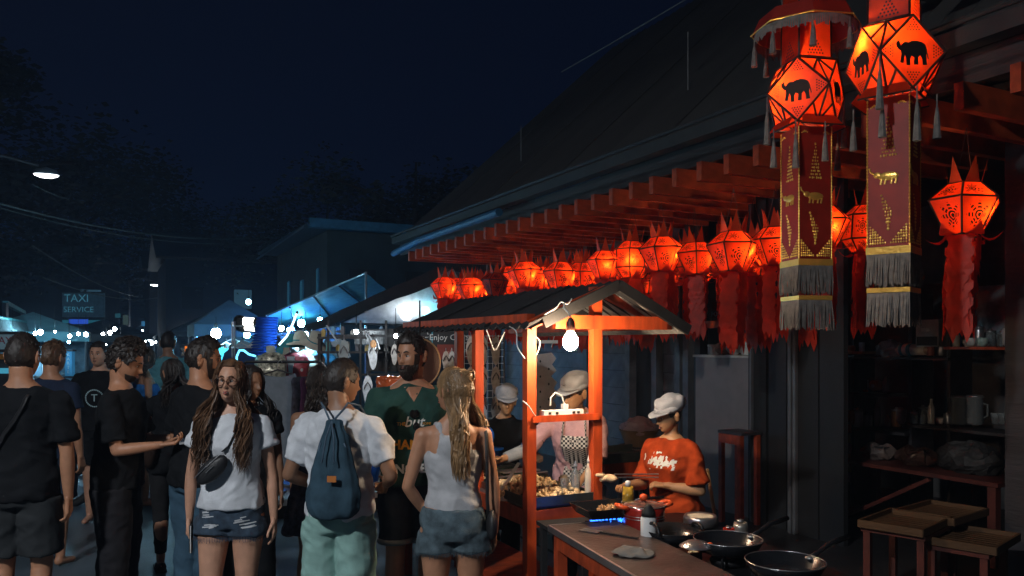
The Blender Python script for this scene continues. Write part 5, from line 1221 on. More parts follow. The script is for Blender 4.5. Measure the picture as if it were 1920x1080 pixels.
g = MB(); g.box((0.04, 0, 0.0), (.16, .078, .012), R=Euler((.3, -.12, 0)).to_matrix()); g.build('body', mat('pale phone case', (.4, .42, .45), .3), t)
g = MB(); g.box((0.04, -.002, 0.008), (.15, .07, .001), R=Euler((.3, -.12, 0)).to_matrix()); g.build('screen', glow('dim phone screen', (.35, .45, .6), .05), t)

# 7 bearded man in black behind the girl
T, J = person('dark bearded man in black just behind the woman with glasses, turned away', ppos(372, 4.95), PI-.55, 1.765, False, sk_tan, head=(-.72, .08, 0), bulk=.98, lean=.04,
    arms={'L': ((.3, -.1, -1), (.2, -.9, -.2)), 'R': ((-.35, .0, -1), (.3, -.9, .0))}, voxel=.0095, curl=(.6, .6))
face(J, hair_dark, lipd); onhead(J, short_hair('quiff', seed=15), 'hair', hair_dark, False)
g = MB(); cap_region(g, lambda ph, th: (abs(ph) < 1.35 and -1.35 < th < -.45 and not (abs(ph) < .24 and -.63 < th)) or (.95 < abs(ph) < 1.35 and -1.2 < th < .1), lambda ph, th: .006, False, n=90, m=60, nz=.003); onhead(J, g, 'beard', hair_dark, False)
shirt(J, black_tee, hem=.87, sleeve=.75, fit=.160, fitd=.125, amp=.006, seed=41, loose=.022); lower(J, cloth('blue jeans', (.05, .1, .15)), 'trousers', 1.0, 1.95, .11, .085, seed=42, fl=.075, rx=.172, ry=.135); shoes(J, blackboard)

# 8 woman in black leggings behind
T, J = person('woman in flared black top and leggings with a bent elbow, behind the curly haired man', ppos(325, 6.2), PI+.5, 1.62, True, sk_tan, head=(.3, .2, 0), lean=.06,
    arms={'L': ((.55, .12, -1), (-.5, -.9, .1)), 'R': ((-.3, 0, -1), (.2, -.9, .1))}, voxel=.010)
onhead(J, long_hair(19, .25, False, n=120), 'hair', hair_dark, False)
shirt(J, black_tee, hem=.83, sleeve=.3, fit=.15, fitd=.12, amp=.014, seed=51, loose=.02); lower(J, cloth('black leggings', (.02, .02, .022)), 'leggings', 1.0, 1.85, .10, .062, seed=52, fl=.05); shoes(J, blackboard)
g = MB(); g.ell((.17, .06, .93), (.06, .13, .14), 16, 10); g.build('shoulder_bag', cloth('dark brown bag', (.035, .02, .015)), T, True)

# 9, 10 women half hidden behind
T, J = person('dark haired woman hidden behind the woman with glasses, beside the hanging grey dress', ppos(468, 5.1), .5, 1.60, True, sk_brown, head=(.5, .1, 0), voxel=.012)
onhead(J, long_hair(23, .3, True, n=130), 'hair', hair_dark, False); shirt(J, black_tee, seed=55, sleeve=.4, fit=.14, fitd=.11, voxel=.011); lower(J, black_tee, 'trousers', 1.0, 1.9, .10, .08, voxel=.012)
T, J = person('bare shouldered woman in dark patterned dress behind the man with the backpack', ppos(598, 5.0), PI-.3, 1.60, True, sk_brown, head=(.4, .15, 0), voxel=.011)
onhead(J, long_hair(25, .2, False, n=120, pony=True), 'hair', hair_dark, False)
flo = mat('dark floral print', (.03, .03, .05), .85, var=.9, vs=25)
g = MB(); J['torso'](g, [(.62, .25, .2, .0), (.85, .2, .15, .005)]+[(z, rx+.012, ry+.012, c) for z, rx, ry, c in J['TR'] if .9 < z < 1.3]+[(1.30, .15, .11, -.01)]); me = fuse(g, .011, 3); folds(me, .008, 61); setmat(me, flo); link('dress', me, T)

# vendors
capm_ = cloth('grey white cotton cap', (.36, .38, .42))
def vendor_cap(J, seed=1, back=True):
    g = MB(); g.ell((0, .035, .075), (.098, .125, .075), 30, 16); k = len(g.v)
    g.v = [tuple(Vector(v)+noise.noise_vector(Vector(v)*16+Vector((seed, 0, 0)))*.024) for v in g.v]
    g.lathe([(.088, .03), (.092, .045), (.089, .065), (.08, .075)], (0, .012, 0), 30, 1.2)
    c = onhead(J, g, 'cap', capm_)
    b = MB(); n = 14; vs = []
    for i in range(n+1):
        a = PI*(.12+.76*i/n); x0, y0 = .088*math.cos(a), .012-.104*math.sin(a); x1, y1 = .098*math.cos(a), .012-.168*math.sin(a)**.8
        for dz in (0, .005): vs += [(x0, y0, .045+dz), (x1, y1, .022+dz+.016*abs(math.cos(a)))]
    fs = []
    for i in range(n):
        a = i*4; fs += [(a, a+1, a+5, a+4), (a+2, a+6, a+7, a+3), (a+1, a+3, a+7, a+5), (a, a+4, a+6, a+2)]
    b.add(vs, fs); onhead(J, b, 'cap_brim', capm_)
T, J = person('street food vendor in orange T-shirt and white cap holding long tongs', ppos(1264, 4.72), -.75, 1.42, True, sk_thai, head=(-.35, .20, 0), lean=.10, bulk=1.2,
    arms={'L': ((.28, -.05, -1), (-.9, -.55, .12)), 'R': ((-.15, -.2, -1), (.05, -1, .10))}, palm={'L': (-.2, 0, -1), 'Lt': (-1, 0, .3), 'R': (0, 0, -1), 'Rt': (1, 0, .3)}, curl=(.75, .7), voxel=.008)
face(J, hair_dark, lipd); onhead(J, short_hair('crop', True, seed=33), 'hair', hair_dark, False); vendor_cap(J, 1)
orange_tee = cloth('orange jersey', (.42, .055, .012), .35)
sh = shirt(J, orange_tee, hem=.87, sleeve=.85, fit=.17, fitd=.13, amp=.009, seed=62, neckr=(.078, .07), loose=.03)
g = MB(); rr = random.Random(12)
for i in range(46):
    x = rr.gauss(0, .05); z = rr.gauss(0, .022); w = rr.uniform(.003, .012); h2 = rr.uniform(.003, .016); a = rr.uniform(-.6, .6)
    c, s_ = math.cos(a), math.sin(a); g.add([(x+(c*u-s_*v), z+(s_*u+c*v), 0) for u, v in ((-w, -h2), (w, -h2*.6), (w*.8, h2), (-w*.6, h2*.8))], [(0, 1, 2, 3)])
tag(decal(J, sh, g.mesh('splash'), 1, wp, 0, 1.06, 'shirt_print'), kind='stuff'); decal(J, sh, 'Vapor', .062, wp, 0, 1.062, shear=.3, bold=.002)
ap = cloth('dark apron', (.03, .035, .045)); lower(J, ap, 'apron_skirt', 1.02, 1.6, .12, .11, seed=63, rx=.19, ry=.15); shoes(J, blackboard)
hl, hr = T.matrix_basis@J['S'](J['L'][2]), T.matrix_basis@J['S'](J['R'][2]); tipp = at(1142, 893, 4.45)
t = thing('tongs', 'long steel tongs held out by the vendor in orange, gripping a piece of bread', 'tongs', (0, 0, 0)); hh = (hl+hr)/2; hh = at(1228, 893, 4.45)
part('arm', lambda g: g.bar(hh+Vector((.02, 0, .012)), tipp+Vector((.03, 0, .012)), .016, .004), steel, t); part('arm', lambda g: g.bar(hh+Vector((.02, 0, -.006)), tipp+Vector((.03, 0, -.006)), .016, .004), steel, t)
g = MB(); k = 0; g.ell((0, 0, 0), (.055, .035, .018), 20, 12); g.v = [tuple(Vector(v)+noise.noise_vector(Vector(v)*30)*.012) for v in g.v]; g.ell((-.05, -.01, .02), (.03, .02, .012), 12, 8)
o = g.build('bread', foodm, None, True, tuple(tipp+Vector((0, 0, -.012)))); tag(o, 'piece of pale bread gripped by the long tongs', 'bread')
T, J = person('vendor in pink shirt, checked apron and white cap bending over the trays', ppos(1085, 5.35), .12-PI/10, 1.60, True, sk_thai, head=(-.55, .02, 0), lean=.42, bulk=1.06,
    arms={'R': ((-.62, -.35, -.72), (-.55, -.75, -.15)), 'L': ((.0, -.25, -1), (-.45, -.75, -.45))}, palm={'R': (0, 0, -1), 'Rt': (0, -1, .5), 'L': (0, 0, -1), 'Lt': (-1, 0, .3)}, curl=(.6, .8), voxel=.008)
face(J, hair_dark, lipd); onhead(J, short_hair('crop', True, seed=35), 'hair', hair_dark, False); vendor_cap(J, 7)
pink = cloth('pale pink cotton', (.60, .36, .38)); sh = shirt(J, pink, hem=.86, sleeve=.9, fit=.16, fitd=.13, amp=.007, seed=71, loose=.02)
# striped and grey arm sleeves
m = bpy.data.materials.new('checked cotton'); m.use_nodes = True; b = m.node_tree.nodes['Principled BSDF']; ck = m.node_tree.nodes.new('ShaderNodeTexChecker'); ck.inputs[3].default_value = 70; ck.inputs[1].default_value = (.6, .58, .55, 1); ck.inputs[2].default_value = (.02, .02, .025, 1); tc = m.node_tree.nodes.new('ShaderNodeTexCoord'); m.node_tree.links.new(tc.outputs['Object'], ck.inputs[0]); m.node_tree.links.new(ck.outputs[0], b.inputs[0]); b.inputs['Roughness'].default_value = .9
S, LT = J['S'], J['LT']; g = MB(); J['torso'](g, [(z, rx*.62, .02, cy_-ry-.022) for z, rx, ry, cy_ in J['TR'] if .86 < z < 1.36]); me = fuse(g, .008, 2); setmat(me, m); link('apron', me, T)
g = MB()
for sd in (-1, 1): g.tube([S(LT(p)) for p in ((sd*.085, -.155, 1.30), (sd*.08, -.13, 1.40), (sd*.07, -.03, 1.475))], .012, 6, True, .5)
g.build('apron_strap', m, T)
g = MB(); sh_, el, wr, ud, fd = J['R']; g.tube([S(el-ud*.05), S(el), S(el+fd*.2)], [.046, .047, .034], 14); g.build('grey_sleeve', cloth('grey marl sleeve', (.3, .32, .34)), T, True)
g = MB()
for i in range(5): g.tube([S(el-ud*(.04+.02*i))+v for v in [Vector(basis(ud)[0])*.047*math.cos(a)+Vector(basis(ud)[1])*.047*math.sin(a) for a in [2*PI*j/14 for j in range(15)]]], .005, 5, False)
g.build('striped_cuff', blackboard, T)
lower(J, cloth('navy trousers', (.03, .04, .07)), 'trousers', 1.0, 1.9, .11, .09, seed=73)
T, J = person('third vendor whose white cap shows behind the woman in the tank top', ppos(938, 6.0), .3, 1.45, True, sk_thai, head=(-.2, .02, 0), lean=.28,
    arms={'R': ((-.2, -.6, -.7), (.0, -1, .0)), 'L': ((.1, -.6, -.7), (-.1, -1, .0))}, palm={'R': (0, 0, -1), 'Rt': (1, 0, .3), 'L': (0, 0, -1), 'Lt': (-1, 0, .3)}, curl=(.6, .8), voxel=.009)
onhead(J, short_hair('crop', True, seed=36), 'hair', hair_dark, False); vendor_cap(J, 12); shirt(J, black_tee, seed=75, fit=.15); lower(J, black_tee, 'trousers', 1.0, 1.9, .11, .09, seed=76)

# mid distance people, on the road
T, J = person('man in black T-shirt with a pale round print facing the camera', ppos(186, 7.8), .1, 1.755, False, sk_light, voxel=.011, bulk=1.02)
face(J, hair_dark, lipd); onhead(J, short_hair('crop', seed=41), 'hair', hair_dark, False); sh = shirt(J, black_tee, seed=81); lower(J, black_tee, 'shorts', 1.0, .8, .11, .1)
g = MB(); r = random.Random(2)
for i in range(30): a = 2*PI*i/30; g.add([((.075+dr)*math.cos(a+da), (.075+dr)*math.sin(a+da), 0) for dr, da in ((0, 0), (0, .16), (.012, .16), (.012, 0))], [(0, 1, 2, 3)])
decal(J, sh, g.mesh('ring'), 1, mat('pale blue print', (.35, .5, .55), .7), .01, 1.22, 'shirt_print'); decal(J, sh, 'T', .1, mat('pale blue print', (.35, .5, .55)), .01, 1.22)
T, J = person('person in dark navy shirt seen from behind, beside the man at the left edge', ppos(98, 6.3), PI-.2, 1.75, False, sk_tan, voxel=.011)
onhead(J, short_hair('quiff', seed=43), 'hair', hair_brown, False); shirt(J, cloth('navy shirt', (.02, .03, .06)), seed=83, hem=.85); lower(J, cloth('navy shorts', (.02, .03, .05)), 'shorts', 1.0, .9, .11, .1)
T, J = person('woman in a blue dress with her face to the far lights', ppos(272, 8.6), PI-.9, 1.70, True, sk_brown, voxel=.011, head=(.3, .1, 0))
onhead(J, long_hair(45, .15, False, n=90), 'hair', hair_dark, False)
g = MB(); J['torso'](g, [(.72, .24, .18, .0), (.88, .2, .145, .005)]+[(z, rx+.012, ry+.012, c) for z, rx, ry, c in J['TR'] if .9 < z < 1.4]); me = fuse(g, .011, 3); folds(me, .008, 85); setmat(me, cloth('royal blue cotton', (.02, .12, .35))); link('dress', me, T)
T, J = person('tall man in teal shirt and blue jeans walking away in the middle of the road', ppos(316, 9.6), PI+.55, 1.88, False, sk_brown, voxel=.011, head=(-.5, .1, 0), arms={'L': ((.25, 0, -1), (-.3, -.8, -.3)), 'R': ((-.3, 0, -1), (.25, -.8, -.35))})
onhead(J, short_hair('crop', seed=47), 'hair', hair_dark, False); shirt(J, cloth('teal shirt', (.10, .30, .36)), seed=87, fit=.18, hem=.84, amp=.012); lower(J, cloth('bright blue jeans', (.04, .12, .28)), 'trousers', 1.0, 1.95, .11, .085, fl=.075); shoes(J, white_paint)
# far crowd, small: three figures built once, then copied
far_m = [cloth('far shirt %d' % i, c) for i, c in enumerate([(.05, .05, .06), (.55, .55, .55), (.45, .16, .14), (.06, .15, .28), (.3, .32, .2)])]
FP = []
for k in range(5):
    T, J = person('far figure', ppos(0, 3), 0, 1.68, k % 2 == 0, sk_brown, voxel=.02, hands=False, simple=True, legs={'L': ((.08, -.08, .49), (.08, .0, .085)), 'R': ((-.08, .06, .49), (-.08, .2, .085))})
    onhead(J, short_hair('crop', seed=k), 'hair', hair_dark, False); shirt(J, far_m[k], voxel=.016, amp=.004); lower(J, black_tee, 'trousers', 1.0, 1.9 if k != 2 else .6, .105, .08, voxel=.018); FP.append(T)
crowd = [(147, 44, 2, 'woman in a pink top standing under the far left bulbs'), (160, 30, 0, 'dark figure right of the woman in the pink top'), (345, 19, 0, 'dark figure just right of the tall man in teal'), (385, 16, 1, 'figure in a white shirt beside the small orange sign'),
    (366, 21, 3, 'figure under the small orange sign'), (395, 27, 0, 'small dark figure right of the figure in white'), (246, 34, 3, 'figure in blue beyond the curly haired man'), (236, 40, 4, 'figure in khaki under the far bulbs'), (262, 26, 1, 'pale shirted figure beyond the woman in the blue dress'),
    (352, 36, 2, 'figure in red farther off between the stalls'), (224, 52, 0, 'far dark figure in the middle of the street'), (338, 46, 1, 'far pale figure near the right stalls'), (206, 62, 3, 'farthest figure in blue in the street'), (128, 24, 0, 'dark figure beside the blue upright sign'), (415, 13, 0, 'dark figure in front of the bright lamp cluster'), (440, 11.5, 3, 'figure in blue at the neon tubes')]
used = set()
for px, Y, k, lb in crowd:
    o = FP[k] if k not in used else copy_tree(FP[k]); used.add(k); o['label'] = lb; o['group'] = 'people far down the street'
    o.location = ppos(px, Y); o.rotation_euler = (0, 0, RND.uniform(0, 6.28)); q = RND.uniform(.93, 1.06); o.scale = (q, q, q)
# ============================================================ STALLS IN THE MIDDLE
tealtarp = thin('blue tinted tarp', (.13, .32, .38), .45, 0, .5); plast = thin('clear plastic sheet', (.7, .7, .7), .5, .12, .25)  # tarp colour carries the blue of the stall lamps
def tarp(name, label, c4, m, sag=.06, n=12, cat='awning', group=None):
    a, b, c, d = [Vector(x) for x in c4]; g = MB(); vs = []
    for i in range(n+1):
        for j in range(n+1):
            u, v = i/n, j/n; p = a.lerp(b, u).lerp(d.lerp(c, u), v); p.z -= sag*16*u*(1-u)*v*(1-v)*.4+.02*noise.noise(p*2.2)+.012*noise.noise(p*6); vs.append(p)
    g.add(vs, [(i*(n+1)+j, i*(n+1)+j+1, (i+1)*(n+1)+j+1, (i+1)*(n+1)+j) for i in range(n) for j in range(n)])
    o = g.build(name, m, None, True); return o
# tarp awning lit blue
t = thing('awning', 'blue tinted tarp awning glowing blue over the clothes stall', 'awning', (0, 0, 0))
A_, B_, C_, D_ = at(500, 592, 14.5), at(686, 512, 13.2), at(760, 572, 16), at(515, 628, 18)
o = tarp('sheet', '', (A_, B_, C_, D_), tealtarp, .1); o.parent = t
part('edge_pole', lambda g: g.cyl(A_, B_, .018, n=8), steel, t)
for a, b in ((.25, .2), (.5, .5), (.75, .8)): part('rib', lambda g: g.cyl(A_.lerp(B_, a)-Vector((0, 0, .03)), D_.lerp(C_, b)-Vector((0, 0, .07)), .016, n=6), black_metal, t)
for q in (B_, A_, C_, D_): part('pole', lambda g: g.cyl(Vector((q.x, q.y, 0)), q+Vector((0, 0, .02)), .02, n=8), steel, t)
# black awning with a clear sheet
t = thing('awning', 'black awning with a clear plastic sheet hanging under it', 'awning', (0, 0, 0))
a, b, c, d = at(572, 610, 11.6), at(824, 500, 12.3), at(900, 520, 15), at(660, 596, 15)
o = tarp('sheet', '', (a, b, c, d), dark_cloth, .08); o.parent = t
o = tarp('valance', '', (a, b, b-Vector((0, 0, .26)), a-Vector((0, 0, .12))), dark_cloth, 0); o.parent = t
e, f, g_, h_ = at(640, 607, 12.3), at(850, 505, 12.9), at(905, 612, 13.2), at(764, 611, 12.2)
o = tarp('clear_sheet', '', (e, f, g_, h_), plast, .05); o.parent = t
part('front_pipe', lambda g: g.cyl(e, h_+Vector((.3, .05, 0)), .02, n=8), black_metal, t)
part('sheet_edge', lambda g: g.cyl(e, f, .008, n=6), steel, t)
for q in (e, h_+Vector((.28, .05, 0)), c): part('pole', lambda g: g.cyl(Vector((q.x, q.y, 0)), q, .022, n=8), black_metal, t)
def bulb(label, p, r, col, st, cat='light bulb', name='hanging_bulb', grp='bare bulbs of the market', drop=.25, cone=False):
    t = thing(name, label, cat, p, 0, grp)
    g = MB(); g.ell((0, 0, 0), (r, r, r*1.15), 12, 8); g.build('bulb', glow('light %s %g' % (col, st), {'white': (.82, .93, 1), 'cool': (.35, .75, 1), 'blue': (.06, .3, 1), 'cyan': (.15, .75, 1), 'warm': (1, .62, .3)}[col], st), t, True)
    g = MB(); g.cyl((0, 0, r*.9), (0, 0, r*2.2), r*.5, r*.35, 8); g.build('socket', blackboard, t)
    g = MB(); g.tube([(0, 0, r*2), (0, 0, drop)], .004, 4); g.build('cord', blackboard, t); return t
bulb('big white bulb glowing behind the clear plastic sheet', at(762, 588, 12.75), .10, 'white', 40)
bulb('cyan bulb right of the big white one behind the plastic sheet', at(798, 583, 12.9), .07, 'cyan', 40)
bulb('cool bulb low under the blue lit awning', at(600, 600, 14.4), .045, 'cool', 130)
bulb('blue bulb under the awning near the ribbed blue cloth', at(545, 622, 14.8), .08, 'blue', 420)
bulb('second blue bulb under the awning farther in', at(565, 606, 15.5), .07, 'cyan', 160)
bulb('bulb hidden behind the white sun hats', at(572, 628, 8.8), .035, 'cool', 380)
bulb('bright lamp above the crowd left of the stall', at(405, 625, 12), .07, 'cool', 420, name='hanging_lamp')
bulb('blue white light high on a pole', at(466, 566, 16), .05, 'cool', 60)
def tube_lamp(label, a, b, r, col, st, pts=None, grp='bare tubes of the market'):
    t = thing('tube_lamp', label, 'tube light', (0, 0, 0), 0, grp)
    g = MB(); g.tube(pts or [a, b], r, 8); g.build('tube', glow('tube %s %g' % (col, st), {'cool': (.6, .9, 1), 'cyan': (.15, .7, 1), 'white': (1, .95, .88), 'blue': (.1, .35, 1)}[col], st), t, True)
    q = pts or [a, b]
    for w in (q[0], q[-1]): g = MB(); g.ell(w, r*1.5, 8, 6); g.build('end_cap', blackboard, t)
    return t
tube_lamp('slanted glowing tube hanging above the mannequins', 0, 0, .011, 'cool', 3, [at(557, 586, 8.4), at(549, 607, 8.4), at(538, 630, 8.4), at(522, 648, 8.4)])
tube_lamp('looped glowing tube left of the mannequins', 0, 0, .011, 'cyan', 2.5, [at(443, 692, 8.2), at(444, 668, 8.2), at(449, 657, 8.2), at(457, 657, 8.2), at(466, 664, 8.2), at(480, 668, 8.3)])
for i, (x0, x1, y, Y, lb) in enumerate([(449, 485, 602, 9.5, 'upper'), (452, 487, 611, 9.6, 'lower')]): tube_lamp(f'{lb} of two bright white tubes beside the ribbed blue cloth', at(x0, y, Y), at(x1, y+3, Y), .05, 'white', 7)
for i, (x0, x1, y, Y, lb) in enumerate([(368, 395, 622, 24, 'pale tube light left of the lamp above the crowd'), (370, 386, 629, 20, 'short tube light under the pale one'), (418, 424, 628, 18, 'very short tube light beside the lamp above the crowd')]): tube_lamp(lb, at(x0, y, Y), at(x1, y, Y), .05, 'cool', 8)
# steel rack and post at the tubes
t = thing('display_stand', 'thin steel display stand under the two bright tubes', 'stand', at(468, 640, 9.4), ANG); t.location.z = 0
for x in (-.18, .18):
    for y in (-.1, .1): part('upright', lambda g: g.cyl((x, y, 0), (x, y, 2.0), .011, n=6), steel, t)
for z in (1.2, 1.45, 1.7, 1.95): part('shelf', lambda g: g.box((0, 0, z), (.38, .22, .015)), mat('milky plastic', (.4, .5, .55), .4), t)
# stall platform
t = thing('stall_platform', 'low pale stall platform lying on the road under the clothes', 'platform', at(560, 760, 9.6), ANG); t.location.z = 0
part('deck', lambda g: g.box((.4, 0, .16), (2.6, 3.2, .06)), white_paint, t); part('skirt', lambda g: g.box((.4, -1.58, .07), (2.6, .03, .14)), blackboard, t)
part('basket', lambda g: g.lathe([(.1, .19), (.14, .42), (.13, .42), (.09, .2)], (.6, -.9, 0), 16), bluep, t)
# mannequins
def mannequin(label, px, py_sh, Y, m, neck=True, belt=None, dots=False, w=1.0, rz=0):
    p = at(px, py_sh, Y); z0 = p.z; t = thing('mannequin', label, 'mannequin', (p.x, p.y, 0), rz, 'mannequin torsos at the clothes stall')
    g = MB(); rows = [(.8, .15, .11, 0), (.9, .16, .12, 0), (1.0, .14, .1, 0), (1.08, .122, .085, 0), (1.18, .14, .1, -.005), (1.28, .155, .12, -.012), (1.36, .165, .095, 0), (1.42, .14, .07, 0), (1.455, .06, .05, 0)]
    dz = z0-1.42; g.rings([(0, c, z+dz, rx*w, ry*w) for z, rx, ry, c in rows]); me = fuse(g, .014, 2); setmat(me, m); folds(me, .005, px); link('torso', me, t)
    g = MB(); g.tube([(0, 0, 1.44+dz), (0, 0, 1.52+dz)], [.05, .045], 14); g.ell((0, 0, 1.52+dz), (.045, .045, .012)); g.build('neck', mat('ivory plastic', (.7, .68, .6), .4), t, True)
    g = MB(); g.cyl((0, 0, .02), (0, 0, .9+dz), .015, n=8); g.cyl((0, 0, 0.2), (0, 0, .22), .16, n=20); g.build('stand', steel, t); return t, dz
dotm = bpy.data.materials.new('pink polka dot cotton'); dotm.use_nodes = True; nt = dotm.node_tree; b = nt.nodes['Principled BSDF']; vo = nt.nodes.new('ShaderNodeTexVoronoi'); vo.inputs['Scale'].default_value = 9; vo.inputs['Randomness'].default_value = .2; tc = nt.nodes.new('ShaderNodeTexCoord'); nt.links.new(tc.outputs['Object'], vo.inputs['Vector'])
lt = nt.nodes.new('ShaderNodeMath'); lt.operation = 'LESS_THAN'; lt.inputs[1].default_value = .2; nt.links.new(vo.outputs['Distance'], lt.inputs[0]); mx = nt.nodes.new('ShaderNodeMix'); mx.data_type = 'RGBA'; mx.inputs[6].default_value = (.45, .06, .07, 1); mx.inputs[7].default_value = (.8, .75, .75, 1); nt.links.new(lt.outputs[0], mx.inputs[0]); nt.links.new(mx.outputs[2], b.inputs[0])
mannequin('mannequin in a sequined beige top, nearest the looped tube', 508, 668, 8.3, mat('beige sequins', (.55, .5, .38), .35, .3, var=.9, vs=35), rz=.2)
t_, dz_ = mannequin('mannequin in a pink polka dot shirt open over white', 552, 668, 8.8, dotm, rz=-.1)
g = MB(); g.slab([(-.04, -.125, 1.42+dz_), (.05, -.125, 1.42+dz_), (.01, -.14, 1.12+dz_)], .012); g.tube([(0, -.13, 1.12+dz_), (0, -.12, .85+dz_)], .02, 6, True, .5); g.build('white_front', white_tee, t_)
t_, dz_ = mannequin('mannequin in a white halter top with a buckled belt', 580, 662, 9.0, cloth('cream cotton', (.7, .66, .58)), rz=.1)
g = MB(); g.lathe([(.128, 1.02+dz_), (.132, 1.06+dz_), (.128, 1.08+dz_)], (0, 0, 0), 20, .75); g.build('belt', blackboard, t_)
t_, dz_ = mannequin('mannequin in a blue wrap behind the cream one', 606, 668, 9.3, cloth('blue wrap', (.05, .18, .3)))
# sun hats on top
def hat(label, px, py, Y, m, r=.17, tilt=(0, 0)):
    t = thing('sun_hat', label, 'hat', at(px, py, Y), 0, 'hats at the clothes stall'); t.rotation_euler = (tilt[0], tilt[1], 0)
    g = MB(); g.lathe([(r, -.02), (r*.96, -.005), (r*.55, .01), (r*.52, .06), (r*.42, .11), (r*.15, .13), (.001, .132)], n=28, caps=False); g.build('hat', m, t, True)
    g = MB(); g.lathe([(r*.545, .012), (r*.54, .035)], n=28, caps=False); g.build('ribbon', cloth('teal ribbon', (.05, .3, .35)), t); return t
strawm = cloth('pale straw', (.7, .66, .55)); hat('pale sun hat shining in front of the hidden bulb', 564, 643, 8.5, strawm, .15); hat('pale sun hat tilted up at the right of the shining one', 588, 642, 8.45, strawm, .15, (.3, .5)); hat('teal sun hat on the polka dot mannequin', 546, 648, 8.6, cloth('teal felt', (.05, .25, .28)), .15)
hat('blue sun hat low at the right of the mannequins', 610, 656, 8.9, cloth('dusty blue felt', (.12, .2, .3)), .15, (.2, -.2))
# ribbed blue cloth: stacked blue hats
t = thing('hat_stack', 'tall leaning stack of ribbed blue hats beside the awning pole', 'hat stack', at(492, 640, 9.0), 0)
for i in range(15): part('hat', lambda g: g.lathe([(.14-.002*i, 0), (.15-.002*i, .012), (.11, .028), (.001, .03)], (.004*i, 0, -.25+i*.031), 20), cloth('cobalt cloth', (.015, .08, .45)), t)
t.location.z = at(492, 630, 9.0).z; part('pole', lambda g: g.cyl((0, 0, -.25), (0, 0, -t.location.z), .02, n=8), steel, t)
# hanging grey dress
p = at(521, 707, 6.6); t = thing('hanging_dress', 'sleeveless grey pleated dress hanging on a hanger in the stall front', 'dress', (p.x, p.y, p.z), .05)
g = MB(); n = 40; vs = []; rowz = [(0, .14), (-.03, .165), (-.12, .15), (-.22, .16), (-.26, .165), (-.5, .175), (-.8, .19)]
for z, w_ in rowz:
    for k in range(n): a = 2*PI*k/n; pl = 1+(.05*math.cos(13*a) if z < -.23 else 0); vs.append((w_*math.cos(a)*pl, .045*math.sin(a)*pl-(0 if z < 0 else 0), z+(.03*abs(math.cos(a))**2 if z == 0 else 0)))
g.add(vs, [(i*n+k, i*n+(k+1) % n, (i+1)*n+(k+1) % n, (i+1)*n+k) for i in range(len(rowz)-1) for k in range(n)]); g.build('dress', cloth('slate grey jersey', (.16, .19, .23)), t, True)
part('hanger', lambda g: g.tube([(-.13, 0, .02), (0, 0, .06), (.13, 0, .02)], .008, 6), dark_wood, t); part('hook', lambda g: g.tube([(0, 0, .06), (0, 0, .12), (.02, 0, .14), (.035, 0, .12)], .004, 6), steel, t)
rk = thing('clothes_rack', 'black clothes rack of curved tubes that holds the grey dress', 'rack', (p.x, p.y+.02, 0), .05)
ht = p.z+.125
for x in (-.33, .42): part('upright', lambda g: g.tube([(x, 0, 0), (x, 0, ht-.08), (x*.8, 0, ht)], .012, 8), black_metal, rk)
part('rail', lambda g: g.cyl((-.33*.8, 0, ht), (.42*.8, 0, ht), .012, n=8), black_metal, rk)
for i, x in enumerate((.2, .27, .34)):
    p2 = Vector((p.x+x, p.y+.05, p.z)); t = thing('hanging_dress', ['dark floral dress right of the grey one on the rack', 'purple dark dress second right of the grey one', 'black dress at the right end of the rack'][i], 'dress', p2, 1.2)
    g = MB(); vs = []
    for z, w_ in rowz:
        for k in range(24): a = 2*PI*k/24; vs.append((w_*math.cos(a), .03*math.sin(a), z))
    g.add(vs, [(a_*24+k, a_*24+(k+1) % 24, (a_+1)*24+(k+1) % 24, (a_+1)*24+k) for a_ in range(len(rowz)-1) for k in range(24)]); g.build('dress', [flo, cloth('plum cloth', (.06, .02, .05)), black_tee][i], t, True)

# flip flop rack, hooks, shelf goods
t = thing('slipper_rack', 'dark rack hung with rows of pale insoles and slippers', 'rack', at(700, 700, 7.6), .12); t.location.z = 0; rack = t
for x in (-.42, -.12, .12, .6): part('upright', lambda g: g.box((x, 0, 1.0), (.02, .02, 1.93)), black_metal, t)
for z in (1.82, 1.45, 1.1, .8): part('rail', lambda g: g.box((.09, 0, z), (1.05, .02, .02)), black_metal, t)
def slipper(label, base, x, z, m, s=1.0, grp='slippers hanging on the racks', T_=None):
    q = Matrix.Rotation(base.rotation_euler.z, 3, 'Z')@Vector((x, -.04, 0))
    t = thing('slipper', label, 'slipper', (base.location.x+q.x, base.location.y+q.y, z), base.rotation_euler.z, grp)
    g = MB(); out = []
    for i in range(18): a = 2*PI*i/18; w = (.042 if math.sin(a) > 0 else .034)*s; out.append((w*math.cos(a), .012, .125*s*math.sin(a)))
    g.slab(out, .018); o = g.build('sole', m, t)
    g = MB(); g.tube([(-.034*s, .01, -.01), (-.02*s, -.02, .04*s), (0, -.012, .07*s), (.02*s, -.02, .04*s), (.034*s, .01, -.01)], .006, 5); g.build('strap', mat('slipper strap', (.08, .06, .06), .6), t)
    g = MB(); g.tube([(0, .005, .12*s), (0, .01, .16*s)], .004, 4); g.build('hook', steel, t); return t
solem = [mat('insole %d' % i, c, .6, var=.3, vs=30) for i, c in enumerate([(.62, .55, .5), (.7, .72, .75), (.45, .4, .36), (.16, .17, .17)])]
rows_ = [(1.66, (-.27, -.0, .2, .33, .46), 'upper'), (1.30, (-.27, -.05), 'middle'), (.98, (-.27, -.05), 'lower')]
wordn = ['leftmost', 'second', 'third', 'fourth', 'fifth']
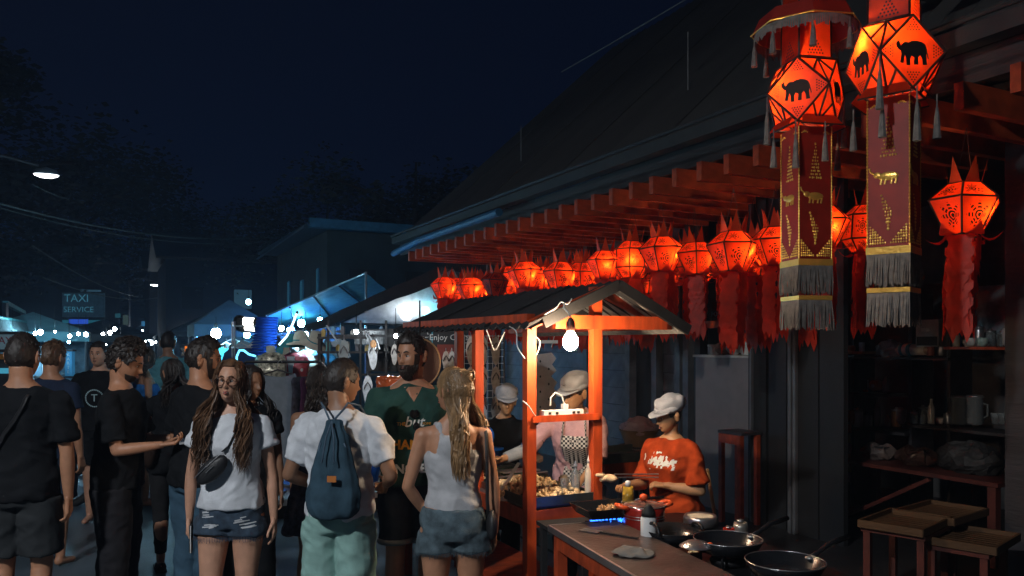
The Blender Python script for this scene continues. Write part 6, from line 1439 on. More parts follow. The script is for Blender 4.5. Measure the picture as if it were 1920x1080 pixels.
for z, xs, rn in rows_:
    for i, x in enumerate(xs): slipper(f'{wordn[i]} pale slipper of the {rn} row on the dark rack', rack, x, z-(.02 if len(xs) > 2 else 0), solem[(3 if i == 0 and rn == 'upper' else i % 3)], .8 if x > .1 else 1.15)
# shelf with small goods above
t = thing('goods_shelf', 'narrow shelf of small bright packets above the slippers', 'shelf', at(705, 660, 7.8), .12); t.location.z = 0
part('board', lambda g: g.box((0, 0, 1.66), (1.1, .2, .02)), dark_wood, t); part('board', lambda g: g.box((0, 0, 1.8), (1.1, .2, .02)), dark_wood, t)
for x in (-.54, .54): part('side', lambda g: g.box((x, .05, .92), (.03, .12, 1.84)), dark_wood, t)
gc = [(.6, .1, .15), (.6, .6, .55), (.1, .35, .35), (.1, .1, .12), (.6, .4, .1), (.5, .2, .4), (.2, .4, .6)]
r = random.Random(5)
nm = ['red', 'white', 'teal', 'black', 'yellow', 'pink', 'blue']
for i in range(22):
    zz = 1.672 if i % 2 else 1.812; x = -.5+i*.046; k = r.randrange(7); hh = r.uniform(.05, .10); q = Matrix.Rotation(.12, 3, 'Z')@Vector((x, 0, 0)); o = MB()
    pos_ = ['first', 'second', 'third', 'fourth', 'fifth', 'sixth', 'seventh', 'eighth', 'ninth', 'tenth', 'eleventh'][i//2]
    o.box((0, 0, hh/2), (.034, .05, hh)); o.box((0, -.0, hh+.006), (.02, .03, .012)); ob = o.build('packet', mat('packet '+nm[k], gc[k], .4), None, loc=(t.location.x+q.x, t.location.y+q.y, zz)); tag(ob, f'{pos_} packet from the left, small and {nm[k]}, on the {"lower" if i % 2 else "upper"} board of the goods shelf', 'packet', 'small packets on the goods shelf')
# translucent printed banner at the top
bn = thing('plastic_banner', 'greyish plastic banner hanging under the black awning', 'banner', at(700, 632, 7.7), .1)
part('sheet', lambda g: g.box((0, 0, 0), (.36, .006, .14)), mat('smoky plastic', (.25, .28, .3), .25, var=.8, vs=9), bn); part('rod', lambda g: g.cyl((-.2, 0, .07), (.2, 0, .07), .008, n=6), steel, bn)
# fan of pens and rods
for i, (x0, y0, x1, y1, lb) in enumerate([(612, 610, 632, 640, 'leftmost'), (684, 622, 697, 655, 'second'), (690, 625, 704, 655, 'third'), (705, 635, 712, 655, 'fourth')]):
    g = MB(); g.cyl(at(x0, y0, 7.5), at(x1, y1, 7.5), .008, n=6); tag(g.build('metal_rod', mat('bright rod', (.75, .8, .85), .3, .6)), f'{lb} bright slanted rod in front of the goods shelf', 'rod', 'slanted rods over the slipper rack')
t = thing('wooden_spoon', 'round wooden paddle hanging over the goods shelf', 'paddle', at(700, 645, 7.45), 0)
part('head', lambda g: g.ell((0, 0, 0), (.03, .008, .04), 14, 8), mat('warm wood', (.6, .3, .12), .5), t, True); part('handle', lambda g: g.cyl((0, 0, -.03), (.01, 0, -.12), .006, n=6), white_wire, t)
# sunglasses rack with glints, orange case
t = thing('trinket_board', 'black board dotted with small shiny trinkets beside the bearded man', 'display board', at(735, 665, 7.9), .12); t.location.z = 0
part('board', lambda g: g.box((0, 0, 1.62), (.5, .03, .3)), blackboard, t); part('leg', lambda g: g.box((-.22, .02, .75), (.03, .03, 1.5)), blackboard, t); part('leg', lambda g: g.box((.22, .02, .75), (.03, .03, 1.5)), blackboard, t)
g = MB(); r = random.Random(8)
for i in range(130): g.ell((r.uniform(-.24, .24), -.022, r.uniform(1.48, 1.76)), (r.uniform(.002, .006), .004, r.uniform(.002, .006)), 5, 4)
o = g.build('trinkets', mat('shiny trinket', (.75, .75, .75), .15, .8), t); tag(o, kind='stuff')
t = thing('price_card', 'beige card hanging left of the bearded mans head', 'card', at(757, 663, 7.2), .05); part('card', lambda g: g.box((0, 0, 0), (.09, .006, .13)), mat('beige card', (.55, .45, .38), .7), t); part('clip', lambda g: g.box((0, 0, .075), (.04, .012, .02)), steel, t)
t = thing('orange_case', 'orange plastic wrapped crate left of the bearded man', 'crate', at(738, 730, 6.6), .06)
g = MB(); g.box((0, 0, -.05), (.26, .16, .30)); me = fuse(g, .012, 2); folds(me, .008, 3, 14, 1); setmat(me, mat('orange plastic wrap', (.62, .12, .03), .2, coat=.5)); link('crate', me, t); part('base', lambda g: (g.box((0, 0, -.23), (.28, .18, .04)), g.box((0, 0, -(t.location.z+.2)/2-.1), (.05, .05, t.location.z-.25))), dark_wood, t)
for i, (px, py) in enumerate(((657, 762), (655, 745))):
    pass
t = thing('blue_bag', 'blue plastic bag hanging beside the slipper rack', 'bag', at(648, 722, 7.0), 0); g = MB(); g.ell((0, 0, 0), (.07, .05, .10), 18, 12); g.v = [tuple(Vector(v)+noise.noise_vector(Vector(v)*18)*.03) for v in g.v]; g.build('bag', mat('light blue film', (.2, .5, .65), .3), t); part('handle', lambda g: g.tube([(-.03, 0, .08), (0, 0, .17), (.03, 0, .08)], .005, 5), bluep, t)
# brown round board behind the bearded man, hat shape
p = at(787, 680, 5.4); t = thing('round_tray', 'large round wooden tray hanging behind the bearded mans head', 'tray', p, .25)
part('disc', lambda g: g.add(*(lambda n: ([(.138*math.cos(2*PI*i/n), .01, .16*math.sin(2*PI*i/n)) for i in range(n)]+[(.138*math.cos(2*PI*i/n), -.01, .16*math.sin(2*PI*i/n)) for i in range(n)], [tuple(range(n)), tuple(range(n, 2*n))[::-1]]+[(i, i+n, (i+1) % n+n, (i+1) % n) for i in range(n)]))(36)), mat('red brown wood', (.09, .03, .015), .5, var=.4, stretch=(1, 1, .2)), t)
part('rim', lambda g: g.tube([(.138*math.cos(2*PI*i/36), -.012, .16*math.sin(2*PI*i/36)) for i in range(37)], .006, 6, False), mat('light rim wood', (.45, .24, .10), .5), t, True)
part('hook', lambda g: g.tube([(0, 0, .155), (0, 0, .42)], .006, 5), black_metal, t)
# chalk boards
t = thing('chalkboard', 'long black chalkboard reading Enjoy Coffee behind the cart posts', 'sign', at(845, 633, 7.6), ANG*.3)
part('board', lambda g: g.box((0, 0, 0), (.34, .02, .17)), blackboard, t); part('frame', lambda g: (g.box((0, 0, .092), (.38, .03, .016)), g.box((0, 0, -.092), (.38, .03, .016))), dark_wood, t)
chalk = mat('chalk', (.6, .6, .6), .9); lettering('Enjoy Coffee', .078, chalk, t, (.0, -.014, .0), depth=.001)
t = thing('chalkboard', 'dark board reading loyal left of the Enjoy Coffee board', 'sign', at(786, 633, 7.7), ANG*.3)
part('board', lambda g: g.box((-.1, 0, 0), (.42, .02, .17)), blackboard, t); part('side_strip', lambda g: g.box((.13, 0, 0), (.02, .03, .17)), mat('teal strip', (.05, .3, .4), .5), t); lettering('loyal', .07, chalk, t, (.03, -.014, .01), depth=.001, rot=(PI/2, -.25, 0)); part('warm_strip', lambda g: g.box((.17, 0, 0), (.05, .03, .17)), mat('peach strip', (.6, .3, .18), .5), t)
t = thing('menu_board', 'dark red menu board with pale writing below the chalkboard', 'sign', at(850, 660, 7.5), ANG*.3)
part('board', lambda g: g.box((0, 0, 0), (.30, .02, .14)), mat('dark red board', (.2, .025, .015), .6), t); lettering('coffee', .06, mat('faded pink paint', (.5, .2, .18), .7), t, (-.02, -.014, 0), depth=.001)
g = MB(); g.bar(at(775, 617, 7.8), at(905, 617, 7.8), .04, .03); tag(g.build('board_rail', dark_wood), 'dark rail from which the chalkboards hang', 'rail')
# wire grid with slippers
t = thing('wire_grid', 'white wire grid hung with slippers behind the back post of the cart', 'display grid', at(905, 700, 7.0), .2); t.location.z = 0; wg = t
part('grid', lambda g: [g.cyl((-.16+.05*i, 0, .95), (-.16+.05*i, 0, 1.82), .003, n=4) for i in range(8)]+[g.cyl((-.16, 0, .97+.06*i), (.19, 0, .97+.06*i), .003, n=4) for i in range(15)], mat('white coated wire', (.6, .62, .62), .4), t)
for x in (-.16, .19): part('upright', lambda g: g.cyl((x, .01, 0), (x, .01, 1.84), .012, n=8), black_metal, t)
k = 0
for z in (1.68, 1.42, 1.16):
    for x in (-.11, -.0, .11): slipper(f'{["upper", "middle", "lower"][int((1.69-z)/.26)]} {["left", "centre", "right"][int((x+.12)/.11)]} slipper on the white wire grid', wg, x, z, solem[k % 3]); k += 1
for i, (px, py) in enumerate(((835, 678), (846, 678))): slipper(['left', 'right'][i]+' of two slippers under the red menu board', thing_like := wg, (px-905)/FOC*7.0*1.0, at(px, py, 7).z, solem[i], .75)

# carved white board behind pink vendor
p = at(1022, 722, 7.4); t = thing('carved_board', 'pale carved board with holes and ragged edge on the wall behind the bending vendor', 'board', p, .2)
g = MB(); out = []; r = random.Random(4)
for i in range(10): out.append((-.10, 0, -.35+.07*i))
for i in range(12): out.append((.07+(.05 if i % 2 else 0)+r.uniform(-.015, .015), 0, .30-.055*i))
g.slab(out, .02); g.build('board', mat('pale carved wood', (.4, .38, .38), .7), t)
for i in range(7): part('hole', lambda g: g.ell((-.05+.08*(i % 2), -.022, -.2+.07*i), (.008, .004, .012), 8, 5), blackboard, t)
part('top_bar', lambda g: g.box((-.0, .0, .4), (.24, .02, .03)), white_paint, t); part('wire', lambda g: g.tube([(.06, 0, .35), (.1, 0, .5), (.12, 0, .62)], .004, 5), white_wire, t)

# hanging shirts, blue side sheet and goods behind the mannequins
t = thing('side_sheet', 'blue plastic side sheet closing the clothes stall behind the mannequins', 'sheet', (0, 0, 0)); o = tarp('sheet', '', (at(488, 628, 13.2), at(640, 612, 12.8), at(640, 800, 12.8), at(488, 800, 13.2)), thin('blue sheet', (.04, .16, .5), .3), 0); o.parent = t
part('top_rope', lambda g: g.cyl(at(488, 627, 13.2), at(640, 611, 12.8), .01, n=6), steel, t)
scol = [('pale blue', (.3, .45, .55)), ('white', (.65, .66, .66)), ('navy', (.03, .05, .12)), ('coral', (.5, .14, .1)), ('teal', (.06, .3, .32)), ('beige', (.5, .42, .3)), ('grey', (.25, .27, .3))]
def hung_shirt(label, p, rz, m, w=.42, h=.6):
    t = thing('hanging_shirt', label, 'shirt', p, rz, 'shirts hanging at the clothes stall')
    g = MB(); g.slab([(-w*.25, 0, 0), (-w*.5, 0, -.08), (-w*.62, 0, -.26), (-w*.46, 0, -.3), (-w*.4, 0, -.2), (-w*.42, 0, -h), (w*.42, 0, -h), (w*.4, 0, -.2), (w*.46, 0, -.3), (w*.62, 0, -.26), (w*.5, 0, -.08), (w*.25, 0, 0), (0, 0, -.05)], .03); g.build('shirt', m, t)
    g = MB(); g.tube([(-w*.3, .015, -.01), (0, .015, .05), (w*.3, .015, -.01)], .007, 5); g.tube([(0, .015, .05), (0, .015, .12)], .004, 4); g.build('hanger', steel, t)
for i in range(9):
    nm_, c_ = scol[i % 7]; hung_shirt(f'{word_[i]} hanging shirt from the left behind the mannequins, {nm_}' if False else f'{nm_} shirt hanging {["at the left end", "second from the left", "third from the left", "fourth from the left", "in the middle", "just right of the middle", "third from the right", "second from the right", "at the right end"][i]} of the row behind the mannequins', at(470+i*19, 636+6*math.sin(i*2), 11.2), .3*math.sin(i*1.7), cloth('shirt '+nm_, c_))
g = MB(); g.cyl(at(455, 622, 11.2), at(640, 622, 11.2), .014, n=8); tag(g.build('hanging_rail', steel), 'steel rail that carries the row of shirts behind the mannequins', 'rail')
for i, (px, py, Y, k) in enumerate([(372, 640, 17, 0), (424, 648, 12.5, 4), (436, 640, 13.5, 1), (452, 650, 10.8, 2), (402, 645, 15.5, 3), (62, 650, 16.5, 0), (84, 652, 17, 1), (112, 648, 23, 4)]):
    hung_shirt(f'{scol[k][0]} shirt hanging {["near the tall man in teal", "in front of the nearest right hand tent", "beside the display stand", "low beside the looped tube", "under the lamp above the crowd", "at the nearest left tent, left one", "at the nearest left tent, right one", "at the second left tent"][i]}', at(px, py, Y), .2, cloth('shirt '+scol[k][0], scol[k][1]))
bulb('cool bulb behind the row of shirts', at(528, 616, 11.8), .035, 'cool', 320); bulb('cyan bulb at the left end of the row of shirts', at(463, 628, 11.5), .045, 'cyan', 200); bulb('bulb over the slipper rack', at(668, 622, 7.0), .018, 'white', 380); bulb('small bulb over the trinkets beside the bearded man', at(742, 630, 7.2), .016, 'white', 320)
# ============================================================ KITCHEN SHELVES
def KD(px, D, py): p = atD(px, D, py); u, d = UD(p); return u, d, p.z
ks = thing('kitchen_shelves', 'dark wall shelves of the open kitchen with crockery and jugs', 'shelf', (0, 0, 0), ANG)
SD = 6.5
uL, uR = KD(1592, SD, 600)[0], KD(1925, SD, 600)[0]
for px0, px1, py in ((1588, 1780, 668), (1772, 1915, 650), (1592, 1668, 735), (1700, 1918, 795), (1588, 1700, 800)):
    ua, _, z = KD(px0, SD, py); ub = KD(px1, SD, py)[0]; col = red_paint if py == 650 else dark_wood
    part('shelf_board', lambda g: g.box((SD+.15, (ua+ub)/2, z-.012), (.34, abs(ua-ub), .024)), col, ks)
for px in (1592, 1700, 1772, 1918): part('upright', lambda g: g.box((SD+.2, KD(px, SD, 600)[0], 1.1), (.3, .03, 2.2)), dark_wood, ks)
def kput(name, label, cat, px, D, py, fn, grp=None):
    u, d, z = KD(px, D, py); t = thing(name, label, cat, W(u, d, z), ANG, grp); fn(t); return t
glassm = mat('drinking glass', (.7, .75, .75), .05, trans=.85, var=0, bump=0)
def jug(t):
    part('body', lambda g: g.lathe([(.06, 0), (.065, .01), (.062, .2), (.07, .23)], n=20, caps=False), glassm, t, True); part('base', lambda g: g.cyl((0, 0, 0), (0, 0, .008), .062, n=20), glassm, t)
    part('handle', lambda g: g.tube([(0, -.065, .18), (0, -.11, .17), (0, -.11, .08), (0, -.065, .05)], .008, 7), glassm, t, True); part('lid', lambda g: g.lathe([(.07, .23), (.06, .245), (.01, .25)], n=20), steel, t, True)
for px, lb in ((1798, 'left'), (1828, 'right')): kput('glass_jug', f'{lb} of two tall glass jugs on the lower kitchen shelf', 'jug', px, SD+.08, 795, jug, 'glass jugs')
def cup(t): part('body', lambda g: g.lathe([(.03, 0), (.034, .005), (.042, .09)], n=16, caps=False), glassm, t, True); part('base', lambda g: g.cyl((0, 0, 0), (0, 0, .006), .03, n=16), glassm, t)
for px, lb in ((1868, 'left glass cup beside the jugs'), (1880, 'middle glass cup beside the jugs'), (1892, 'right glass cup beside the jugs')): kput('glass_cup', lb, 'cup', px, SD+.08, 795, cup, 'glass cups')
def cups_roll(t):
    part('sleeve', lambda g: g.tube([(0, .16, .055), (0, .06, .055), (0, -.04, .055), (0, -.13, .055)], [.052, .055, .05, .047], 18), mat('cream cup wall', (.7, .6, .5), .5), t, True)
    for y in (.1, .02): part('blue_band', lambda g: g.tube([(0, y+.018, .055), (0, y-.018, .055)], .0562, 18), mat('teal print', (.03, .3, .38), .5), t, True)
    part('inner_cup', lambda g: g.tube([(0, -.13, .055), (0, -.19, .055)], [.04, .03], 18), mat('brown cup end', (.35, .22, .15), .6), t)
kput('paper_cup_stack', 'stack of cream paper cups with blue bands lying on the upper kitchen shelf', 'cups', 1712, SD+.05, 667, cups_roll)
def bagpile(t):
    g = MB(); g.ell((0, 0, .06), (.10, .13, .08), 22, 14); g.v = [tuple(Vector(v)+noise.noise_vector(Vector(v)*25)*.035) for v in g.v]; g.build('film', plast, t)
    part('packets', lambda g: (g.box((0, .03, .03), (.08, .1, .05)), g.box((.01, -.05, .05), (.06, .07, .07))), mat('grey packets', (.3, .28, .3), .4), t)
kput('plastic_bag', 'shiny crumpled plastic bag left of the paper cups', 'bag', 1668, SD+.05, 667, bagpile)
kput('chopping_board', 'wooden board with small jars at the left end of the upper shelf', 'board', 1608, SD+.05, 667, lambda t: (part('board', lambda g: g.box((0, 0, .03), (.2, .26, .025)), mat('warm wood', (.6, .3, .12), .5), t), part('foot', lambda g: g.box((0, 0, .01), (.05, .2, .02)), dark_wood, t), part('steel_cup', lambda g: g.lathe([(.025, .043), (.028, .13)], (0, -.05, 0), 14), steel, t), part('clay_jar', lambda g: g.lathe([(.03, .043), (.04, .07), (.03, .10)], (0, .07, 0), 14), mat('terracotta', (.4, .14, .07), .7), t)))
kput('wire_basket', 'steel wire basket hooked at the left of the kitchen shelves', 'basket', 1618, SD-.2, 612, lambda t: (part('rods', lambda g: [g.cyl((0, -.06+.03*i, 0), (0, -.05+.03*i, .12), .003, n=4) for i in range(5)]+[g.cyl((0, -.07, .04*i), (0, .07, .04*i), .003, n=4) for i in range(4)], steel, t), part('hook', lambda g: g.tube([(0, 0, .12), (0, 0, .2)], .003, 4), steel, t)))
def roll(t):
    part('roll', lambda g: (g.tube([(-.02, 0, .05), (.06, 0, .05)], .05, 20), g.tube([(-.025, 0, .05), (-.0, 0, .05)], .03, 16)), mat('brown tape', (.4, .25, .12), .4), t, True); part('core', lambda g: g.tube([(-.03, 0, .05), (-.018, 0, .05)], .017, 14), white_paint, t, True)
kput('tape_roll', 'roll of brown tape with a white core on the small middle shelf', 'roll', 1640, SD+.03, 733, roll)
kput('knife_tray', 'thin steel tray under the tape roll', 'tray', 1628, SD, 736, lambda t: (part('tray', lambda g: g.box((0, 0, .0), (.1, .34, .006)), steel, t), part('red_clip', lambda g: g.box((0, .03, .012), (.03, .03, .02)), orh, t), part('card', lambda g: g.box((0.02, 0.02, .06), (.003, .003, .12)), white_paint, t)))
def gadget(t): part('case', lambda g: g.box((0, 0, .12), (.2, .22, .24)), mat('brushed appliance', (.35, .35, .37), .35, .6), t); part('panel', lambda g: g.box((-.102, 0, .05), (.006, .2, .08)), blackboard, t); part('spout', lambda g: g.box((-.12, 0, .15), (.05, .05, .03)), steel, t)
kput('coffee_machine', 'silver coffee machine behind the right elephant lantern fringe', 'appliance', 1752, SD+.1, 650, gadget)
kput('blue_bottle', 'blue bottle half hidden behind the long red lantern tail', 'bottle', 1795, SD+.1, 650, lambda t: (part('body', lambda g: g.lathe([(.035, 0), (.037, .15), (.015, .2), (.015, .24)], n=16), mat('glossy blue', (.01, .12, .45), .15), t, True), part('cap', lambda g: g.cyl((0, 0, .24), (0, 0, .26), .017, n=12), white_paint, t)))
kput('wall_panel', 'grey steel splash panel on the kitchen wall at the right', 'panel', 1878, 7.4, 640, lambda t: (part('sheet', lambda g: g.box((0, 0, .25), (.01, .5, .55)), mat('dull steel', (.28, .29, .3), .45, .6, var=.5), t), part('cable', lambda g: g.tube([(-.03, -.1, .5), (-.03, -.12, .3), (-.05, -.13, .12), (-.08, 0, .05), (-.08, .15, .06)], .006, 6), white_wire, t)))
for i, (px, py, lb, c) in enumerate([(1820, 650, 'small white saucer stack on the red edged shelf', (.6, .62, .6)), (1842, 650, 'pale green bowl on the red edged shelf', (.3, .42, .38)), (1890, 650, 'glass tumbler at the right end of the red edged shelf', (.6, .6, .6)), (1905, 795, 'red tin at the right end of the lower shelf', (.3, .04, .02)), (1598, 797, 'clay pot at the left end of the lower shelf', (.35, .12, .05)), (1690, 795, 'dark patterned bottle beside the lower shelf', (.2, .2, .2))]):
    kput('bowl' if i < 2 else 'jar', lb, 'bowl' if i < 2 else 'jar', px, SD+.02, py, lambda t: part('body', lambda g: g.lathe([(.02, 0), (.04, .03), (.045, .07 if i < 2 else .13), (.035, .075 if i < 2 else .15)], n=16), mat('ware %d' % i, c, .3), t, True))
# rows of crockery: every piece its own thing
r = random.Random(77); ordn = ['first', 'second', 'third', 'fourth', 'fifth', 'sixth', 'seventh', 'eighth', 'ninth', 'tenth', 'eleventh', 'twelfth']
ware = [('steel_pot', 'steel pot', steel), ('glass_jar', 'glass jar', glassm), ('tin_can', 'reddish tin', mat('reddish tin', (.3, .08, .05), .4, .3)), ('jar', 'brown jar', mat('brown glass', (.12, .05, .02), .12)), ('bottle', 'pale bottle', mat('pale bottle', (.45, .47, .45), .25)), ('bowl', 'white bowl', white_paint)]
for py, a, b, n, rn in ((667, 1735, 1775, 2, 'upper shelf beside the paper cups'), (650, 1782, 1910, 6, 'red edged shelf'), (795, 1706, 1786, 5, 'lower shelf left of the jugs'), (800, 1600, 1690, 5, 'lowest left shelf'), (735, 1652, 1668, 1, 'small middle shelf'), (795, 1903, 1916, 1, 'lower shelf at the right corner')):
    for i in range(n):
        nm_, wd, m = ware[r.randrange(6)]; hh, rr_ = r.uniform(.07, .17), r.uniform(.03, .05); px = a+(b-a)*(i+.5)/n
        if nm_ == 'bowl': hh = .06
        def fn(t):
            if nm_ == 'bowl': part('bowl', lambda g: g.lathe([(.02, 0), (rr_*1.3, hh), (rr_*1.25, hh), (.015, .01)], n=16, caps=False), m, t, True)
            elif nm_ == 'bottle': part('body', lambda g: g.lathe([(.028, 0), (.03, .01), (.03, hh), (.012, hh*1.35), (.012, hh*1.6)], n=14), m, t, True)
            else: part('body', lambda g: g.lathe([(rr_*.9, 0), (rr_, .01), (rr_, hh*.9), (rr_*.9, hh)], n=16), m, t, True); part('lid', lambda g: g.lathe([(rr_*.95, hh), (rr_*.95, hh+.012), (rr_*.3, hh+.02), (.012, hh+.035)], n=16), steel, t, True)
        kput(nm_, f'{ordn[i]} piece from the left, {wd}, on the {rn}', wd.split()[-1], px, SD+.05+.12*(i % 2), py, fn, 'crockery on the kitchen shelves')
for i in range(5):
    kput('ladle', f'{ordn[i]} steel ladle from the left hanging above the red edged shelf', 'ladle', 1800+i*22, 7.6, 585, lambda t: (part('handle', lambda g: g.cyl((0, 0, 0), (0, 0, -.22), .006, n=6), steel, t), part('scoop', lambda g: g.ell((0, 0, -.25), (.035, .04, .03), 12, 8), steel, t, True)), 'ladles on the kitchen wall')
# preparation counter with a dark cloth heap below
kt = thing('prep_table', 'dark red preparation table under the kitchen shelves', 'table', W(KD(1740, 5.9, 900)[0], 5.9), ANG)
part('table_top', lambda g: g.box((0, 0, .74), (.6, 1.5, .03)), mat('dimmed red stool paint', (.08, .012, .006), .7, var=.4), kt)  # red darkened in the colour to stand for the dim kitchen light
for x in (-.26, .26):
    for y in (-.7, .7): part('leg', lambda g: g.box((x, y, .36), (.06, .06, .72)), MAT['dimmed red stool paint'], kt)
part('brace', lambda g: g.bar((-.26, .7, .2), (-.26, -.2, .7), .03), MAT['dimmed red stool paint'], kt)
base = kt.location
for i, (dy, lb, m, rr_) in enumerate([(.45, 'pale leafy bundle at the left of the preparation table', mat('pale husk', (.12, .09, .08), .6), (.12, .14, .07)), (.1, 'plastic wrapped bundle in the middle of the preparation table', mat('wrapped bundle', (.10, .06, .055), .4), (.13, .17, .08)), (-.35, 'heap of dark patterned cloth at the right of the preparation table', mat('dark speckled cloth', (.02, .02, .02), .7, var=.9, vs=40), (.16, .26, .13))]):
    q = Matrix.Rotation(ANG, 3, 'Z')@Vector((0, dy, 0)); t = thing('bundle', lb, 'bundle', (base.x+q.x, base.y+q.y, .756), ANG); g = MB(); g.ell((0, 0, rr_[2]*.8), rr_, 24, 14); g.v = [tuple(Vector(v)+noise.noise_vector(Vector(v)*15)*.04) for v in g.v]; g.v = [(a, b, max(0, c)) for a, b, c in g.v]; g.build('bundle', m, t); part('tie', lambda g: g.tube([(rr_[0]*.6*math.cos(a), rr_[1]*.6*math.sin(a), rr_[2]*1.55) for a in [2*PI*j/16 for j in range(17)]], .006, 5, False), blackboard, t)
mp = atD(1590, 5.75, 850); t = thing('hanging_packets', 'strip of orange and pink packets hanging on the edge of the folding doors', 'packets', (mp.x, mp.y, mp.z), ANG)
for k in range(6): part('packet', lambda g: g.box((-.02, .0+.01*(k % 2), .22-.085*k), (.02, .09, .075)), mat('snack packet %d' % (k % 3), [(.5, .12, .04), (.45, .3, .12), (.4, .2, .22)][k % 3], .3), t)
darkred = mat('dimmed red stool paint', (.08, .012, .006), .7, var=.4)
# slatted trays on red stools
woodt = mat('amber wood', (.075, .034, .010), .55, var=.4, stretch=(1, .2, 1))  # amber lowered in the colour so the trays look dimly lit
def slat_tray(label, px, py, Y, w, d, rz):
    t = thing('slatted_tray', label, 'tray', at(px, py, Y), rz, 'wooden trays on red stools')
    for k in range(9): part('slat', lambda g: g.box((-w/2+w*(k+.5)/9, 0, .012), (w/9*.8, d, .008)), woodt, t)
    for s in (-1, 1): part('side', lambda g: g.box((s*w/2, 0, .02), (.016, d+.03, .045)), woodt, t); part('side', lambda g: g.box((0, s*(d/2+.01), .02), (w, .016, .045)), woodt, t)
    return t
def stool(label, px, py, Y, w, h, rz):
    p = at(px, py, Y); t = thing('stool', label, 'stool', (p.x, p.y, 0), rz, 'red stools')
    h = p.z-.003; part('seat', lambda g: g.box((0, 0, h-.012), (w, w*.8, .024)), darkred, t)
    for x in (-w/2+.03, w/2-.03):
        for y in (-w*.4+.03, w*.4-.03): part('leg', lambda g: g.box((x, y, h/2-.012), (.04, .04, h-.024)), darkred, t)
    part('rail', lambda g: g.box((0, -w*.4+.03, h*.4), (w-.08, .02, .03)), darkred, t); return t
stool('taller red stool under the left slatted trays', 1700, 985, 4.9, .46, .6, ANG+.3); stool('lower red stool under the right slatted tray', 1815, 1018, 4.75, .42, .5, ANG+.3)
slat_tray('left slatted wooden tray on the taller red stool', 1698, 984, 4.9, .5, .34, ANG+.3); slat_tray('upper slatted wooden tray stacked behind the left one', 1765, 966, 5.15, .5, .34, ANG+.2); slat_tray('right slatted wooden tray on the lower red stool', 1825, 1016, 4.75, .48, .34, ANG+.3)

# ============================================================ FAR MARKET: LEFT TENTS, SIGNS, LIGHTS
tentm = mat('dark tent cloth', (.08, .13, .15), .85, var=.3, vs=3); tentm2 = mat('teal tent cloth', (.12, .28, .32), .85, var=.3, vs=3); redtent = mat('red tent cloth', (.45, .05, .03), .8)
def tent(label, px, Y, w, z1, z2, m, goods=True, rz=ANG, seed=0):
    p = ppos(px, Y); t = thing('market_tent', label, 'tent', p, rz, 'market tents down the street'); r = random.Random(seed)
    for a in (-1, 1):
        for b in (-1, 1): part('pole', lambda g: g.cyl((a*w*.47, b*w*.47, 0), (a*w*.47, b*w*.47, z1), .03, n=6), steel, t)
    part('canopy', lambda g: g.add([(-w/2, -w/2, z1), (w/2, -w/2, z1), (w/2, w/2, z1), (-w/2, w/2, z1), (0, 0, z2), (-w/2, -w/2, z1-.22), (w/2, -w/2, z1-.22), (w/2, w/2, z1-.22), (-w/2, w/2, z1-.22)], [(0, 1, 4), (1, 2, 4), (2, 3, 4), (3, 0, 4), (5, 6, 1, 0), (6, 7, 2, 1), (7, 8, 3, 2), (8, 5, 0, 3)]), m, t)
    part('table', lambda g: (g.box((0, -w*.2, .8), (w*.85, .7, .05)), g.box((0, -w*.2-.33, .4), (w*.85, .03, .8))), mat('teal table cloth', (.05, .12, .16), .9), t)
    part('backdrop', lambda g: g.box((0, w*.3, 1.3), (w*.9, .04, 1.5)), mat('goods backdrop', (.2, .3, .38), .9, var=.9, vs=3), t)
    part('goods', lambda g: [g.box((r.uniform(-w*.4, w*.4), -w*.2+r.uniform(-.25, .25), .9+r.uniform(0, .1)), (r.uniform(.08, .25), .15, r.uniform(.1, .3))) for i in range(14)], mat('mixed goods', (.3, .35, .38), .6, var=.9, vs=4), t)
    return t
tent('pyramid tent nearest the left edge, dark teal', 62, 19, 2.4, 2.02, 2.5, tentm2, seed=1); tent('dark pyramid tent right of the taxi service sign post', 196, 34, 3.6, 2.15, 2.8, tentm, seed=2)
tent('dark tent between the two left pyramid tents', 128, 27, 3.0, 2.05, 2.45, tentm, seed=3); tent('small red canopy tent beyond the left tents', 222, 45, 3.0, 2.3, 2.75, redtent, seed=4)
tent('far tent glowing in the middle of the street', 262, 58, 4.2, 2.2, 3.0, tentm2, seed=5); tent('far tent at the right side of the street', 350, 40, 3.0, 2.1, 2.9, tentm, seed=6); tent('tent under the white shop signs', 398, 30, 3.0, 2.2, 3.0, tentm, seed=7); tent('nearest right hand tent beside the display stand', 430, 15.5, 1.4, 2.1, 2.6, tentm, seed=8)
tent('farthest tent closing the street', 300, 75, 4.5, 2.3, 3.2, tentm, seed=9)
# flat shed roof at the left edge
t = thing('stall_roof', 'long pale corrugated stall roof at the left edge', 'roof', (0, 0, 0)); a, b, c, d = at(-60, 584, 13), at(150, 622, 30), at(90, 640, 30), at(-60, 622, 12)
part('sheet', lambda g: g.slab([a, b, c, d], .02), mat('weathered roof tin', (.12, .17, .17), .6), t); part('edge', lambda g: g.cyl(a, b, .03, n=6), mat('green edge', (.06, .22, .22), .6), t)
for q in (b, d, a): part('post', lambda g: g.cyl((q.x, q.y, 0), q, .04, n=6), steel, t)
t = thing('stall_roof', 'short blue roof edge above the long stall roof at the left', 'roof', (0, 0, 0)); a, b = at(10, 568, 20), at(44, 586, 24); part('edge', lambda g: g.bar(a, b, .12, .1), mat('teal metal', (.08, .3, .35), .5), t); part('post', lambda g: g.bar((a.x, a.y, 0), a, .1, .1), steel, t); part('post', lambda g: g.bar((b.x, b.y, 0), b, .1, .1), steel, t)
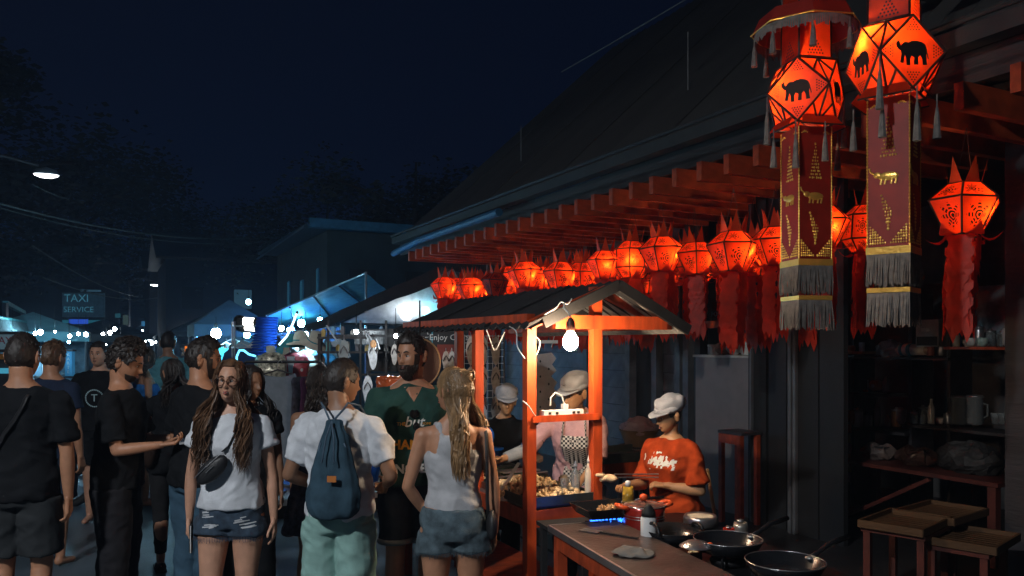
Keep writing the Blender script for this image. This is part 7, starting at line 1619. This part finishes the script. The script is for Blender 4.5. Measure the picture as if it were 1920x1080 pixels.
# signs
def sign(label, px, py, Y, w, h, m, texts, rz=0, grp=None, post=True, tm=None):
    p = at(px, py, Y); W_, H_ = w/FOC*Y, h/FOC*Y; t = thing('shop_sign', label, 'sign', p, rz, grp)
    part('panel', lambda g: g.box((0, 0, 0), (W_, .12, H_)), m, t); part('frame', lambda g: g.box((0, 0, H_/2+.02), (W_+.06, .15, .04)), dark_wood, t); part('frame', lambda g: g.box((0, 0, -H_/2-.02), (W_+.06, .15, .04)), dark_wood, t)
    if post: part('post', lambda g: g.box((0, .12, -p.z/2), (.09, .09, p.z)), steel, t)
    for s, x, z, size, mt in texts: lettering(s, size/FOC*Y, mt, t, (x/FOC*Y, -.065, z/FOC*Y), depth=.003)
    return t
tb = glow('blue sign letters', (.10, .42, .6), .26)
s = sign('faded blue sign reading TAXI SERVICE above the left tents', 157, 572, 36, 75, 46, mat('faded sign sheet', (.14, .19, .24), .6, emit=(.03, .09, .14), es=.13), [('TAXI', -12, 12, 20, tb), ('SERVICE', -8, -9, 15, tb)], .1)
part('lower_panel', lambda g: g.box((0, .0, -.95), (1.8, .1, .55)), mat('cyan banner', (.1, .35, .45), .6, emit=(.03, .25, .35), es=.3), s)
sign('sign with red letters TAY at the left edge', 6, 641, 12, 60, 28, mat('pale sign board', (.3, .4, .45), .6, emit=(.1, .2, .25), es=.2), [('TAY', 2, 2, 19, mat('dull red letter', (.35, .03, .05), .6))], .05)
t = thing('counter', 'stall counter with an amber stripe under the TAY sign', 'counter', at(0, 690, 12.2), .05); t.location.z = 0
part('front', lambda g: g.box((0, 0, .65), (.6, .5, 1.3)), mat('dark counter', (.03, .03, .035), .6), t); part('stripe', lambda g: g.box((0, -.26, 1.55), (.6, .03, .08)), mat('amber stripe', (.5, .2, .03), .5), t); part('glow_strip', lambda g: g.box((0, -.27, 1.34), (.55, .02, .08)), glow('cyan strip', (.1, .55, .8), .5), t); part('post', lambda g: g.box((0, -.2, 1.43), (.5, .04, .26)), dark_wood, t)
sign('upright blue sign with a column of white characters', 131, 682, 18, 13, 46, mat('blue upright board', (.05, .18, .32), .5, emit=(.03, .2, .4), es=.4), [(c_, 0, 17-i*8, 8, chalk) for i, c_ in enumerate('KARTE')], 0, post=False)
whites = glow('lit white sign face', (.8, .92, 1), 1.6)
lit = [(300, 602, 60, 18, 12, 'lit poster sign with a red lower edge in the far street', glow('lit poster', (.3, .6, .7), .8)), (384, 606, 34, 8, 8, 'small lit square sign, left of the white one', whites), (396, 610, 33, 15, 8, 'white lit sign above the right hand tents', whites), (411, 612, 32, 10, 9, 'cyan lit sign right of the white one', glow('cyan face', (.15, .6, .8), .9)),
       (388, 599, 36, 26, 5, 'cyan fascia sign above the white one', glow('cyan fascia', (.1, .55, .7), .7)), (424, 597, 26, 6, 22, 'deep blue upright lit sign', glow('deep blue face', (.03, .12, .9), 1.6)), (430, 611, 25, 16, 3, 'thin line of yellow white lettering lights', glow('yellow white line', (1, .8, .45), 2)), (269, 607, 52, 6, 9, 'small blue lit sign left of the poster sign', glow('blue face', (.05, .25, .5), .5)), (236, 600, 44, 9, 18, 'dim grey green upright sign beyond the red canopy', glow('grey green face', (.12, .2, .18), .22)), (221, 592, 45, 8, 8, 'dim cyan square sign beyond the red canopy', glow('dim cyan', (.03, .15, .2), .35)), (340, 602, 70, 8, 5, 'dim teal light strip far down the street', glow('teal strip', (.1, .5, .5), .5)), (147, 603, 34, 34, 9, 'deep blue lit fascia between the left tents', glow('deep blue fascia', (.03, .12, .8), .55))]
for px, py, Y, w, h, lb, m in lit: sign(lb, px, py, Y, w, h, m, [], 0, 'lit signs down the street')
o = sign('small orange lit sign with a dark E in the far crowd', 354, 659, 15, 10, 20, glow('orange face', (1, .22, .01), 1.0), [('E', 2, 0, 12, blackboard)], 0)
# far bulbs
fb = [(66, 625, 17, .05, 'cool', 260), (76, 623, 17, .07, 'cool', 300), (103, 622, 24.5, .05, 'white', 22), (131, 630, 24.5, .075, 'white', 24), (129, 641, 24, .06, 'cool', 24), (147, 626, 24, .07, 'white', 24), (161, 627, 24, .09, 'white', 26), (193, 626, 30, .08, 'white', 26), (206, 624, 30, .10, 'white', 26), (215, 617, 40, .14, 'white', 22), (235, 634, 44, .10, 'white', 20), (246, 638, 50, .11, 'white', 20), (252, 640, 54, .12, 'cool', 18), (262, 636, 58, .16, 'white', 20), (272, 640, 60, .12, 'white', 20), (281, 636, 56, .17, 'white', 22), (284, 643, 62, .2, 'white', 20), (291, 641, 66, .16, 'white', 20), (297, 637, 60, .12, 'white', 20), (267, 621, 64, .13, 'white', 16), (305, 620, 70, .12, 'white', 16),
    (320, 592, 90, .2, 'warm', 8), (310, 591, 92, .14, 'white', 10), (329, 602, 95, .16, 'cool', 6), (347, 619, 45, .14, 'cool', 18), (343, 624, 50, .08, 'white', 18), (358, 618, 48, .09, 'white', 16), (361, 626, 40, .14, 'white', 18), (333, 628, 60, .1, 'white', 16), (338, 634, 62, .09, 'white', 16), (346, 633, 60, .09, 'white', 16), (380, 642, 26, .07, 'white', 20), (381, 630, 28, .06, 'white', 16), (394, 630, 24, .05, 'white', 16), (434, 648, 14, .05, 'cyan', 22), (443, 652, 13, .05, 'cyan', 22), (24, 631, 14, .02, 'white', 18), (199, 646, 30, .04, 'white', 14), (226, 645, 60, .1, 'cool', 16), (257, 648, 64, .12, 'cool', 16), (310, 645, 58, .1, 'cool', 14), (318, 638, 66, .12, 'white', 14)]
word = ['first', 'second', 'third', 'fourth', 'fifth', 'sixth', 'seventh', 'eighth', 'ninth', 'tenth', 'eleventh', 'twelfth', 'thirteenth', 'fourteenth', 'fifteenth', 'sixteenth', 'seventeenth', 'eighteenth', 'nineteenth', 'twentieth', 'next'] + ['outermost']*9
fb.sort()
cnt = {}
for px, py, Y, r_, col, st in fb:
    Y0 = Y; Y = min(Y, 16.3 if px < 182 else 23.5 if px < 228 else 41 if px < 305 else 33 if 340 < px < 375 else 25 if 375 < px < 400 else 99); r_ *= Y/Y0
    zone = 'left tents' if px < 228 else 'far middle of the street' if px < 325 else 'right hand far stalls'; cnt[zone] = cnt.get(zone, 0)+1
    bulb(f'{word[cnt[zone]-1]} small {col} bulb from the left among the {zone}', at(px, py, Y), r_*.66, col, st*3.4, grp='small bulbs down the street', drop=.5)
# parked motorbikes at the left edge, simple but shaped
def bike(label, px, Y, rz):
    t = thing('motorbike', label, 'motorbike', ppos(px, Y), rz, 'parked motorbikes')
    for y in (-.62, .62): part('wheel', lambda g: (g.tube([(0, y+.27*math.cos(a), .29+.27*math.sin(a)) for a in [2*PI*i/20 for i in range(21)]], .045, 7, False), g.cyl((-.04, y, .29), (.04, y, .29), .06, n=10)), blackboard, t, True)
    part('body', lambda g: (g.tube([(0, -.5, .75), (0, -.25, .5), (0, .1, .45), (0, .45, .7), (0, .75, .8)], [.08, .13, .14, .15, .06], 10), g.bar((0, -.62, .3), (0, -.42, .95), .05)), mat('dark bike paint', (.03, .05, .06), .25, coat=.5), t, True)
    part('seat', lambda g: g.ell((0, .3, .83), (.13, .38, .06), 14, 8), blackboard, t, True); part('handlebar', lambda g: g.tube([(-.32, -.32, 1.03), (-.12, -.42, .98), (.12, -.42, .98), (.32, -.32, 1.03)], .015, 6), steel, t); part('headlight', lambda g: g.ell((0, -.55, .86), (.08, .06, .08), 12, 8), steel, t, True)
    for s in (-1, 1): part('mirror', lambda g: (g.cyl((s*.25, -.36, 1.02), (s*.32, -.38, 1.22), .006, n=5), g.ell((s*.33, -.38, 1.25), (.06, .012, .04), 10, 6)), steel, t, True)
bike('dark motorbike parked at the left edge behind the man in black', 10, 8.5, ANG+1.2); bike('second dark motorbike parked beyond the first at the left', 38, 10.5, ANG+1.2)

# night air: one even box of thin haze round everything
g = MB(); g.box((0, 330, 24), (900, 840, 50.2)); hz = g.build('haze', None); m = bpy.data.materials.new('night haze'); m.use_nodes = True; nt = m.node_tree; nt.nodes.clear()
pv = nt.nodes.new('ShaderNodeVolumePrincipled'); pv.inputs['Color'].default_value = (.5, .68, 1, 1); pv.inputs['Density'].default_value = .0023; pv.inputs['Anisotropy'].default_value = .3; oo = nt.nodes.new('ShaderNodeOutputMaterial'); nt.links.new(pv.outputs[0], oo.inputs['Volume'])
hz.data.materials.append(m); tag(hz, kind='stuff')

bpy.data.scenes.remove(TS)
